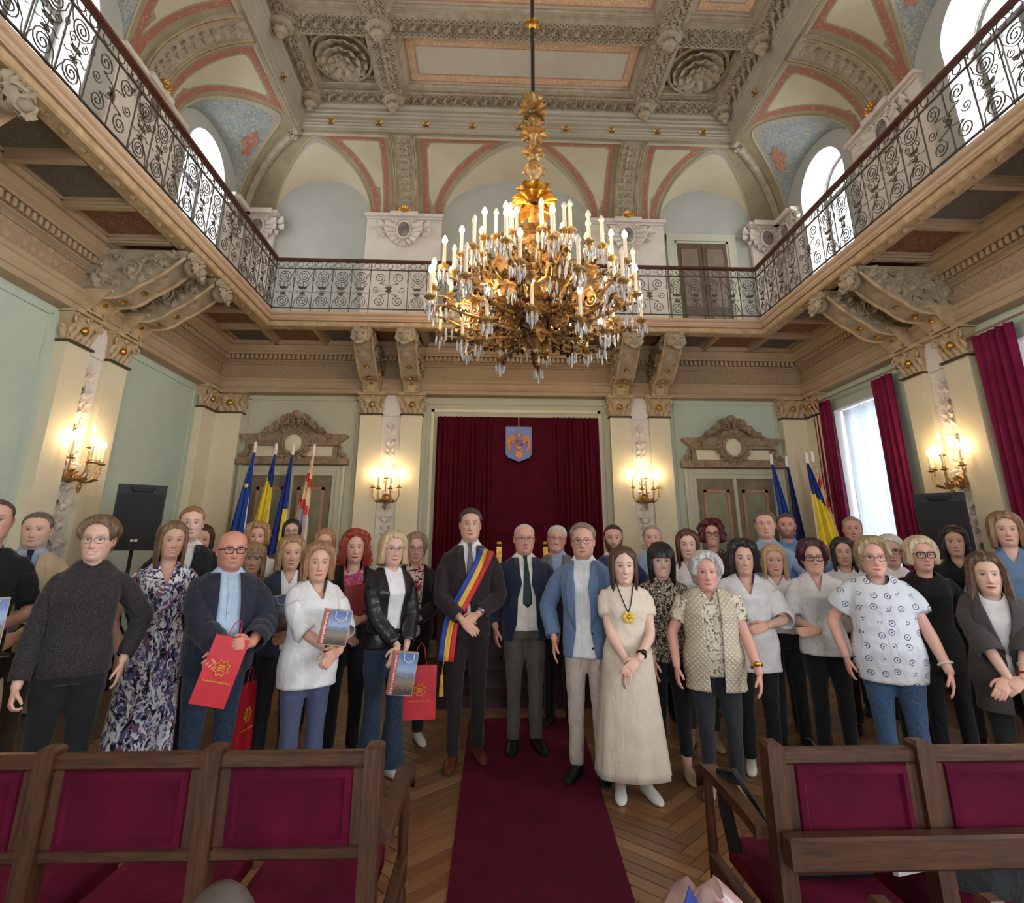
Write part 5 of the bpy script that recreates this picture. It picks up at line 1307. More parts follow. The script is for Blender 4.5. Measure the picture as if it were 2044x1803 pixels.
def head_mesh(S):
    hs = S['hs']; sk = np.array(lin(S['skin'])); sm = S.get('smile', .5)
    Z, T = np.meshgrid(ZS, THS, indexing='ij'); X, Y = ring_xy(Z, T, hs)
    fr = np.clip((np.cos(T)-.05)*2.2, 0, 1); ax = np.abs(X)
    g = lambda x, z, sx, sz: np.exp(-((ax-x)/sx)**2-((Z-z)/sz)**2)
    g0 = lambda z, sx, sz: np.exp(-(X/sx)**2-((Z-z)/sz)**2)
    ns = hs.get('nose', 1.)
    nose = np.interp(Z, [-.062, -.053, -.045, -.036, -.012, .008, .022], [0, .004, .021, .022, .011, .005, 0])*ns*np.exp(-(X/np.interp(Z, [-.05, -.03, .01], [.0125, .0115, .008]))**2)
    nose += .007*ns*g(.012, -.043, .007, .008)
    dsp = nose-.0085*g(.031, .0, .017, .012)+.0045*g(.031, -.001, .0105, .008)+.0032*g(.03, .022, .022, .007)
    mw = .021+.005*sm
    dsp += .0040*np.exp(-(X/mw)**4)*(np.exp(-((Z+.069)/.005)**2)+1.15*np.exp(-((Z+.081)/.006)**2))-.003*np.exp(-(X/mw)**4)*np.exp(-((Z+.0752)/.0028)**2)
    dsp += (.003+.004*sm)*g(.043, -.036, .018, .016)+.004*g0(-.104, .016, .012)-.003*g0(-.091, .02, .005)-.002*g(.035, -.058, .006, .014)*(.4+sm)
    Y = Y-dsp*fr
    C = np.tile(sk, X.shape+(1,)).astype(float)
    def lay(m_, col, k=1.):
        nonlocal C
        m_ = np.clip(m_*k, 0, 1)[..., None]*fr[..., None]; C = C*(1-m_)+np.array(col)*m_
    red = np.array([sk[0]*.95, sk[1]*.72, sk[2]*.70])
    lay(.55*g(.045, -.034, .022, .018)+.5*g0(-.043, .014, .012)+.25*g0(-.10, .02, .012), red)
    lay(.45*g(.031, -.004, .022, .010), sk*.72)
    if 'beard' in S:
        bc = np.array(lin(S['beard'])); k = S.get('beardk', .85)
        bz = np.interp(ax, [0, .03, .05, .07], [-.058, -.056, -.04, .0])
        mk = np.clip((bz-Z)/.006, 0, 1)*np.clip((Z+.128)/.006, 0, 1); mk *= 1-np.clip(1.3*np.exp(-(X/.02)**4)*np.exp(-((Z+.076)/.009)**2), 0, 1)
        fr0 = fr; fr = np.clip((np.cos(T)+.25)*3, 0, 1); lay(mk*k, bc); fr = fr0
    # brows
    bw = S.get('brow', tuple(int(v*.6) for v in S['hair']) if sum(S['hair']) > 330 else S['hair'])
    bzc = .0225+.0035*np.cos((ax-.030)/.02*1.4); lay(np.clip(1.35-np.abs(Z-bzc)/.0037, 0, 1)*np.clip((ax-.011)/.004, 0, 1)*np.clip((.052-ax)/.008, 0, 1), lin(bw), .8)
    # eyes: lid line, white, iris
    ex = (ax-.031)/.0155; op = .0064*(1-.30*sm); top = op*np.sqrt(np.clip(1-ex**2, 0, 1))
    inside = np.clip((top+.0012-np.abs(Z+.0005))/.0018, 0, 1)*(np.abs(ex) < 1)
    lay(inside, (.50, .47, .45)); ir = np.clip((.0074-np.sqrt((ax-.031)**2+(Z)**2))/.0018, 0, 1); lay(inside*ir, lin(S.get('eye', (58, 42, 30))))
    lid = np.clip(1.2-np.abs(Z-top-.0004)/.0026, 0, 1)*np.clip((1.08-np.abs(ex))/.15, 0, 1); lay(lid, (.045, .03, .025), .8 if S['sex'] == 'm' else 1.)
    lay(np.clip(1.1-np.abs(Z+top+.002)/.0016, 0, 1)*np.clip((1-np.abs(ex))/.2, 0, 1), sk*.5, .5)
    # nostrils, mouth
    lay(g(.0068, -.0515, .0036, .0028), sk*.22, 1.)
    zc = -.0755+.0075*sm*(np.abs(X)/mw)**2
    lipc = np.array(lin(S.get('lip', (176, 92, 86) if S['sex'] == 'f' else (168, 104, 94))))
    edge = np.clip((1.03-np.abs(X)/(mw+.003))/.12, 0, 1)
    tk = np.sqrt(np.clip(1-(X/(mw+.004))**2, 0, 1))
    lay(np.clip(((.0062+.002*sm)*tk-np.abs(Z-zc))/.0022+.4, 0, 1)*edge, lipc, .95)
    if sm > .65: lay(np.clip((.0032*tk-np.abs(Z-zc))/.0014+.5, 0, 1)*np.clip((mw*.92-np.abs(X))/.004, 0, 1), (.70, .66, .60))
    else: lay(np.clip(1.2-np.abs(Z-zc)/.0017, 0, 1)*edge, (.09, .03, .025), .75)
    nl = np.abs(ax-(.024+.35*(-.05-Z)))/.003; lay(np.clip(1-nl, 0, 1)*np.clip((-.048-Z)/.006, 0, 1)*np.clip((Z+.072)/.006, 0, 1), sk*.5, .35+.45*sm)
    P = np.stack([X, Y, Z], -1)
    return P, C
def ear_mb(s):
    m = MB(); R_ = []
    for t in np.linspace(0, 1, 9):
        a = -PI*.62+PI*1.5*t; R_.append((s*(.0755+.011*math.sin(PI*t)), .008+.015*math.cos(a), -.008+.027*math.sin(a)))
    m.tube(R_, np.array([.004, .006, .0065, .006, .006, .006, .006, .005, .004]), 6); m.ball((s*.076, .008, -.010), (.006, .013, .022), 8); return m
# ---- hair
def hair_mb(S):
    h = S['hs']; k = S['hstyle']; m = MB(); seed = S['id']*7.3
    N, M_ = 88, 26; th = np.linspace(-PI, PI, N, endpoint=False)
    L = S.get('hlen', 0.); vol = S.get('hvol', .016)*(1.3 if S['sex'] == 'f' else 1.); bang = S.get('bang', 0); curly = S.get('curly', 0.); part = S.get('part', .02)
    ff = S.get('face', 1.08 if k == 'short' else .95); zl = S.get('hairline', .080 if k in ('short', 'pixie') else .076); at_ = np.abs(th)
    hz = zl-(.028 if k == 'short' else .040)*np.clip(at_/ff, 0, 1.2)**2.6 if not bang else .024+0*at_
    def ss(x, a, b_): t = np.clip((x-a)/(b_-a), 0, 1); return t*t*(3-2*t)
    side = {'short': -.012, 'pixie': -.03}.get(k, -L); back = {'short': -.075, 'pixie': -.095}.get(k, -L-.012)
    zend = hz+(side-hz)*ss(at_, ff, ff+(.34 if k in ('short', 'pixie') else .24))
    zend = zend+(back-side)*ss(at_, 1.6, 2.3)
    if k in ('short', 'pixie'):      # cut round the ears
        zend = zend+np.where((at_ > 1.25) & (at_ < 1.95), .022, 0)
    zend = zend+(np.array([mnoise.noise((t*6, seed, 0)) for t in th])*(.012 if L > .02 else .005))
    O, I = [], []
    for i in range(M_+1):
        t = i/M_; q = 1-(1-t)**1.25
        row_o, row_i = [], []
        for j, a in enumerate(th):
            top = .1185; z = top+(zend[j]-top)*q; zc = max(z, -.012); drop = max(0, -.012-z)
            x, y = ring_xy(np.array(zc), np.array(a), h)
            x, y = float(x), float(y)
            nr = math.hypot(x, y)+1e-6
            front = max(0, math.cos(a))
            grow = vol*(.62+.38*math.sin(min(1, (top-zc)/.10)*PI/2))
            if k == 'short': grow *= (.55+.45*min(1, (zc+.03)/.09)) if zc < .06 else 1
            if k in ('short', 'pixie') and not bang: grow *= .12+.88*min(1, max(0, (z-zend[j])/(.030 if k == 'short' else .022)))
            if front > .3 and not bang and abs(a) < ff+.1: grow *= .22+.78*min(1, max(0, (z-zend[j])/.032))
            # volume on top, parting groove, strands
            grow *= 1-.4*math.exp(-((x-part)/.010)**2)*(z > .06)*(a == a)
            st = mnoise.noise((a*9+z*3*(1-2*(x > part)), z*6, seed))*.35+mnoise.noise((a*26, z*9, seed+5))*.22
            grow *= 1+st
            if curly: grow += curly*(mnoise.noise((x*34, y*34, z*34+seed))+.5*mnoise.noise((x*70+3, y*70, z*70+seed)))
            dx = dy = 0
            if drop:
                fl = S.get('flare', .0); u_ = min(1, drop/.2)
                grow += fl*math.sin(u_*PI*.5)-S.get('tuck', .012)*u_
                if math.cos(a) > -.2 and L > .05: dy = -.012*u_
            gx_ = (nr+grow)/nr
            zt = z+(vol*.85*max(0, 1-(top-z)/.09) if z > .03 else 0)
            row_o.append((x*gx_+dx, y*gx_+dy, zt)); gi = (nr+min(grow*.3, .004)-.006)/nr
            row_i.append((x*gi, y*gi, zt-.004))
        O.append(row_o); I.append(row_i)
    n0 = len(O); G = np.array(O+I[::-1]); m.grid(G, cv=True)
    # crown cap
    c = np.array(O[0]).mean(0); base = 0; m.add(np.vstack([np.array(O[0]), c[None]+[[0, 0, .001]]]), [(j, (j+1) % N, N) for j in range(N)])
    return m
def glasses_mb(big=1., shape=2.6, r=.0016):
    m = MB()
    for s in (-1, 1):
        a = np.linspace(0, 2*PI, 20, endpoint=False); c_, s_ = np.cos(a), np.sin(a)
        px = s*.033+.0245*big*np.sign(c_)*np.abs(c_)**(2/shape); pz = -.003+.0185*big*np.sign(s_)*np.abs(s_)**(2/shape)
        m.tube(np.stack([px, -.101-.0*px+.10*np.maximum(0, np.abs(px)-.03)*1.2, pz], 1), r, 5, 0, True)
        m.tube([(s*(.033+.0245*big), -.094, .004), (s*.073, -.075, .005), (s*.0785, -.02, .004), (s*.080, .012, -.004)], r, 5)
    m.tube([(-.011, -.1, .001), (0, -.104, .004), (.011, -.1, .001)], r, 5); return m
# ---- torso
TF = [(.76, .150, .105, .004), (.86, .172, .118, .006), (.95, .160, .110, .0), (1.05, .131, .092, -.002), (1.15, .140, .100, -.010), (1.25, .150, .121, -.026), (1.32, .150, .104, -.008), (1.37, .138, .082, .008), (1.405, .108, .066, .014), (1.435, .072, .055, .014), (1.47, .056, .052, .008)]
TM = [(.76, .152, .110, .0), (.86, .165, .115, .0), (.95, .160, .112, -.002), (1.05, .152, .108, -.004), (1.15, .162, .112, -.006), (1.25, .176, .120, -.010), (1.32, .176, .112, -.002), (1.375, .162, .090, .008), (1.41, .124, .070, .014), (1.44, .080, .060, .012), (1.475, .064, .058, .008)]
def torso_rings(S, e=0., z0=.76, z1=1.48, n=28, flare=0.):
    T = np.array(TF if S['sex'] == 'f' else TM); k = S['k']; fat = S.get('fat', 0.)
    zs = sorted(set([z0, z1]+[z for z in T[:, 0] if z0 < z < z1]+[z for z in np.arange(.5, 1.5, .05) if z0 < z < z1]))
    rings = []; a = np.linspace(0, 2*PI, n, endpoint=False)
    for z in zs:
        zz = max(z, .76)
        A, B, Y0 = (np.interp(zz, T[:, 0], T[:, i]) for i in (1, 2, 3))
        g_ = math.exp(-((zz-1.03)/.20)**2); A += fat*.06*g_+fat*.015; B += fat*.085*g_+fat*.012; Y0 -= fat*.045*g_
        A *= S['wk']; B *= S['wk']
        ee = e+flare*max(0, (1.05-z))*1.0+ (max(0, .86-z)*.10 if z < .86 else 0)
        p = 2/2.35
        x = (A+ee)*np.sign(np.cos(a))*np.abs(np.cos(a))**p; y = Y0+(B+ee)*np.sign(np.sin(a))*np.abs(np.sin(a))**p
        rings.append(np.stack([x, y, np.full(n, z*k)], 1))
    return rings
def elbow(Sh, T, l1, l2, hint):
    d = T-Sh; L = np.linalg.norm(d); L = min(L, (l1+l2)*.998); u = d/np.linalg.norm(d); T2 = Sh+u*L
    a = (l1**2-l2**2+L**2)/(2*L); h = math.sqrt(max(0, l1**2-a**2)); hv = np.array(hint, float); hv -= u*(hv@u); hv /= np.linalg.norm(hv)+1e-9
    return Sh+u*a+hv*h, T2
def polyline(pts, n=12):
    P = np.array(pts, float); s = np.r_[0, np.cumsum(np.linalg.norm(np.diff(P, axis=0), axis=1))]; t = np.linspace(0, s[-1], n)
    return np.stack([np.interp(t, s, P[:, i]) for i in range(3)], 1), s[-1]
def arm_path(S, i, frac=1.):
    A = S['arm'][i]; P, L = polyline([A['S'], A['E'], A['W']], 25); Q = P.copy()
    for _ in range(3): Q[1:-1] = (Q[:-2]+2*Q[1:-1]+Q[2:])/4
    m = max(3, int(round(24*frac))+1); return Q[:m]
POSE = {  # wrist targets (x outward, y, z) at height 1.70, finger direction, palm normal, hand kind
    'down': ((.235, -.03, .875), (.0, -.15, -1), 'relax'), 'back': ((.215, .05, .885), (-.05, .0, -1), 'relax'),
    'clasp': ((.062, -.205, .935), (-.72, -.25, -.62), 'relax'), 'clasp2': ((.07, -.185, .965), (-.8, -.3, -.5), 'grip'),
    'hold': ((.085, -.24, 1.02), (-.9, -.35, -.2), 'grip'), 'holdlow': ((.10, -.22, .93), (-.65, -.5, -.5), 'grip'), 'hang': ((.19, -.12, .86), (-.25, -.35, -1), 'grip'),
    'chest': ((.06, -.22, 1.16), (-.85, -.3, .5), 'relax'), 'round': ((-.02, -.17, 1.0), (-1, -.1, .05), 'flat')}
def prep(S):
    """phase 1: joints and the solids of the clothes"""
    H = S['H']; S['k'] = k = H/1.70; S['fat'] = S.get('fat', 0.)*.72; S['wk'] = (.5+.5*k)*S.get('wide', .93); S.setdefault('hs', {}); 
    S['hs'] = {'w': 1.0 if S['sex'] == 'm' else .95, 'jaw': 1.04 if S['sex'] == 'm' else .93, 'nose': 1.08 if S['sex'] == 'm' else .88, **S['hs']}
    S['hk'] = S.get('hk', 1.05 if S['sex'] == 'm' else 1.03)
    shx = (.162 if S['sex'] == 'f' else .186)*S['wk']; fat = S.get('fat', 0.)
    S['arm'] = []
    for s, key in ((-1, S['pose'][0]), (1, S['pose'][1])):
        if isinstance(key, str): w_, d_, hd = POSE[key]
        else: w_, d_, hd = key
        Sh = np.array([s*shx, .012, 1.336*k]); T = np.array([s*w_[0]*S['wk'], w_[1]-fat*.10-(.02 if S.get('jacket') else 0), w_[2]*k])
        if abs(w_[0]) > .15: T[0] += s*(fat*.075+.012)
        E_, W2 = elbow(Sh, T, .285*k, .25*k, (s*.75, .55, -.25))
        d = np.array([s*d_[0], d_[1], d_[2]], float); d /= np.linalg.norm(d)
        S['arm'].append({'S': Sh, 'E': E_, 'W': W2, 'd': d, 'hand': hd, 's': s})
    S['ar'] = (1.0 if S['sex'] == 'm' else .9)*(1+.35*fat)
    t = S['top']; S['sol'] = {}
    def torso_solid(key, e, hem, sl, ease, flare, z1):
        m = MB(); m.loft(torso_rings(S, e, hem, z1, 28, flare)); S['slv'][key] = []
        for i in range(2):
            if sl <= 0: continue
            P = arm_path(S, i, sl); n_ = len(P); A = S['arm'][i]; fr_ = np.linspace(0, sl, n_)
            r = np.interp(fr_, [0, .12, .3, .53, .75, 1], [.046, .048, .046, .042, .038, .030])*S['ar']+ease*np.interp(fr_, [0, .2], [.35, 1])
            P2 = np.vstack([P[0]-np.array([A['s']*.06, 0, -.004]), P]); r2 = np.r_[r[0]*.9, r]
            q = n_+1 if sl < .37 else max(4, int(.26*24))
            m.tube(P2[:q], r2[:q], 14)
            if sl >= .37:
                a0 = max(2, int(.13*24)); rr = r.copy()
                for t_ in range(n_): rr[t_] *= 1+.05*math.sin(t_*2.1+i*2)*(fr_[t_] > .25)
                S['slv'][key].append((P[a0:], rr[a0:]-.001))
        return solid(m, .0125, 4)
    S['slv'] = {}
    S['sol']['top'] = torso_solid('top', t.get('e', .010), t.get('hem', .84), t.get('sl', .42) if not S.get('jacket') else 0, t.get('ease', .012), t.get('flare', 0.), t.get('z1', 1.432))
    j = S.get('jacket')
    if j: S['sol']['jacket'] = torso_solid('jacket', j.get('e', .022), j.get('hem', .80), j.get('sl', .97), j.get('ease', .02), j.get('flare', .0), j.get('z1', 1.428))
    # trousers
    bt = S['bottom']
    st = S.get('stance', .10)*S['wk']
    S['feet'] = [np.array([-st, S.get('fy', (0, 0))[0], 0]), np.array([st, S.get('fy', (0, 0))[1], 0])]
    if bt['kind'] == 'trousers':
        m = MB(); m.loft(torso_rings(S, .006, .80, 1.03))
        fw = bt.get('flare', 0.)
        for i in range(2):
            f_ = S['feet'][i]; hip = np.array([(-.085, .085)[i]*S['wk']*(1+.2*fat), .004, .86*k]); kn = (hip+f_)/2+np.array([0, -.015, .03]); an = f_+np.array([0, .012, .07+bt.get('crop', 0)])
            P, _ = polyline([hip, kn, an], 14)
            r = np.interp(np.linspace(0, 1, 14), [0, .15, .5, .8, 1], [.092+.02*fat, .09+.02*fat, .066, .058+fw*.6, .056+fw])*S['wk']
            m.tube(P, r, 14)
        S['sol']['trousers'] = solid(m, .014, 4)
def skin_mesh(S):
    k = S['k']; sk = lin(S['skin'])
    V, Fc, C = [], [], []; n = 0
    def put(v, f, c):
        nonlocal n
        V.append(np.asarray(v)); Fc.extend([tuple(int(i)+n for i in q) for q in f]); C.append(np.asarray(c) if np.ndim(c) > 1 else np.tile(c, (len(v), 1))); n += len(v)
    P, Cc = head_mesh(S); nu, nv = P.shape[:2]
    hc = np.array([0, -.012, S['H']-.118*S['hk']-(0 if S['hstyle'] == 'bald' else .6*S.get('hvol', .016))]); S['hc'] = hc
    tl, yw = S.get('tilt', 0.), S.get('turn', 0.)
    A = np.array((Matrix.Rotation(yw, 3, 'Z')@Matrix.Rotation(tl, 3, 'Y')@Matrix.Rotation(S.get('nod', 0.), 3, 'X'))); S['hA'] = A
    wt = np.clip((P[..., 2]+.19)/.06, 0, 1)[..., None]
    Q = P@A.T*S['hk']; Q = Q*wt+P*S['hk']*(1-wt)
    rings = [r_ if r_[0, 2] > 1.1*k else np.column_stack([r_[:, 0]*.86, r_[:, 1]*.86, r_[:, 2]]) for r_ in torso_rings(S, -.012, .80, 1.44, nv)]
    # reorder torso ring angles to the head's angles (0 = front)
    Tr = []
    for r_ in rings:
        a0 = np.linspace(0, 2*PI, nv, endpoint=False); c0 = r_.mean(0); tgt = (THS-PI/2) % (2*PI)
        xx = np.interp(tgt, np.r_[a0, 2*PI], np.r_[r_[:, 0], r_[0, 0]]); yy_ = np.interp(tgt, np.r_[a0, 2*PI], np.r_[r_[:, 1], r_[0, 1]])
        Tr.append(np.stack([xx, yy_, np.full(nv, r_[0, 2])], 1))
    nzr = hc[2]-.19*S['hk']
    Tr = [r_ for r_ in Tr if r_[0, 2] < nzr-.004]
    full = np.concatenate([np.array(Tr), Q+hc], 0); m = MB(); m.loft(full)
    put(m.v[0], m.f, np.concatenate([np.tile(sk, (len(Tr)*nv, 1)), Cc.reshape(-1, 3)]))
    for s in (-1, 1):
        e_ = ear_mb(s); v = np.concatenate(e_.v)*np.array([S['hs']['w'], 1, 1]); put(v@A.T*S['hk']+hc, e_.f, np.array(sk)*np.array([1, .82, .8]))
    for i in range(2):
        Pp = arm_path(S, i); a = S['arm'][i]; m = MB(); t = np.linspace(0, 1, len(Pp))
        m.tube(np.vstack([Pp, Pp[-1]+a['d']*.02]), np.r_[np.interp(t, [0, .12, .3, .5, .62, 1], [.026, .036, .040, .036, .037, .025]), .022]*S['ar'], 12); put(m.v[0], m.f, sk)
        me = SOLM[HAND[a['hand']]]; v = np.zeros(len(me.vertices)*3); me.vertices.foreach_get('co', v); v = v.reshape(-1, 3)*(1.0 if S['sex'] == 'm' else .92)*(.9+.1*k)
        zax = -a['d']; inw = np.array([-a['s']*1., 0.25, 0.]) if abs(a['d'][2]) > .8 else np.array([-.0, 1., -.25])
        inw = inw-zax*(inw@zax); inw /= np.linalg.norm(inw); yax = np.cross(zax, inw)
        if (yax[1] if abs(a['d'][2]) > .8 else -yax[2]) < 0: pass
        thumb = np.array([0, -1., 0]) if abs(a['d'][2]) > .8 else np.array([0, 0, 1.])
        sgn = 1 if (-yax)@thumb > 0 else -1
        v = v[:, [0]]*inw+v[:, [1]]*yax*sgn+v[:, [2]]*zax+a['W']+a['d']*.012
        fs = [tuple(p.vertices) for p in me.polygons]; put(v, fs, np.array(sk)*np.array([1, .93, .9]))
    for i in range(2):
        f_ = S['feet'][i]; P_, _ = polyline([(f_[0]*.85, .004, .86*k), (f_+[f_[0]*.85, .004, .86*k])/2, f_+np.array([0, .012, .06])], 10); m = MB(); m.tube(P_, np.interp(np.linspace(0, 1, 10), [0, .5, 1], [.07, .05, .034]), 10); put(m.v[0], m.f, sk)
    me = bpy.data.meshes.new('person'); me.from_pydata(np.concatenate(V).tolist(), [], Fc)
    me.polygons.foreach_set('use_smooth', [True]*len(me.polygons)); me.materials.append(M_SKIN)
    ca = me.attributes.new('Col', 'FLOAT_COLOR', 'POINT'); cc = np.concatenate(C); ca.data.foreach_set('color', np.c_[cc, np.ones(len(cc))].ravel())
    bm = bmesh.new(); bm.from_mesh(me); bmesh.ops.recalc_face_normals(bm, faces=bm.faces[:]); bm.to_mesh(me); bm.free()
    return me
def cut_front(me, segs):
    """open the front of a garment: segs = list of ((xl,xr,z) top -> bottom) stations; faces between the two edges are removed"""
    bm = bmesh.new(); bm.from_mesh(me)
    for (a, b_) in zip(segs, segs[1:]):
        for side in (0, 1):
            p0 = Vector((a[side], 0, a[2])); p1 = Vector((b_[side], 0, b_[2])); d = (p1-p0).normalized(); nn = Vector((d.z, 0, -d.x))
            zl, zh = min(a[2], b_[2])-.02, max(a[2], b_[2])+.02
            fs = [f for f in bm.faces if f.calc_center_median().y < .0 and zl < f.calc_center_median().z < zh]
            es = set(e for f in fs for e in f.edges); vs = set(v for f in fs for v in f.verts)
            bmesh.ops.bisect_plane(bm, geom=list(fs)+list(es)+list(vs), plane_co=p0, plane_no=nn, dist=1e-5)
    zs = np.array([s_[2] for s_ in segs][::-1]); xl = np.array([s_[0] for s_ in segs][::-1]); xr = np.array([s_[1] for s_ in segs][::-1])
    dele = []
    for f in bm.faces:
        c = f.calc_center_median()
        if c.y < .02 and zs[0] <= c.z <= zs[-1]+.03:
            z = min(c.z, zs[-1])
            if np.interp(z, zs, xl) < c.x < np.interp(z, zs, xr): dele.append(f)
    bmesh.ops.delete(bm, geom=dele, context='FACES'); bm.to_mesh(me); bm.free(); return me
def trim_below(me, z):
    bm = bmesh.new(); bm.from_mesh(me)
    r = bmesh.ops.bisect_plane(bm, geom=bm.verts[:]+bm.edges[:]+bm.faces[:], plane_co=(0, 0, z), plane_no=(0, 0, 1), clear_inner=True); bm.to_mesh(me); bm.free()
def finish_cloth(me, name, mt, parent, thick=0., slv=(), wr=.0045, seed=0.):
    v = np.zeros(len(me.vertices)*3); me.vertices.foreach_get('co', v); v = v.reshape(-1, 3); nn = np.zeros(len(v)*3); me.vertices.foreach_get('normal', nn); nn = nn.reshape(-1, 3)
    d = np.array([mnoise.noise((p[0]*11, p[1]*11+seed, p[2]*7))+.6*mnoise.noise((p[0]*20+p[2]*16, p[1]*20+seed, p[2]*13-p[0]*10)) for p in v.tolist()])
    v = v+nn*(d*wr)[:, None]; me.vertices.foreach_set('co', v.ravel())
    if slv:
        m = MB()
        for P, r in slv: m.tube(P, r, 16, cap=False)
        bm = bmesh.new(); bm.from_mesh(me); t_ = m.mesh('t', 0); bm.from_mesh(t_); bm.to_mesh(me); bm.free(); bpy.data.meshes.remove(t_)
    me.name = name; me.materials.clear(); me.materials.append(mt); me.polygons.foreach_set('use_smooth', [True]*len(me.polygons))
    o = link(name, me, parent)
    if thick: s = o.modifiers.new('thickness', 'SOLIDIFY'); s.thickness = thick; s.offset = -1
    return o
def strip_on(bvh, pts, wd, off, mb, fy=-1, mi=0, th=.004):
    """ribbon laid on the front of a garment along (x,z) points, cast from the front"""
    rows = []
    P = np.array(pts, float); T = np.gradient(P, axis=0); T /= np.linalg.norm(T, axis=1)[:, None]; Nn = np.stack([-T[:, 1], T[:, 0]], 1)
    wd = np.full(len(P), wd, float) if np.isscalar(wd) else np.asarray(wd, float)
    for p, n_, w_ in zip(P, Nn, wd):
        row = []
        for u in np.linspace(-1, 1, 7):
            x, z = p+n_*u*w_/2
            hit = bvh.ray_cast(Vector((x, -1.5, z)), Vector((0, 1, 0)))[0]
            y = hit.y if hit is not None else (rows[-1][len(row)][1]+off if rows else -.1)
            row.append((x, y-off, z))
        rows.append(row)
    G = np.array(rows)
    if len(G) > 4:
        for _ in range(2): G[1:-1, :, 1] = np.minimum(G[1:-1, :, 1], (G[:-2, :, 1]+2*G[1:-1, :, 1]+G[2:, :, 1])/4)
    mb.grid(G, mi); return G
def bvh_of(me): return BVHTree.FromPolygons([tuple(v.co) for v in me.vertices], [tuple(p.vertices) for p in me.polygons])
def shoe_mb(f_, ang, size=1., boot=False):
    m = MB(); Rr = []
    for y, w_, h, zb_ in ((.075, .026, .055, .0), (.06, .034, .075, .0), (.02, .037, .080, .0), (-.03, .037, .068, .0), (-.08, .041, .054, .0), (-.13, .041, .042, .0), (-.17, .032, .032, .002), (-.19, .016, .020, .006)):
        a = np.linspace(0, 2*PI, 12, endpoint=False); x = w_*np.sign(np.cos(a))*np.abs(np.cos(a))**.7; z = zb_+(h-zb_)/2*(1+np.sign(np.sin(a))*np.abs(np.sin(a))**.6)
        Rr.append(np.stack([x, np.full(12, y), z], 1))
    m.loft(Rr); o_ = MB(); o_.merge(m, TR(tuple(f_), ang, size)); return o_
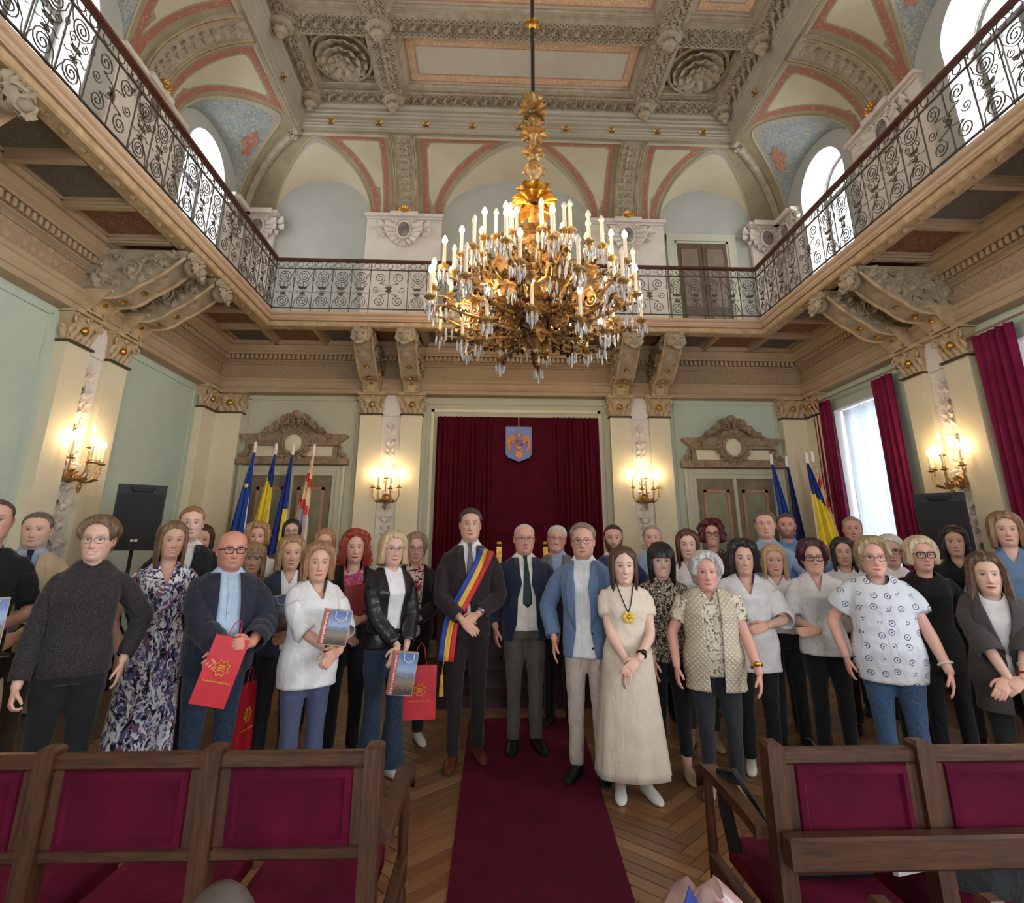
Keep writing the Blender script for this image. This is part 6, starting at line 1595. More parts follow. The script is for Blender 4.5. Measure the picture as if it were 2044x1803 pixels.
def finish(S):
    root = link('person', skin_mesh(S)); tag(root, S['label'], 'person'); root.location = (S['x'], S['y'], S.get('z', 0)); root.rotation_euler = (0, 0, S['rz'])
    k = S['k']; t = S['top']; j = S.get('jacket'); hem = t.get('hem', .84)*k
    me = SOLM[S['sol']['top']]; tb = bvh_of(me)
    nk = t.get('neck', ('crew', .0, .0)); ztop = t.get('z1', 1.432)*k
    if nk[0] == 'v':
        d_, w_ = nk[1], nk[2]; cut_front(me, [(-w_, w_, ztop+.03), (-w_*.92, w_*.92, ztop-.015), (-.004, .004, ztop-d_)])
    elif nk[0] == 'scoop':
        d_, w_ = nk[1], nk[2]; cut_front(me, [(-w_, w_, ztop+.03), (-w_*.97, w_*.97, ztop-d_*.35), (-w_*.75, w_*.75, ztop-d_*.75), (-w_*.3, w_*.3, ztop-d_)])
    if S['bottom']['kind'] == 'dress': pass
    tname = t.get('name', 'blouse'); top = finish_cloth(me, tname, t['m'], root, .004 if nk[0] != 'crew' or S['slv']['top'] else 0, S['slv']['top'], t.get('wr', .0045), S['id'])
    if t.get('collar'):
        m = MB()
        for s in (-1, 1):
            zc = ztop-.005
            P = []
            for u in np.linspace(0, 1, 7):
                a = PI*.5-s*(PI*u); r_ = .060 if S['sex'] == 'f' else .068
                bx_, by_ = r_*math.cos(a), .012+r_*math.sin(a)
                P.append([(bx_, by_, zc+.012-.03*u), (bx_*1.02, by_*1.02, zc+.036-.034*u), (bx_*1.22+s*0, by_*1.2-.004, zc-.002-.045*u)])
            m.grid(P)
        m.build('collar', t['m'], top, 60)
    if t.get('placket'):
        m = MB(); strip_on(tb, [(0, z) for z in np.linspace(ztop-.04, hem+.02, 12)], .022, .004, m)
        for z in np.linspace(ztop-.07, hem+.06, 6):
            h_ = tb.ray_cast(Vector((0, -1.5, z)), Vector((0, 1, 0)))[0]
            if h_ is not None: m.ball((0, h_.y-.006, z), .005, 6)
        m.build('placket', t['m'], top, 60)
    src = tb
    if j:
        jm = SOLM[S['sol']['jacket']]; jb = bvh_of(jm); zt = j.get('z1', 1.428)*k; zb_ = j.get('btn', 1.0)*k; zh = j.get('hem', .80)*k
        op = j.get('open', (.055, .008, .03)); cut_front(jm, [(-op[0], op[0], zt+.04), (-op[0], op[0], zt-.02), (-op[1], op[1], zb_), (-op[2], op[2], zh-.05)])
        jo = finish_cloth(jm, j.get('name', 'jacket'), j['m'], root, .006, S['slv']['jacket'], .004, S['id'])
        if j.get('lapel', True):
            for s in (-1, 1):
                m = MB(); zn = zt-.01; z2 = zn+(zb_-zn)*.38
                strip_on(jb, [(s*(op[0]+.010), zn), (s*(op[0]+.022), (zn+z2)/2), (s*(op[0]+.030-.01), z2), (s*(op[1]+.035), z2+(zb_-z2)*.55), (s*(op[1]+.006), zb_+.01)], [.03, .055, .078, .052, .010], .007, m)
                o_ = m.build('lapel', j['m'], jo, 60); sd = o_.modifiers.new('thickness', 'SOLIDIFY'); sd.thickness = .004
            for q in range(2):
                m = MB(); h_ = jb.ray_cast(Vector((op[1]+.012, -1.5, zb_-.02-q*.10)), Vector((0, 1, 0)))[0]
                if h_ is not None: m.ball((h_.x, h_.y-.004, h_.z), (.009, .005, .009), 8); m.build('button', M_SHOEB, jo)
        src = jb
    if 'tie' in S:
        m = MB(); z0 = ztop-.022; z1_ = z0-.40*k
        strip_on(tb, [(0, z0+.012), (0, z0-.02), (0, z0-.035), (.002, z0-.15), (.004, z0-.30), (.004, z1_+.035), (.004, z1_)], [.040, .034, .026, .05, .07, .078, .004], .010, m)
        o_ = m.build('tie', S['tie'], root, 60); sd = o_.modifiers.new('thickness', 'SOLIDIFY'); sd.thickness = .006
    bt = S['bottom']
    if bt['kind'] == 'trousers':
        finish_cloth(SOLM[S['sol']['trousers']], 'trousers', bt['m'], root, 0, (), .006, S['id'])
    else:
        m = MB(); rings = []; z1_ = bt.get('waist', 1.0); z0 = bt.get('hem', .12); N = 72; a = np.linspace(0, 2*PI, N, endpoint=False)
        base = torso_rings(S, .016, .86, z1_, N); wb = base[-1]; hb = base[0]
        fl = bt.get('flare', .10)
        for r_ in base[::-1]: rings.append(r_)
        for u in np.linspace(.06, 1, 14):
            z = .86*k+(z0*k-.86*k)*u; rp = bt.get('ripple', .02)*u*np.sin(a*7+.6*math.sin(S['id']))+.5*bt.get('ripple', .02)*u*np.sin(a*13+2)
            sc_ = 1+fl*u; rr = hb.copy(); c0 = np.array([0, .0, 0]); ln = np.linalg.norm(rr[:, :2], axis=1)[:, None]
            rr[:, :2] = rr[:, :2]*(sc_+rp[:, None]); rr[:, 2] = z; rings.append(rr)
        m.loft(rings, cap=False); o_ = m.build('skirt', bt['m'], root, 180); sd = o_.modifiers.new('thickness', 'SOLIDIFY'); sd.thickness = .004; sd.offset = -1
    for i in range(2):
        sh = shoe_mb(S['feet'][i], (R(-12), R(12))[i]+S.get('foot', 0), S.get('shoe_s', 1.)*(1.05 if S['sex'] == 'm' else .94)); sh.build('shoe', S.get('shoes', M_SHOEB), root, 50)
    hm = np.array(S['hA']); M4 = Matrix.Translation(S['hc'])@Matrix(hm.tolist()).to_4x4()@Matrix.Scale(S['hk'], 4)
    if S['hstyle'] != 'bald':
        h_ = hair_mb(S); h_.v = [v*np.array([1., 1, 1]) for v in h_.v]; o_ = h_.build('hair', hairmat(S['hair'], S.get('hair2', tuple(int(c*.62) for c in S['hair']))), root, 70); o_.matrix_basis = M4
    if 'glasses' in S:
        g = S['glasses']; o_ = glasses_mb(g[0], g[1], g[2]).build('glasses', g[3], root, 60); o_.matrix_basis = M4
    S['root'] = root; S['bvh'] = src; S['tbvh'] = tb; return root
PEOPLE = []
def person(**S):
    S['id'] = len(PEOPLE)+1; PEOPLE.append(S); S.setdefault('skin', (214, 168, 146)); S.setdefault('pose', ('down', 'down'))
    S.setdefault('rz', math.atan2(S['x']+.416, S['y'])*-1*.9); prep(S); return S
# ================================================================== the forty people
TR_ = lambda m, **k: {'kind': 'trousers', 'm': m, **k}
BLKT = TR_(M_BLK2)
HLD = [  # special wrist targets: (x outward, y, z), finger direction, hand kind
]
blond = (186, 152, 108); dkbr = (52, 36, 30); red = (150, 66, 38); grey = (150, 144, 138)
JN = cloth('navy_suit_cloth', (34, 42, 66), var=.12); JB = cloth('brown_black_suit_cloth', (46, 36, 38), var=.12); JLB = cloth('light_blue_blazer_cloth', (104, 128, 164), var=.12, fine=120)
JG = cloth('grey_tweed_cloth', (118, 112, 104), fine=140, var=.2); JBE = cloth('beige_linen_cloth', (196, 178, 148), var=.08); JCH = cloth('charcoal_wool_cloth', (74, 68, 68), fine=150, var=.16)
LEA = mat('black_leather_jacket', (30, 30, 34), .32, .2, 9, .5, 14, spec=.5)
WH = cloth('white_blouse_cloth', (232, 230, 232)); WH2 = cloth('white_linen_cloth', (226, 224, 222), wr=.6); LBL = cloth('pale_blue_shirt_cloth', (150, 174, 206)); LBL2 = cloth('icy_blue_polo_cloth', (176, 196, 218))
BEI = cloth('beige_knit_cloth', (228, 212, 194), var=.05); BEIS = cloth('beige_linen_skirt_cloth', (214, 200, 182), var=.05, wr=.3)
FLO = printmat('blue_coral_feather_print', (206, 204, 216), [(44, 44, 92), (150, 92, 104), (92, 96, 152), (22, 24, 42), (226, 224, 230)], 7, soft=True, thr=.05, stretch=(1.2, 1.2, .7))
EYEP = printmat('white_print_blouse_cloth', (222, 226, 236), [(58, 64, 98)], 12.5, rings=True)
GEO = printmat('black_gold_geometric_print', (26, 24, 26), [(150, 128, 92), (104, 100, 96), (196, 184, 160)], 46, thr=.25)
SPK = printmat('cream_sprig_print', (226, 216, 196), [(96, 92, 84), (150, 140, 120)], 44, thr=.4)
LEO = printmat('brown_dotted_print', (92, 70, 54), [(196, 176, 150)], 42, thr=.3); FLW = printmat('white_line_flower_print', (226, 214, 204), [(40, 34, 36), (190, 30, 40)], 20, thr=.38)
SHE = cloth('black_dotted_sheer_cloth', (30, 28, 32), fine=120, var=.25, col2=(58, 52, 54))
TIE1 = printmat('navy_white_striped_tie', (30, 36, 66), [(196, 198, 206)], 22, thr=.3, stretch=(.2, .2, 1)); TIE2 = cloth('dark_green_tie_silk', (22, 58, 56), .45, fine=60, var=.3); TIE3 = cloth('grey_tie_silk', (96, 92, 96), .45)
VEST = None
m, n, b = newmat('quilted_beige_nylon'); v = n.coord('Object', (1, 1, 1), (0, R(45), 0))
ch = n.new('TexWave'); ch.bands_direction = 'X'; ch.inputs['Scale'].default_value = 13; n.link(v, ch.inputs['Vector']); ch2 = n.new('TexWave'); ch2.bands_direction = 'Z'; ch2.inputs['Scale'].default_value = 13; n.link(v, ch2.inputs['Vector'])
hh = n.math('MINIMUM', ch.outputs['Fac'], ch2.outputs['Fac']); n.link(n.ramp(hh, [(0, lin((166, 152, 130))), (.16, lin((204, 192, 170)))]), b.inputs['Base Color'])
b.inputs['Roughness'].default_value = .4; n.link(n.bump(hh, .35, .02), b.inputs['Normal']); VEST = m
GT = (1., 2.6, .0015, M_GLT); GD = (1.02, 2.8, .0028, M_GLS); GB = (1.12, 3.6, .0034, M_GLS)
LEAN = ((.19, -.12, .90), (-.2, -.3, -1), 'relax')
C1 = lambda **k: person(**k)
p1 = C1(x=-3.53, y=3.70, H=1.85, sex='m', label='man in a black polo shirt and jeans holding a tablet and a photo-printed bag', hair=(90, 78, 70), hstyle='short', hvol=.006, hairline=.088, skin=(199, 152, 135), top={'m': M_BLK, 'sl': .45, 'hem': .86, 'collar': 1, 'name': 'polo_shirt'}, bottom=TR_(M_DENIM), pose=('holdlow', ((.10, -.22, 1.0), (-.6, -.6, -.4), 'grip')), fat=.4, smile=.3)
C1(x=-3.80, y=4.40, H=1.81, sex='m', label='grey-bearded man in a beige jacket with a striped tie', hair=(112, 104, 98), hstyle='short', hvol=.010, hairline=.082, skin=(220, 176, 154), beard=(168, 158, 148), beardk=.5, top={'m': LBL, 'z1': 1.462, 'collar': 1, 'name': 'shirt'}, jacket={'m': JBE, 'btn': 1.05}, tie=TIE1, bottom=TR_(cloth('brown_trouser_cloth', (70, 58, 48))), pose=('down', 'clasp'), fat=.35, smile=.15, turn=R(-8))
C1(x=-2.82, y=3.62, H=1.744, sex='f', label='short-haired woman in a black sheer dotted blouse with rimless glasses', hair=(126, 98, 70), hair2=(70, 54, 42), hstyle='short', hvol=.026, part=-.03, face=.85, skin=(215, 172, 154), top={'m': SHE, 'sl': .95, 'hem': .84, 'ease': .014, 'e': .016, 'z1': 1.455}, bottom=BLKT, pose=(((.20, -.10, .80), (.05, -.35, -1), 'grip'), 'back'), fat=.42, smile=.9, glasses=GT, rz=R(30), turn=R(-10))
C1(x=-2.72, y=4.25, H=1.740, sex='f', label='woman in a blue and coral feather-print maxi dress', hair=(128, 100, 72), hair2=(84, 62, 46), hstyle='long', hlen=.19, hvol=.018, part=-.015, skin=(206, 160, 137), top={'m': FLO, 'sl': .26, 'hem': .98, 'ease': .022, 'neck': ('v', .15, .06), 'name': 'dress_top'}, bottom={'kind': 'dress', 'm': FLO, 'waist': 1.04, 'hem': .10, 'flare': .25, 'ripple': .04}, pose=(((.20, -.08, .86), (.05, -.3, -1), 'relax'), ((.20, -.05, .84), (0, -.2, -1), 'relax')), smile=1., rz=R(34), turn=R(6), shoes=M_SHOET)
C1(x=-2.86, y=4.76, H=1.88, sex='m', label='tall fair young man in a dark suit with an open white collar', hair=(170, 118, 78), hstyle='short', hvol=.014, part=-.03, skin=(220, 180, 162), top={'m': M_SHIRTW, 'z1': 1.462, 'collar': 1, 'name': 'shirt'}, jacket={'m': cloth('black_suit_cloth', (26, 26, 32))}, bottom=BLKT, smile=.2, hs={'w': .98}, rz=R(28))
C1(x=-3.00, y=5.25, H=1.75, sex='f', label='dark-haired smiling woman peeking out behind the tall fair man', hair=(70, 44, 36), hstyle='long', hlen=.16, hvol=.018, skin=(207, 162, 141), top={'m': WH, 'sl': .5, 'hem': .84}, bottom=BLKT, smile=1.)
p7 = C1(x=-2.15, y=3.95, H=1.670, sex='m', label='bald man in a navy bomber jacket with dark-rimmed glasses', hair=(90, 70, 58), hstyle='bald', skin=(208, 144, 126), beard=(120, 92, 80), beardk=.35, top={'m': LBL2, 'z1': 1.462, 'collar': 1, 'placket': 1, 'hem': .82, 'name': 'polo_shirt'}, jacket={'m': cloth('navy_nylon', (30, 34, 52), .5, wr=.8), 'lapel': False, 'open': (.06, .075, .10), 'hem': .82, 'ease': .028, 'e': .034}, bottom=TR_(M_DDEN), pose=(((.02, -.25, .98), (.6, -.5, -.3), 'grip'), ((.13, -.26, 1.02), (-.6, -.6, .1), 'grip')), fat=.75, smile=.35, glasses=(1., 2.8, .0026, M_GLS), rz=R(34), hk=1.05)
C1(x=-2.70, y=5.72, H=1.791, sex='f', label='woman with short wavy blonde hair at the back by the flags', hair=(190, 146, 98), hstyle='bob', hlen=.06, hvol=.030, curly=.016, skin=(210, 162, 141), top={'m': WH, 'hem': .84}, bottom=BLKT, smile=.5)
C1(x=-2.50, y=5.20, H=1.590, sex='f', label='fringed blonde woman in a brown cardigan behind the bald man', hair=(176, 142, 104), hstyle='long', hlen=.14, hvol=.020, bang=1, skin=(204, 158, 135), top={'m': LEO, 'sl': .9, 'hem': .84}, bottom=BLKT, smile=.6)
C1(x=-2.50, y=6.10, H=1.840, sex='f', label='woman with long straight black hair and a dotted brown dress', hair=(30, 24, 26), hstyle='long', hlen=.24, hvol=.012, part=0., skin=(213, 170, 149), top={'m': LEO, 'sl': .9, 'hem': .84}, bottom=TR_(LEO), smile=.4, glasses=GT)
p11 = C1(x=-2.00, y=4.68, H=1.65, sex='f', label='woman in a slate-blue short-sleeved jacket holding a photo-printed bag', hair=(170, 134, 96), hstyle='bob', hlen=.12, hvol=.024, part=-.03, tuck=0, flare=.01, skin=(210, 164, 141), top={'m': WH, 'hem': .84, 'neck': ('v', .10, .05)}, jacket={'m': cloth('slate_blue_cloth', (50, 58, 78), var=.14), 'sl': .44, 'lapel': False, 'hem': .80, 'open': (.065, .03, .02)}, bottom=BLKT, pose=(((.12, -.20, 1.0), (-.75, -.4, .0), 'grip'), ((.04, -.20, .96), (-.9, -.3, -.2), 'grip')), smile=.6, rz=R(24))
p12 = C1(x=-1.63, y=4.15, H=1.595, sex='f', label='woman in a white blouse and blue-grey trousers holding a photo-printed bag', hair=(166, 122, 82), hair2=(110, 78, 54), hstyle='bob', hlen=.11, hvol=.026, part=.03, tuck=.004, skin=(214, 166, 145), top={'m': WH, 'sl': .58, 'hem': .72, 'ease': .03, 'e': .022, 'flare': .05, 'neck': ('v', .12, .07)}, bottom=TR_(cloth('blue_grey_trouser_cloth', (84, 92, 124), var=.15), flare=.02), pose=(((-.05, -.23, .97), (.5, -.5, -.4), 'grip'), ((.10, -.23, .97), (-.7, -.5, -.1), 'grip')), fat=.45, smile=.4, rz=R(40), turn=R(-16))
C1(x=-1.98, y=5.52, H=1.725, sex='f', label='ginger-blonde woman half hidden in the back row', hair=(196, 140, 96), hstyle='long', hlen=.17, hvol=.016, part=0, skin=(217, 174, 156), top={'m': M_BLK, 'hem': .84}, bottom=BLKT, smile=.3)
p14 = C1(x=-1.56, y=4.95, H=1.70, sex='f', label='woman with a big mane of bright red hair in a black jacket', hair=(164, 62, 34), hair2=(104, 36, 22), hstyle='long', hlen=.14, hvol=.034, curly=.018, flare=.02, tuck=0., part=.01, skin=(219, 170, 153), top={'m': printmat('pink_top_print', (196, 80, 110), [(230, 190, 200), (120, 60, 130)], 26), 'hem': .84, 'neck': ('scoop', .08, .07)}, jacket={'m': M_BLK, 'lapel': False, 'open': (.085, .06, .05)}, bottom=BLKT, pose=('clasp', 'hold'), fat=.3, smile=.4, rz=R(16), lip=(150, 40, 60))
p15 = C1(x=-1.17, y=4.50, H=1.685, sex='f', label='blonde woman in a black leather jacket, white top and flared jeans', hair=(206, 182, 142), hair2=(156, 128, 92), hstyle='bob', hlen=.105, hvol=.022, part=-.03, tuck=0, flare=.012, skin=(215, 172, 153), top={'m': WH, 'hem': .93, 'e': .008}, jacket={'m': LEA, 'open': (.075, .05, .06), 'hem': .86, 'lapel': False, 'ease': .018}, bottom=TR_(M_DDEN, flare=.045), pose=(((.02, -.21, .90), (.45, -.4, -.75), 'relax'), ((.05, -.22, .90), (-.35, -.3, -.85), 'grip')), smile=.55, glasses=GT, rz=R(34), turn=R(-10), shoes=M_SHOEW)
p16 = C1(x=-1.09, y=5.28, H=1.685, sex='f', label='short-haired woman in a black blazer over a red-collared flower shirt', hair=(160, 132, 104), hair2=(104, 84, 66), hstyle='pixie', hvol=.024, bang=0, face=.8, part=.02, skin=(215, 168, 151), top={'m': FLW, 'hem': .84, 'z1': 1.455, 'neck': ('v', .07, .05), 'collar': 1, 'name': 'flower_shirt'}, jacket={'m': M_BLK, 'open': (.08, .06, .06), 'lapel': False}, bottom=BLKT, pose=(((.06, -.20, .95), (-.5, -.3, -.7), 'grip'), ((.02, -.20, .98), (-.8, -.2, -.4), 'relax')), fat=.3, smile=.4, glasses=GT, shoes=M_SHOEW, rz=R(12))
p17 = C1(z=.0045, x=-.58, y=4.80, H=1.875, sex='m', label='tall man in a dark suit wearing a blue, yellow and red sash', hair=(64, 56, 52), hair2=(36, 32, 30), hstyle='short', hvol=.016, part=-.03, hairline=.080, skin=(205, 160, 139), top={'m': M_SHIRTW, 'z1': 1.462, 'collar': 1, 'name': 'shirt'}, jacket={'m': JB, 'btn': 1.06}, tie=TIE3, bottom=TR_(cloth('dark_suit_trouser_cloth', (38, 30, 32))), pose=('clasp', 'clasp2'), smile=.45, rz=R(4), shoes=M_SHOEBR, fy=(-.05, .10), hs={'w': .97})
p18 = C1(z=.0045, x=-0.11, y=5.08, H=1.758, sex='m', label='balding white-haired man in a navy blazer with a dark green tie', hair=(214, 206, 198), hair2=(170, 160, 152), hstyle='short', hvol=.005, hairline=.092, skin=(213, 155, 138), brow=(150, 130, 118), top={'m': cloth('ivory_shirt_cloth', (232, 224, 212)), 'z1': 1.462, 'collar': 1, 'name': 'shirt', 'hem': .86}, jacket={'m': JN, 'btn': .92, 'open': (.06, .085, .14), 'hem': .78}, tie=TIE2, bottom=TR_(cloth('grey_brown_trouser_cloth', (92, 86, 80), var=.15)), pose=('back', 'down'), fat=.6, smile=.35, glasses=(.95, 2.6, .0018, M_GLT), rz=R(4))
C1(z=.0045, x=0.26, y=5.75, H=1.770, sex='m', label='white-haired man with glasses and a grey jacket leaning in behind', hair=(206, 204, 204), hair2=(150, 148, 148), hstyle='short', hvol=.014, part=-.03, hairline=.082, skin=(209, 151, 134), top={'m': LBL, 'z1': 1.462, 'collar': 1, 'name': 'shirt'}, jacket={'m': JG, 'btn': 1.05}, bottom=BLKT, smile=.75, glasses=(.95, 2.6, .0016, M_GLT), tilt=R(8))
p20 = C1(z=.0045, x=0.32, y=4.50, H=1.746, sex='m', label='man in a light blue blazer, white shirt and cream trousers', hair=(142, 122, 106), hair2=(96, 82, 72), hstyle='short', hvol=.022, part=.03, hairline=.090, skin=(208, 156, 137), top={'m': M_SHIRTW, 'z1': 1.462, 'collar': 1, 'placket': 1, 'name': 'shirt', 'hem': .76}, jacket={'m': JLB, 'btn': .95, 'open': (.07, .055, .10), 'hem': .76}, bottom=TR_(cloth('cream_trouser_cloth', (198, 184, 172), wr=.6)), pose=('down', 'down'), smile=.15, glasses=(.95, 2.6, .0018, M_GLT), rz=R(-18), turn=R(6))
C1(x=0.78, y=5.50, H=1.775, sex='m', label='man with cropped dark hair and a full dark beard', hair=(40, 34, 34), hstyle='short', hvol=.007, hairline=.082, skin=(199, 152, 131), beard=(52, 44, 42), beardk=.92, top={'m': WH, 'z1': 1.462, 'collar': 1, 'name': 'shirt'}, jacket={'m': cloth('royal_blue_cloth', (52, 70, 120))}, bottom=TR_(M_BLK2), smile=.3)
p22 = C1(x=.56, y=4.20, H=1.57, sex='f', label='woman in a beige T-shirt and long linen skirt with a yellow flower pendant', hair=(92, 62, 46), hair2=(56, 38, 30), hstyle='long', hlen=.17, hvol=.018, part=-.01, skin=(226, 184, 168), top={'m': BEI, 'sl': .28, 'hem': .90, 'ease': .02, 'e': .012}, bottom={'kind': 'skirt', 'm': BEIS, 'waist': 1.0, 'hem': .135, 'flare': .42, 'ripple': .045}, pose=(((.03, -.21, .90), (.35, -.3, -.8), 'relax'), ((.05, -.235, .935), (-.7, -.35, -.5), 'relax')), fat=.2, smile=.85, shoes=M_SHOEW, rz=R(-6), foot=R(6))
C1(x=1.29, y=5.95, H=1.788, sex='m', label='grey-haired man in a pale shirt in the back row by the door', hair=(170, 160, 152), hstyle='short', hvol=.007, hairline=.086, skin=(216, 166, 151), top={'m': LBL, 'z1': 1.462, 'collar': 1, 'name': 'shirt'}, bottom=BLKT, smile=.15, fat=.2)
p24 = C1(x=.93, y=4.50, H=1.60, sex='f', label='woman with black fringed hair in a gold and black geometric blouse', hair=(26, 20, 24), hstyle='long', hlen=.19, hvol=.020, bang=1, skin=(218, 176, 158), top={'m': GEO, 'sl': .95, 'hem': .80, 'ease': .022, 'e': .016}, bottom=TR_(M_BLK2, crop=.06), pose=(((.13, -.16, .84), (.0, -.35, -1), 'relax'), 'back'), smile=.7, shoes=M_SHOET, rz=R(-10), foot=R(-8))
C1(x=1.37, y=5.12, H=1.72, sex='f', label='woman with long auburn brown hair and a white blouse behind the fringed woman', hair=(92, 52, 40), hstyle='long', hlen=.21, hvol=.020, part=.02, skin=(218, 176, 158), top={'m': WH, 'sl': .9, 'hem': .84, 'neck': ('v', .08, .05)}, bottom=TR_(cloth('brown_grey_trouser_cloth', (78, 70, 62)), crop=.05), smile=.35, shoes=M_SHOET)
C1(x=1.93, y=5.95, H=1.845, sex='f', label='woman with curly dark red hair and dark-rimmed glasses', hair=(104, 32, 34), hair2=(56, 16, 20), hstyle='bob', hlen=.07, hvol=.040, curly=.024, flare=.01, tuck=0., skin=(212, 162, 143), top={'m': printmat('brown_dark_print', (56, 46, 40), [(120, 104, 84)], 40), 'hem': .84, 'neck': ('v', .08, .05)}, bottom=BLKT, smile=.8, glasses=GD)
p27 = C1(x=1.17, y=4.20, H=1.535, sex='f', label='elderly woman with short white hair in a quilted beige vest', hair=(206, 204, 204), hair2=(150, 148, 152), hstyle='pixie', hvol=.030, curly=.010, face=.85, skin=(218, 161, 147), top={'m': SPK, 'sl': .30, 'hem': .80, 'ease': .03, 'neck': ('v', .09, .05)}, jacket={'m': VEST, 'sl': .02, 'open': (.06, .055, .045), 'lapel': False, 'hem': .70, 'e': .034, 'flare': .04, 'name': 'quilted_vest'}, bottom=TR_(cloth('charcoal_trouser_cloth', (46, 48, 56))), pose=('down', ((.24, -.10, .86), (.0, -.3, -1), 'relax')), fat=.7, smile=.15, shoes=M_SHOET, rz=R(-16))
p27['vestsl'] = SPK
p28 = C1(x=1.63, y=4.60, H=1.625, sex='f', label='woman with black wavy hair in a white V-neck tunic', hair=(28, 22, 26), hstyle='bob', hlen=.10, hvol=.034, curly=.014, flare=.012, tuck=0, part=.02, skin=(219, 172, 153), top={'m': WH, 'sl': .6, 'hem': .70, 'ease': .032, 'e': .020, 'flare': .06, 'neck': ('v', .15, .075)}, bottom=BLKT, pose=('down', ((.10, -.20, 1.06), (-.8, -.3, -.2), 'relax')), fat=.5, smile=.95, rz=R(-14), shoes=M_SHOEW)
C1(x=2.27, y=5.46, H=1.915, sex='m', label='tall man with greying dark hair and a pale blue shirt', hair=(70, 60, 56), hair2=(120, 112, 106), hstyle='short', hvol=.016, part=.02, hairline=.080, skin=(215, 166, 149), top={'m': LBL, 'z1': 1.462, 'collar': 1, 'placket': 1, 'sl': .95, 'name': 'shirt'}, bottom=BLKT, smile=.25)
C1(x=2.77, y=6.00, H=1.918, sex='m', label='man with a grizzled beard and cropped hair in a blue shirt beside the yellow flag', hair=(92, 76, 70), hstyle='short', hvol=.005, hairline=.080, skin=(205, 143, 128), beard=(96, 84, 80), beardk=.8, top={'m': cloth('mid_blue_shirt_cloth', (104, 136, 184)), 'z1': 1.462, 'collar': 1, 'sl': .95, 'name': 'shirt'}, bottom=BLKT, smile=.25, fat=.2)
p31 = C1(x=2.12, y=5.08, H=1.590, sex='f', label='blonde woman in a white T-shirt and black trousers with linked arms', hair=(206, 176, 132), hair2=(150, 116, 84), hstyle='long', hlen=.16, hvol=.020, part=-.02, skin=(216, 168, 149), top={'m': WH, 'sl': .32, 'hem': .92, 'neck': ('v', .09, .06)}, bottom=BLKT, pose=(((-.02, -.18, 1.10), (-.9, -.3, .5), 'relax'), ((.02, -.20, 1.08), (-1, -.2, .2), 'relax')), smile=.35, rz=R(-18))
p32 = C1(x=2.22, y=4.62, H=1.630, sex='f', label='woman with short burgundy hair, dark glasses and a white linen shirt', hair=(72, 28, 40), hair2=(40, 16, 24), hstyle='pixie', hvol=.032, face=.82, part=.035, skin=(219, 172, 153), top={'m': WH2, 'sl': .62, 'hem': .80, 'ease': .03, 'e': .018, 'flare': .05, 'neck': ('v', .13, .05), 'collar': 1, 'placket': 0, 'name': 'linen_shirt'}, bottom=BLKT, pose=(((.06, -.21, 1.0), (.9, -.2, -.05), 'flat'), 'back'), smile=.85, glasses=GD, rz=R(-22))
C1(x=3.46, y=5.95, H=1.885, sex='m', label='grey-haired man in the back row in front of the window', hair=(164, 156, 150), hstyle='short', hvol=.010, hairline=.084, skin=(206, 153, 137), top={'m': LBL, 'z1': 1.462, 'collar': 1, 'name': 'shirt'}, bottom=BLKT, smile=.1)
C1(x=2.96, y=5.38, H=1.658, sex='f', label='woman with dark brown wavy hair in a white top in the back row', hair=(54, 34, 30), hstyle='long', hlen=.17, hvol=.022, curly=.008, part=0., skin=(209, 164, 145), top={'m': WH, 'hem': .84, 'neck': ('scoop', .06, .06)}, bottom=BLKT, smile=.5)
p35 = C1(x=2.30, y=4.00, H=1.643, sex='f', label='woman with short blonde hair in a white blouse printed with blue crescents', hair=(176, 152, 116), hair2=(120, 98, 74), hstyle='pixie', hvol=.026, bang=0, face=.8, part=-.02, skin=(218, 167, 151), top={'m': EYEP, 'sl': .34, 'hem': .74, 'ease': .045, 'e': .026, 'flare': .04, 'neck': ('scoop', .06, .07)}, bottom=TR_(M_DENIM, flare=.015), pose=('back', ((.25, -.10, .84), (.0, -.3, -1), 'relax')), fat=.9, smile=.3, glasses=GT, rz=R(-24), hk=1.04)
C1(x=3.07, y=4.88, H=1.675, sex='f', label='white-haired woman with dark-rimmed glasses in the back row', hair=(214, 206, 198), hair2=(170, 160, 150), hstyle='bob', hlen=.08, hvol=.022, part=.03, skin=(215, 168, 151), top={'m': WH, 'hem': .84}, bottom=BLKT, smile=.35, glasses=GD)
p37 = C1(x=3.00, y=4.45, H=1.655, sex='f', label='blonde woman in black with large square glasses', hair=(220, 202, 174), hair2=(176, 150, 118), hstyle='bob', hlen=.07, hvol=.024, part=-.03, tuck=.02, skin=(219, 170, 153), top={'m': M_BLK, 'sl': .95, 'hem': .70, 'neck': ('scoop', .05, .07)}, bottom=BLKT, smile=.2, glasses=GB, rz=R(-24), turn=R(6))
C1(x=3.74, y=4.98, H=1.755, sex='f', label='woman with dark wavy shoulder-length hair beside the loudspeaker', hair=(46, 32, 30), hair2=(26, 18, 18), hstyle='long', hlen=.18, hvol=.022, curly=.010, part=.0, skin=(205, 160, 141), top={'m': M_BLK, 'hem': .84, 'neck': ('v', .08, .05)}, bottom=BLKT, smile=.2)
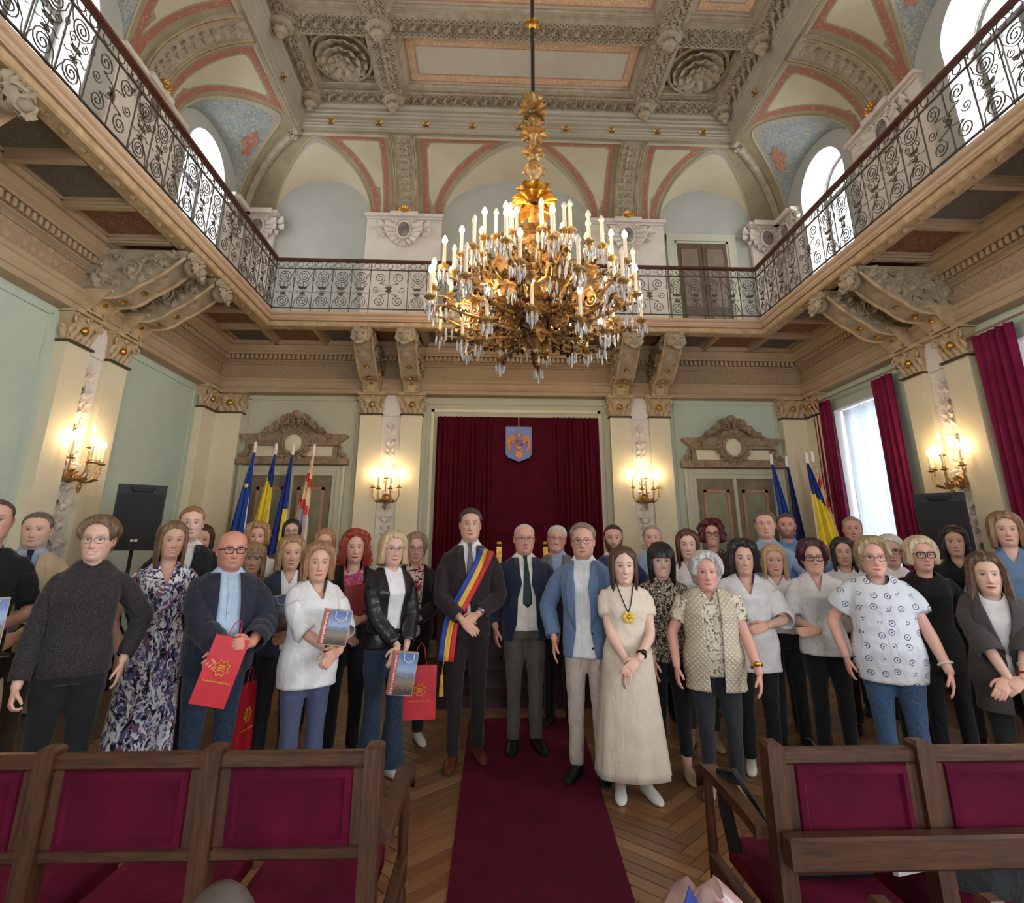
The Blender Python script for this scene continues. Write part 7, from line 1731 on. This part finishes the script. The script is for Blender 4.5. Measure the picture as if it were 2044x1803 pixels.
p39 = C1(x=2.86, y=3.72, H=1.54, sex='f', label='woman with long brown hair in a charcoal blazer over a white top', hair=(104, 74, 56), hair2=(64, 44, 36), hstyle='long', hlen=.20, hvol=.024, part=.015, flare=.012, tuck=0., skin=(220, 179, 160), top={'m': WH, 'hem': .80, 'neck': ('scoop', .05, .06)}, jacket={'m': JCH, 'sl': .70, 'btn': 1.0, 'hem': .66, 'open': (.075, .012, .03), 'ease': .03, 'e': .034}, bottom=BLKT, pose=(((.04, -.24, .90), (.4, -.4, -.6), 'relax'), ((.03, -.25, .89), (-.65, -.3, -.5), 'relax')), fat=.4, smile=.25, rz=R(-34), lip=(150, 50, 56), hk=1.02)
C1(x=3.68, y=4.38, H=1.845, sex='f', label='tall woman with highlighted brown hair in a blue denim shirt', hair=(162, 126, 92), hair2=(96, 72, 54), hstyle='long', hlen=.13, hvol=.026, part=-.02, skin=(220, 178, 160), top={'m': cloth('blue_chambray_cloth', (108, 138, 176)), 'z1': 1.455, 'sl': .9, 'hem': .84, 'neck': ('v', .12, .06), 'collar': 1, 'name': 'denim_shirt'}, bottom=TR_(cloth('grey_trouser_cloth', (96, 94, 92))), smile=.15, rz=R(-36))
eval_solids()
for S in PEOPLE: finish(S)
# ---- things worn that are parts of their person
def W_of(S, p):                      # person space -> world
    return S['root'].matrix_basis@Vector(p)
for S in PEOPLE: S['root'].matrix_basis = TR((S['x'], S['y'], S.get('z', 0)), S['rz'])
# sash of the tall man: three bands from his left shoulder to the right hip
S = p17; k = S['k']; m = MB()
pts = [(.135, 1.40*k), (.12, 1.36*k), (.08, 1.28*k), (.03, 1.19*k), (-.03, 1.09*k), (-.09, .99*k), (-.135, .90*k), (-.155, .80*k), (-.165, .70*k), (-.17, .66*k)]
for i, mm in enumerate((-.040, 0, .040)):
    P = np.array(pts); T = np.gradient(P, axis=0); T /= np.linalg.norm(T, axis=1)[:, None]; Nn = np.stack([-T[:, 1], T[:, 0]], 1)
    Q = P+Nn*mm; rows = []
    for q, nn in zip(Q, Nn):
        row = []
        for u in (-1, -.33, .33, 1):
            x, z = q+nn*u*.0202; h_ = S['bvh'].ray_cast(Vector((x, -1.5, z)), Vector((0, 1, 0)))[0]
            yv = (h_.y if h_ is not None and z > .80*k else -.155)-.016; row.append((x, yv, z))
        rows.append(row)
    G = np.array(rows); 
    for _ in range(3): G[1:-1, :, 1] = np.minimum(G[1:-1, :, 1], (G[:-2, :, 1]+G[2:, :, 1])/2)
    m.grid(G, i)
SB, SY, SR = (cloth('sash_'+nm, c, .4, wr=.2) for nm, c in (('blue_silk', (30, 66, 150)), ('yellow_silk', (232, 180, 62)), ('red_silk', (206, 44, 52))))
sash = m.build('sash', [SB, SY, SR], S['root'], 60); sd = sash.modifiers.new('thickness', 'SOLIDIFY'); sd.thickness = .005
m = MB(); m.tube([(-.175, -.19, .70*k), (-.19, -.19, .62*k), (-.195, -.19, .57*k)], .003, 5); m.lathe([(.004, .585*k), (.014, .575*k), (.012, .56*k), (.016, .50*k), (.02, .45*k), (.002, .448*k)], 10, 0, (-.195, -.19, 0)); m.build('tassel', mat('gold_thread', (206, 160, 60), .5, .3, 40), sash, 50)
# watches and bracelets
def band(S, i, mt, name, t=.94, r=.034, w_=.008, face=None):
    P = arm_path(S, i); a = P[int(t*24)]; d = S['arm'][i]['d']; d = (P[-1]-P[-3]); d /= np.linalg.norm(d)
    u = np.cross(d, [0, 0, 1.]); u /= np.linalg.norm(u); v_ = np.cross(d, u); m = MB()
    m.tube([a+r*S['ar']*(u*math.cos(q)+v_*math.sin(q)) for q in np.linspace(0, 2*PI, 18, endpoint=False)], w_, 6, 0, True)
    if face:
        f_ = np.array([0, -1., .1]); f_ -= d*(f_@d); f_ /= np.linalg.norm(f_); c = a+f_*(r*S['ar']+.004); m.ball(tuple(c), (.019, .012, .019), 10, 0)
    m.build(name, mt, S['root'], 50)
band(p12, 0, M_SHOEB, 'wrist_watch', .95, .031, .008, True); band(p22, 1, M_SHOEB, 'wrist_watch', .94, .030, .008, True); band(p17, 1, mat('steel', (190, 190, 190), .3, .1, metal=.9), 'wrist_watch', .97, .034, .007, True)
band(p27, 1, M_GOLD, 'wrist_watch', .95, .034, .008, True); band(p35, 1, M_RELW, 'bracelet', .95, .036, .007); band(p39, 1, mat('red_beads', (150, 30, 44), .4), 'bracelet', .96, .031, .007); band(p39, 1, M_RELW, 'bracelet', .86, .034, .004)
# flower pendant on a black cord
S = p22; k = S['k']; m = MB(); zt = 1.44*k; zp = 1.20*k
hy = S['tbvh'].ray_cast(Vector((0, -1.5, zp)), Vector((0, 1, 0)))[0].y
for s in (-1, 1):
    pts = []
    for u in np.linspace(0, 1, 9):
        x, z = s*(.062*(1-u)**.8), zt+(zp+.03-zt)*u; h_ = S['tbvh'].ray_cast(Vector((x, -1.5, z)), Vector((0, 1, 0)))[0]; pts.append((x, (h_.y if h_ else hy)-.006, z))
    m.tube(pts, .004, 5)
cord = m.build('pendant_cord', M_SHOEB, S['root'], 50); m = MB()
for q in range(6): m.ball((.026*math.cos(q*PI/3), hy-.014, zp+.026*math.sin(q*PI/3)), (.017, .006, .017), 8)
m.ball((0, hy-.018, zp), (.012, .006, .012), 8, 1); m.build('flower_pendant', [mat('yellow_enamel', (226, 190, 70), .5, .1), M_GOLD], cord, 60)
# belt of the woman in leather, short sleeves of the vest woman
S = p15; k = S['k']; m = MB(); r_ = torso_rings(S, .016, .95, .99, 36); m.tube(np.array(r_[0])+np.array([0, 0, .03]), .016, 6, 0, True, flat=1.); bt_ = m.build('belt', M_SHOEB, S['root'], 60); m = MB(); y_ = min(r_[0][:, 1])-.018; m.tube([(x, y_, .98*k+z) for x, z in ((-.025, -.02), (.025, -.02), (.025, .02), (-.025, .02))], .004, 5, 0, True); m.build('buckle', mat('steel', (190, 190, 190), .3, .1, metal=.9), bt_)
S = p27
for i in range(2):
    P = arm_path(S, i, .34); m = MB(); m.tube(P, np.linspace(.082, .066, len(P))*S['ar'], 16, cap=False); o = m.build('sleeve', SPK, S['root'], 60)
# ================================================================== things the people hold
M_RBAG = mat('red_gift_bag_paper', (206, 40, 52), .5, .12, 5); M_GINK = mat('gold_print', (232, 160, 50), .5, .1)
def red_bag(label, M, w_=.24, h=.38, d_=.08, handle=.10):
    t = thing('gift_bag', label, 'bag', group='red paper gift bags'); t.matrix_basis = M
    m = MB(); m.loft([[(-w_/2, -d_/2, 0), (w_/2, -d_/2, 0), (w_/2, d_/2, 0), (-w_/2, d_/2, 0)], [(-w_/2, -d_/2*.8, h*.5), (w_/2, -d_/2*.8, h*.5), (w_/2, d_/2*.8, h*.5), (-w_/2, d_/2*.8, h*.5)], [(-w_/2, -d_/5, h), (w_/2, -d_/5, h), (w_/2, d_/5, h), (-w_/2, d_/5, h)]]); b_ = m.build('body', M_RBAG, t, 20)
    m = MB(); cz = h*.55; y = -d_/2*.8-.005; p = []
    for q in range(16): r_ = .045 if q % 2 else .032; p.append((r_*math.cos(q*PI/8), cz+r_*math.sin(q*PI/8)))
    m.tube([(a, y, z) for a, z in p], .004, 5, 0, True)
    for z in (-.012, .0, .012): m.box((-.02, y-.002, cz+z-.003), (.02, y+.002, cz+z+.003))
    m.build('emblem', M_GINK, b_, 40); m = MB()
    for q in range(22): m.box((-.075+q*.007, y-.004-.004, h*.34), (-.070+q*.007, y-.003, h*.34+.006+.003*(q % 3 == 0)))
    m.build('gold_lettering', M_GINK, b_, 0)
    m = MB(); m.tube([(-w_*.2, -.012, h-.02), (-w_*.1, -.014, h+handle*.8), (0, -.014, h+handle), (w_*.1, -.014, h+handle*.8), (w_*.2, -.012, h-.02)], .003, 6); m.build('handle', M_RBAG, t)
m, n, b = newmat('city_photo_print'); v = n.coord('Generated'); sx = n.new('SeparateXYZ'); n.link(v, sx.inputs[0]); z = sx.outputs['Z']
f = n.math('ADD', z, n.math('MULTIPLY', n.math('SUBTRACT', n.noise(9, 4, .6, v), .5), .35))
n.link(n.ramp(f, [(.08, lin((70, 58, 50))), (.3, lin((140, 120, 100))), (.42, lin((104, 110, 120))), (.58, lin((150, 168, 200))), (.9, lin((84, 110, 160)))]), b.inputs['Base Color']); b.inputs['Roughness'].default_value = .35; M_CITY = m
M_SPINE = mat('bag_side_cream', (196, 172, 150), .5, .08); M_LETT = mat('bag_red_edge', (196, 70, 76), .45, .1)
def photo_bag(label, M, w_=.17, h=.25, d_=.055):
    t = thing('photo_bag', label, 'bag', group='photo-printed paper bags'); t.matrix_basis = M
    m = MB(); m.box((-w_/2, -d_/2, 0), (w_/2, d_/2, h)); b_ = m.build('body', M_SPINE, t, 0)
    m = MB(); m.box((-w_/2+.03, -d_/2-.003, .004), (w_/2-.004, -d_/2, h-.004)); m.build('photo_front', M_CITY, b_, 0)
    m = MB(); m.box((-w_/2+.002, -d_/2-.003, .004), (-w_/2+.028, -d_/2, h-.004)); m.build('red_edge', M_LETT, b_, 0)
    m = MB()
    for q in range(18): m.box((-w_/2+.008, -d_/2-.006, .012+q*(h-.03)/18), (-w_/2+.022-.004*(q % 3 == 1), -d_/2-.002, .012+q*(h-.03)/18+.007))
    m.build('edge_lettering', M_WHITE, b_, 0)
    m = MB(); m.tube([(-.02, -d_/2-.006, h-.01), (-.018, -d_/2-.008, h-.05), (.015, -d_/2-.01, h-.07), (.05, -d_/2-.008, h-.05), (.052, -d_/2-.006, h-.01)], .0045, 6); m.build('handle', M_WHITE, t)
red_bag('red gift bag with a gold emblem clutched by the bald man', TR((-2.02, 3.60, .70), R(24), ry=R(15)), .19, .36)
red_bag('red gift bag with a gold emblem hanging from the hand beside the flared jeans', TR((-.93, 4.66, .34), R(6)), .25, .36, .09, .16)
red_bag('narrow end of a red gift bag hanging behind the bald man', TR((-2.05, 4.25, .25), R(84)), .2, .42, .05)
photo_bag('photo-printed paper bag held in front of the white blouse', TR((-1.41, 3.86, .97), R(24), ry=R(8)), .17, .21)
photo_bag('photo-printed paper bag held low against the flared jeans', TR((-1.02, 4.22, .60), R(24), ry=R(8)), .17, .27)
photo_bag('photo-printed paper bag tucked under the slate-blue sleeve', TR((-1.90, 4.36, .98), R(30), ry=R(-10)), .20, .25)
photo_bag('pale photo-printed bag held by the man in the black polo shirt', TR((-3.20, 3.38, 1.03), R(50)), .2, .26)
m = MB(); m.box((-.11, -.008, 0), (.11, .008, .30)); o = m.build('folder', mat('red_folder_card', (150, 26, 36), .5, .1), None, 0); o.matrix_basis = TR((-1.42, 4.72, .98), R(20), ry=R(-6)); tag(o, 'red folder held by the red-haired woman', 'folder')
m = MB(); m.box((-.10, -.005, 0), (.10, .005, .014)); m.box((-.10, -.08, .0), (.10, .08, .010)); o = m.build('tablet', M_SPK, None, 0); o.matrix_basis = TR((-3.16, 3.40, .985), R(50)); tag(o, 'thin black tablet in the hand of the man in the black polo shirt', 'tablet')
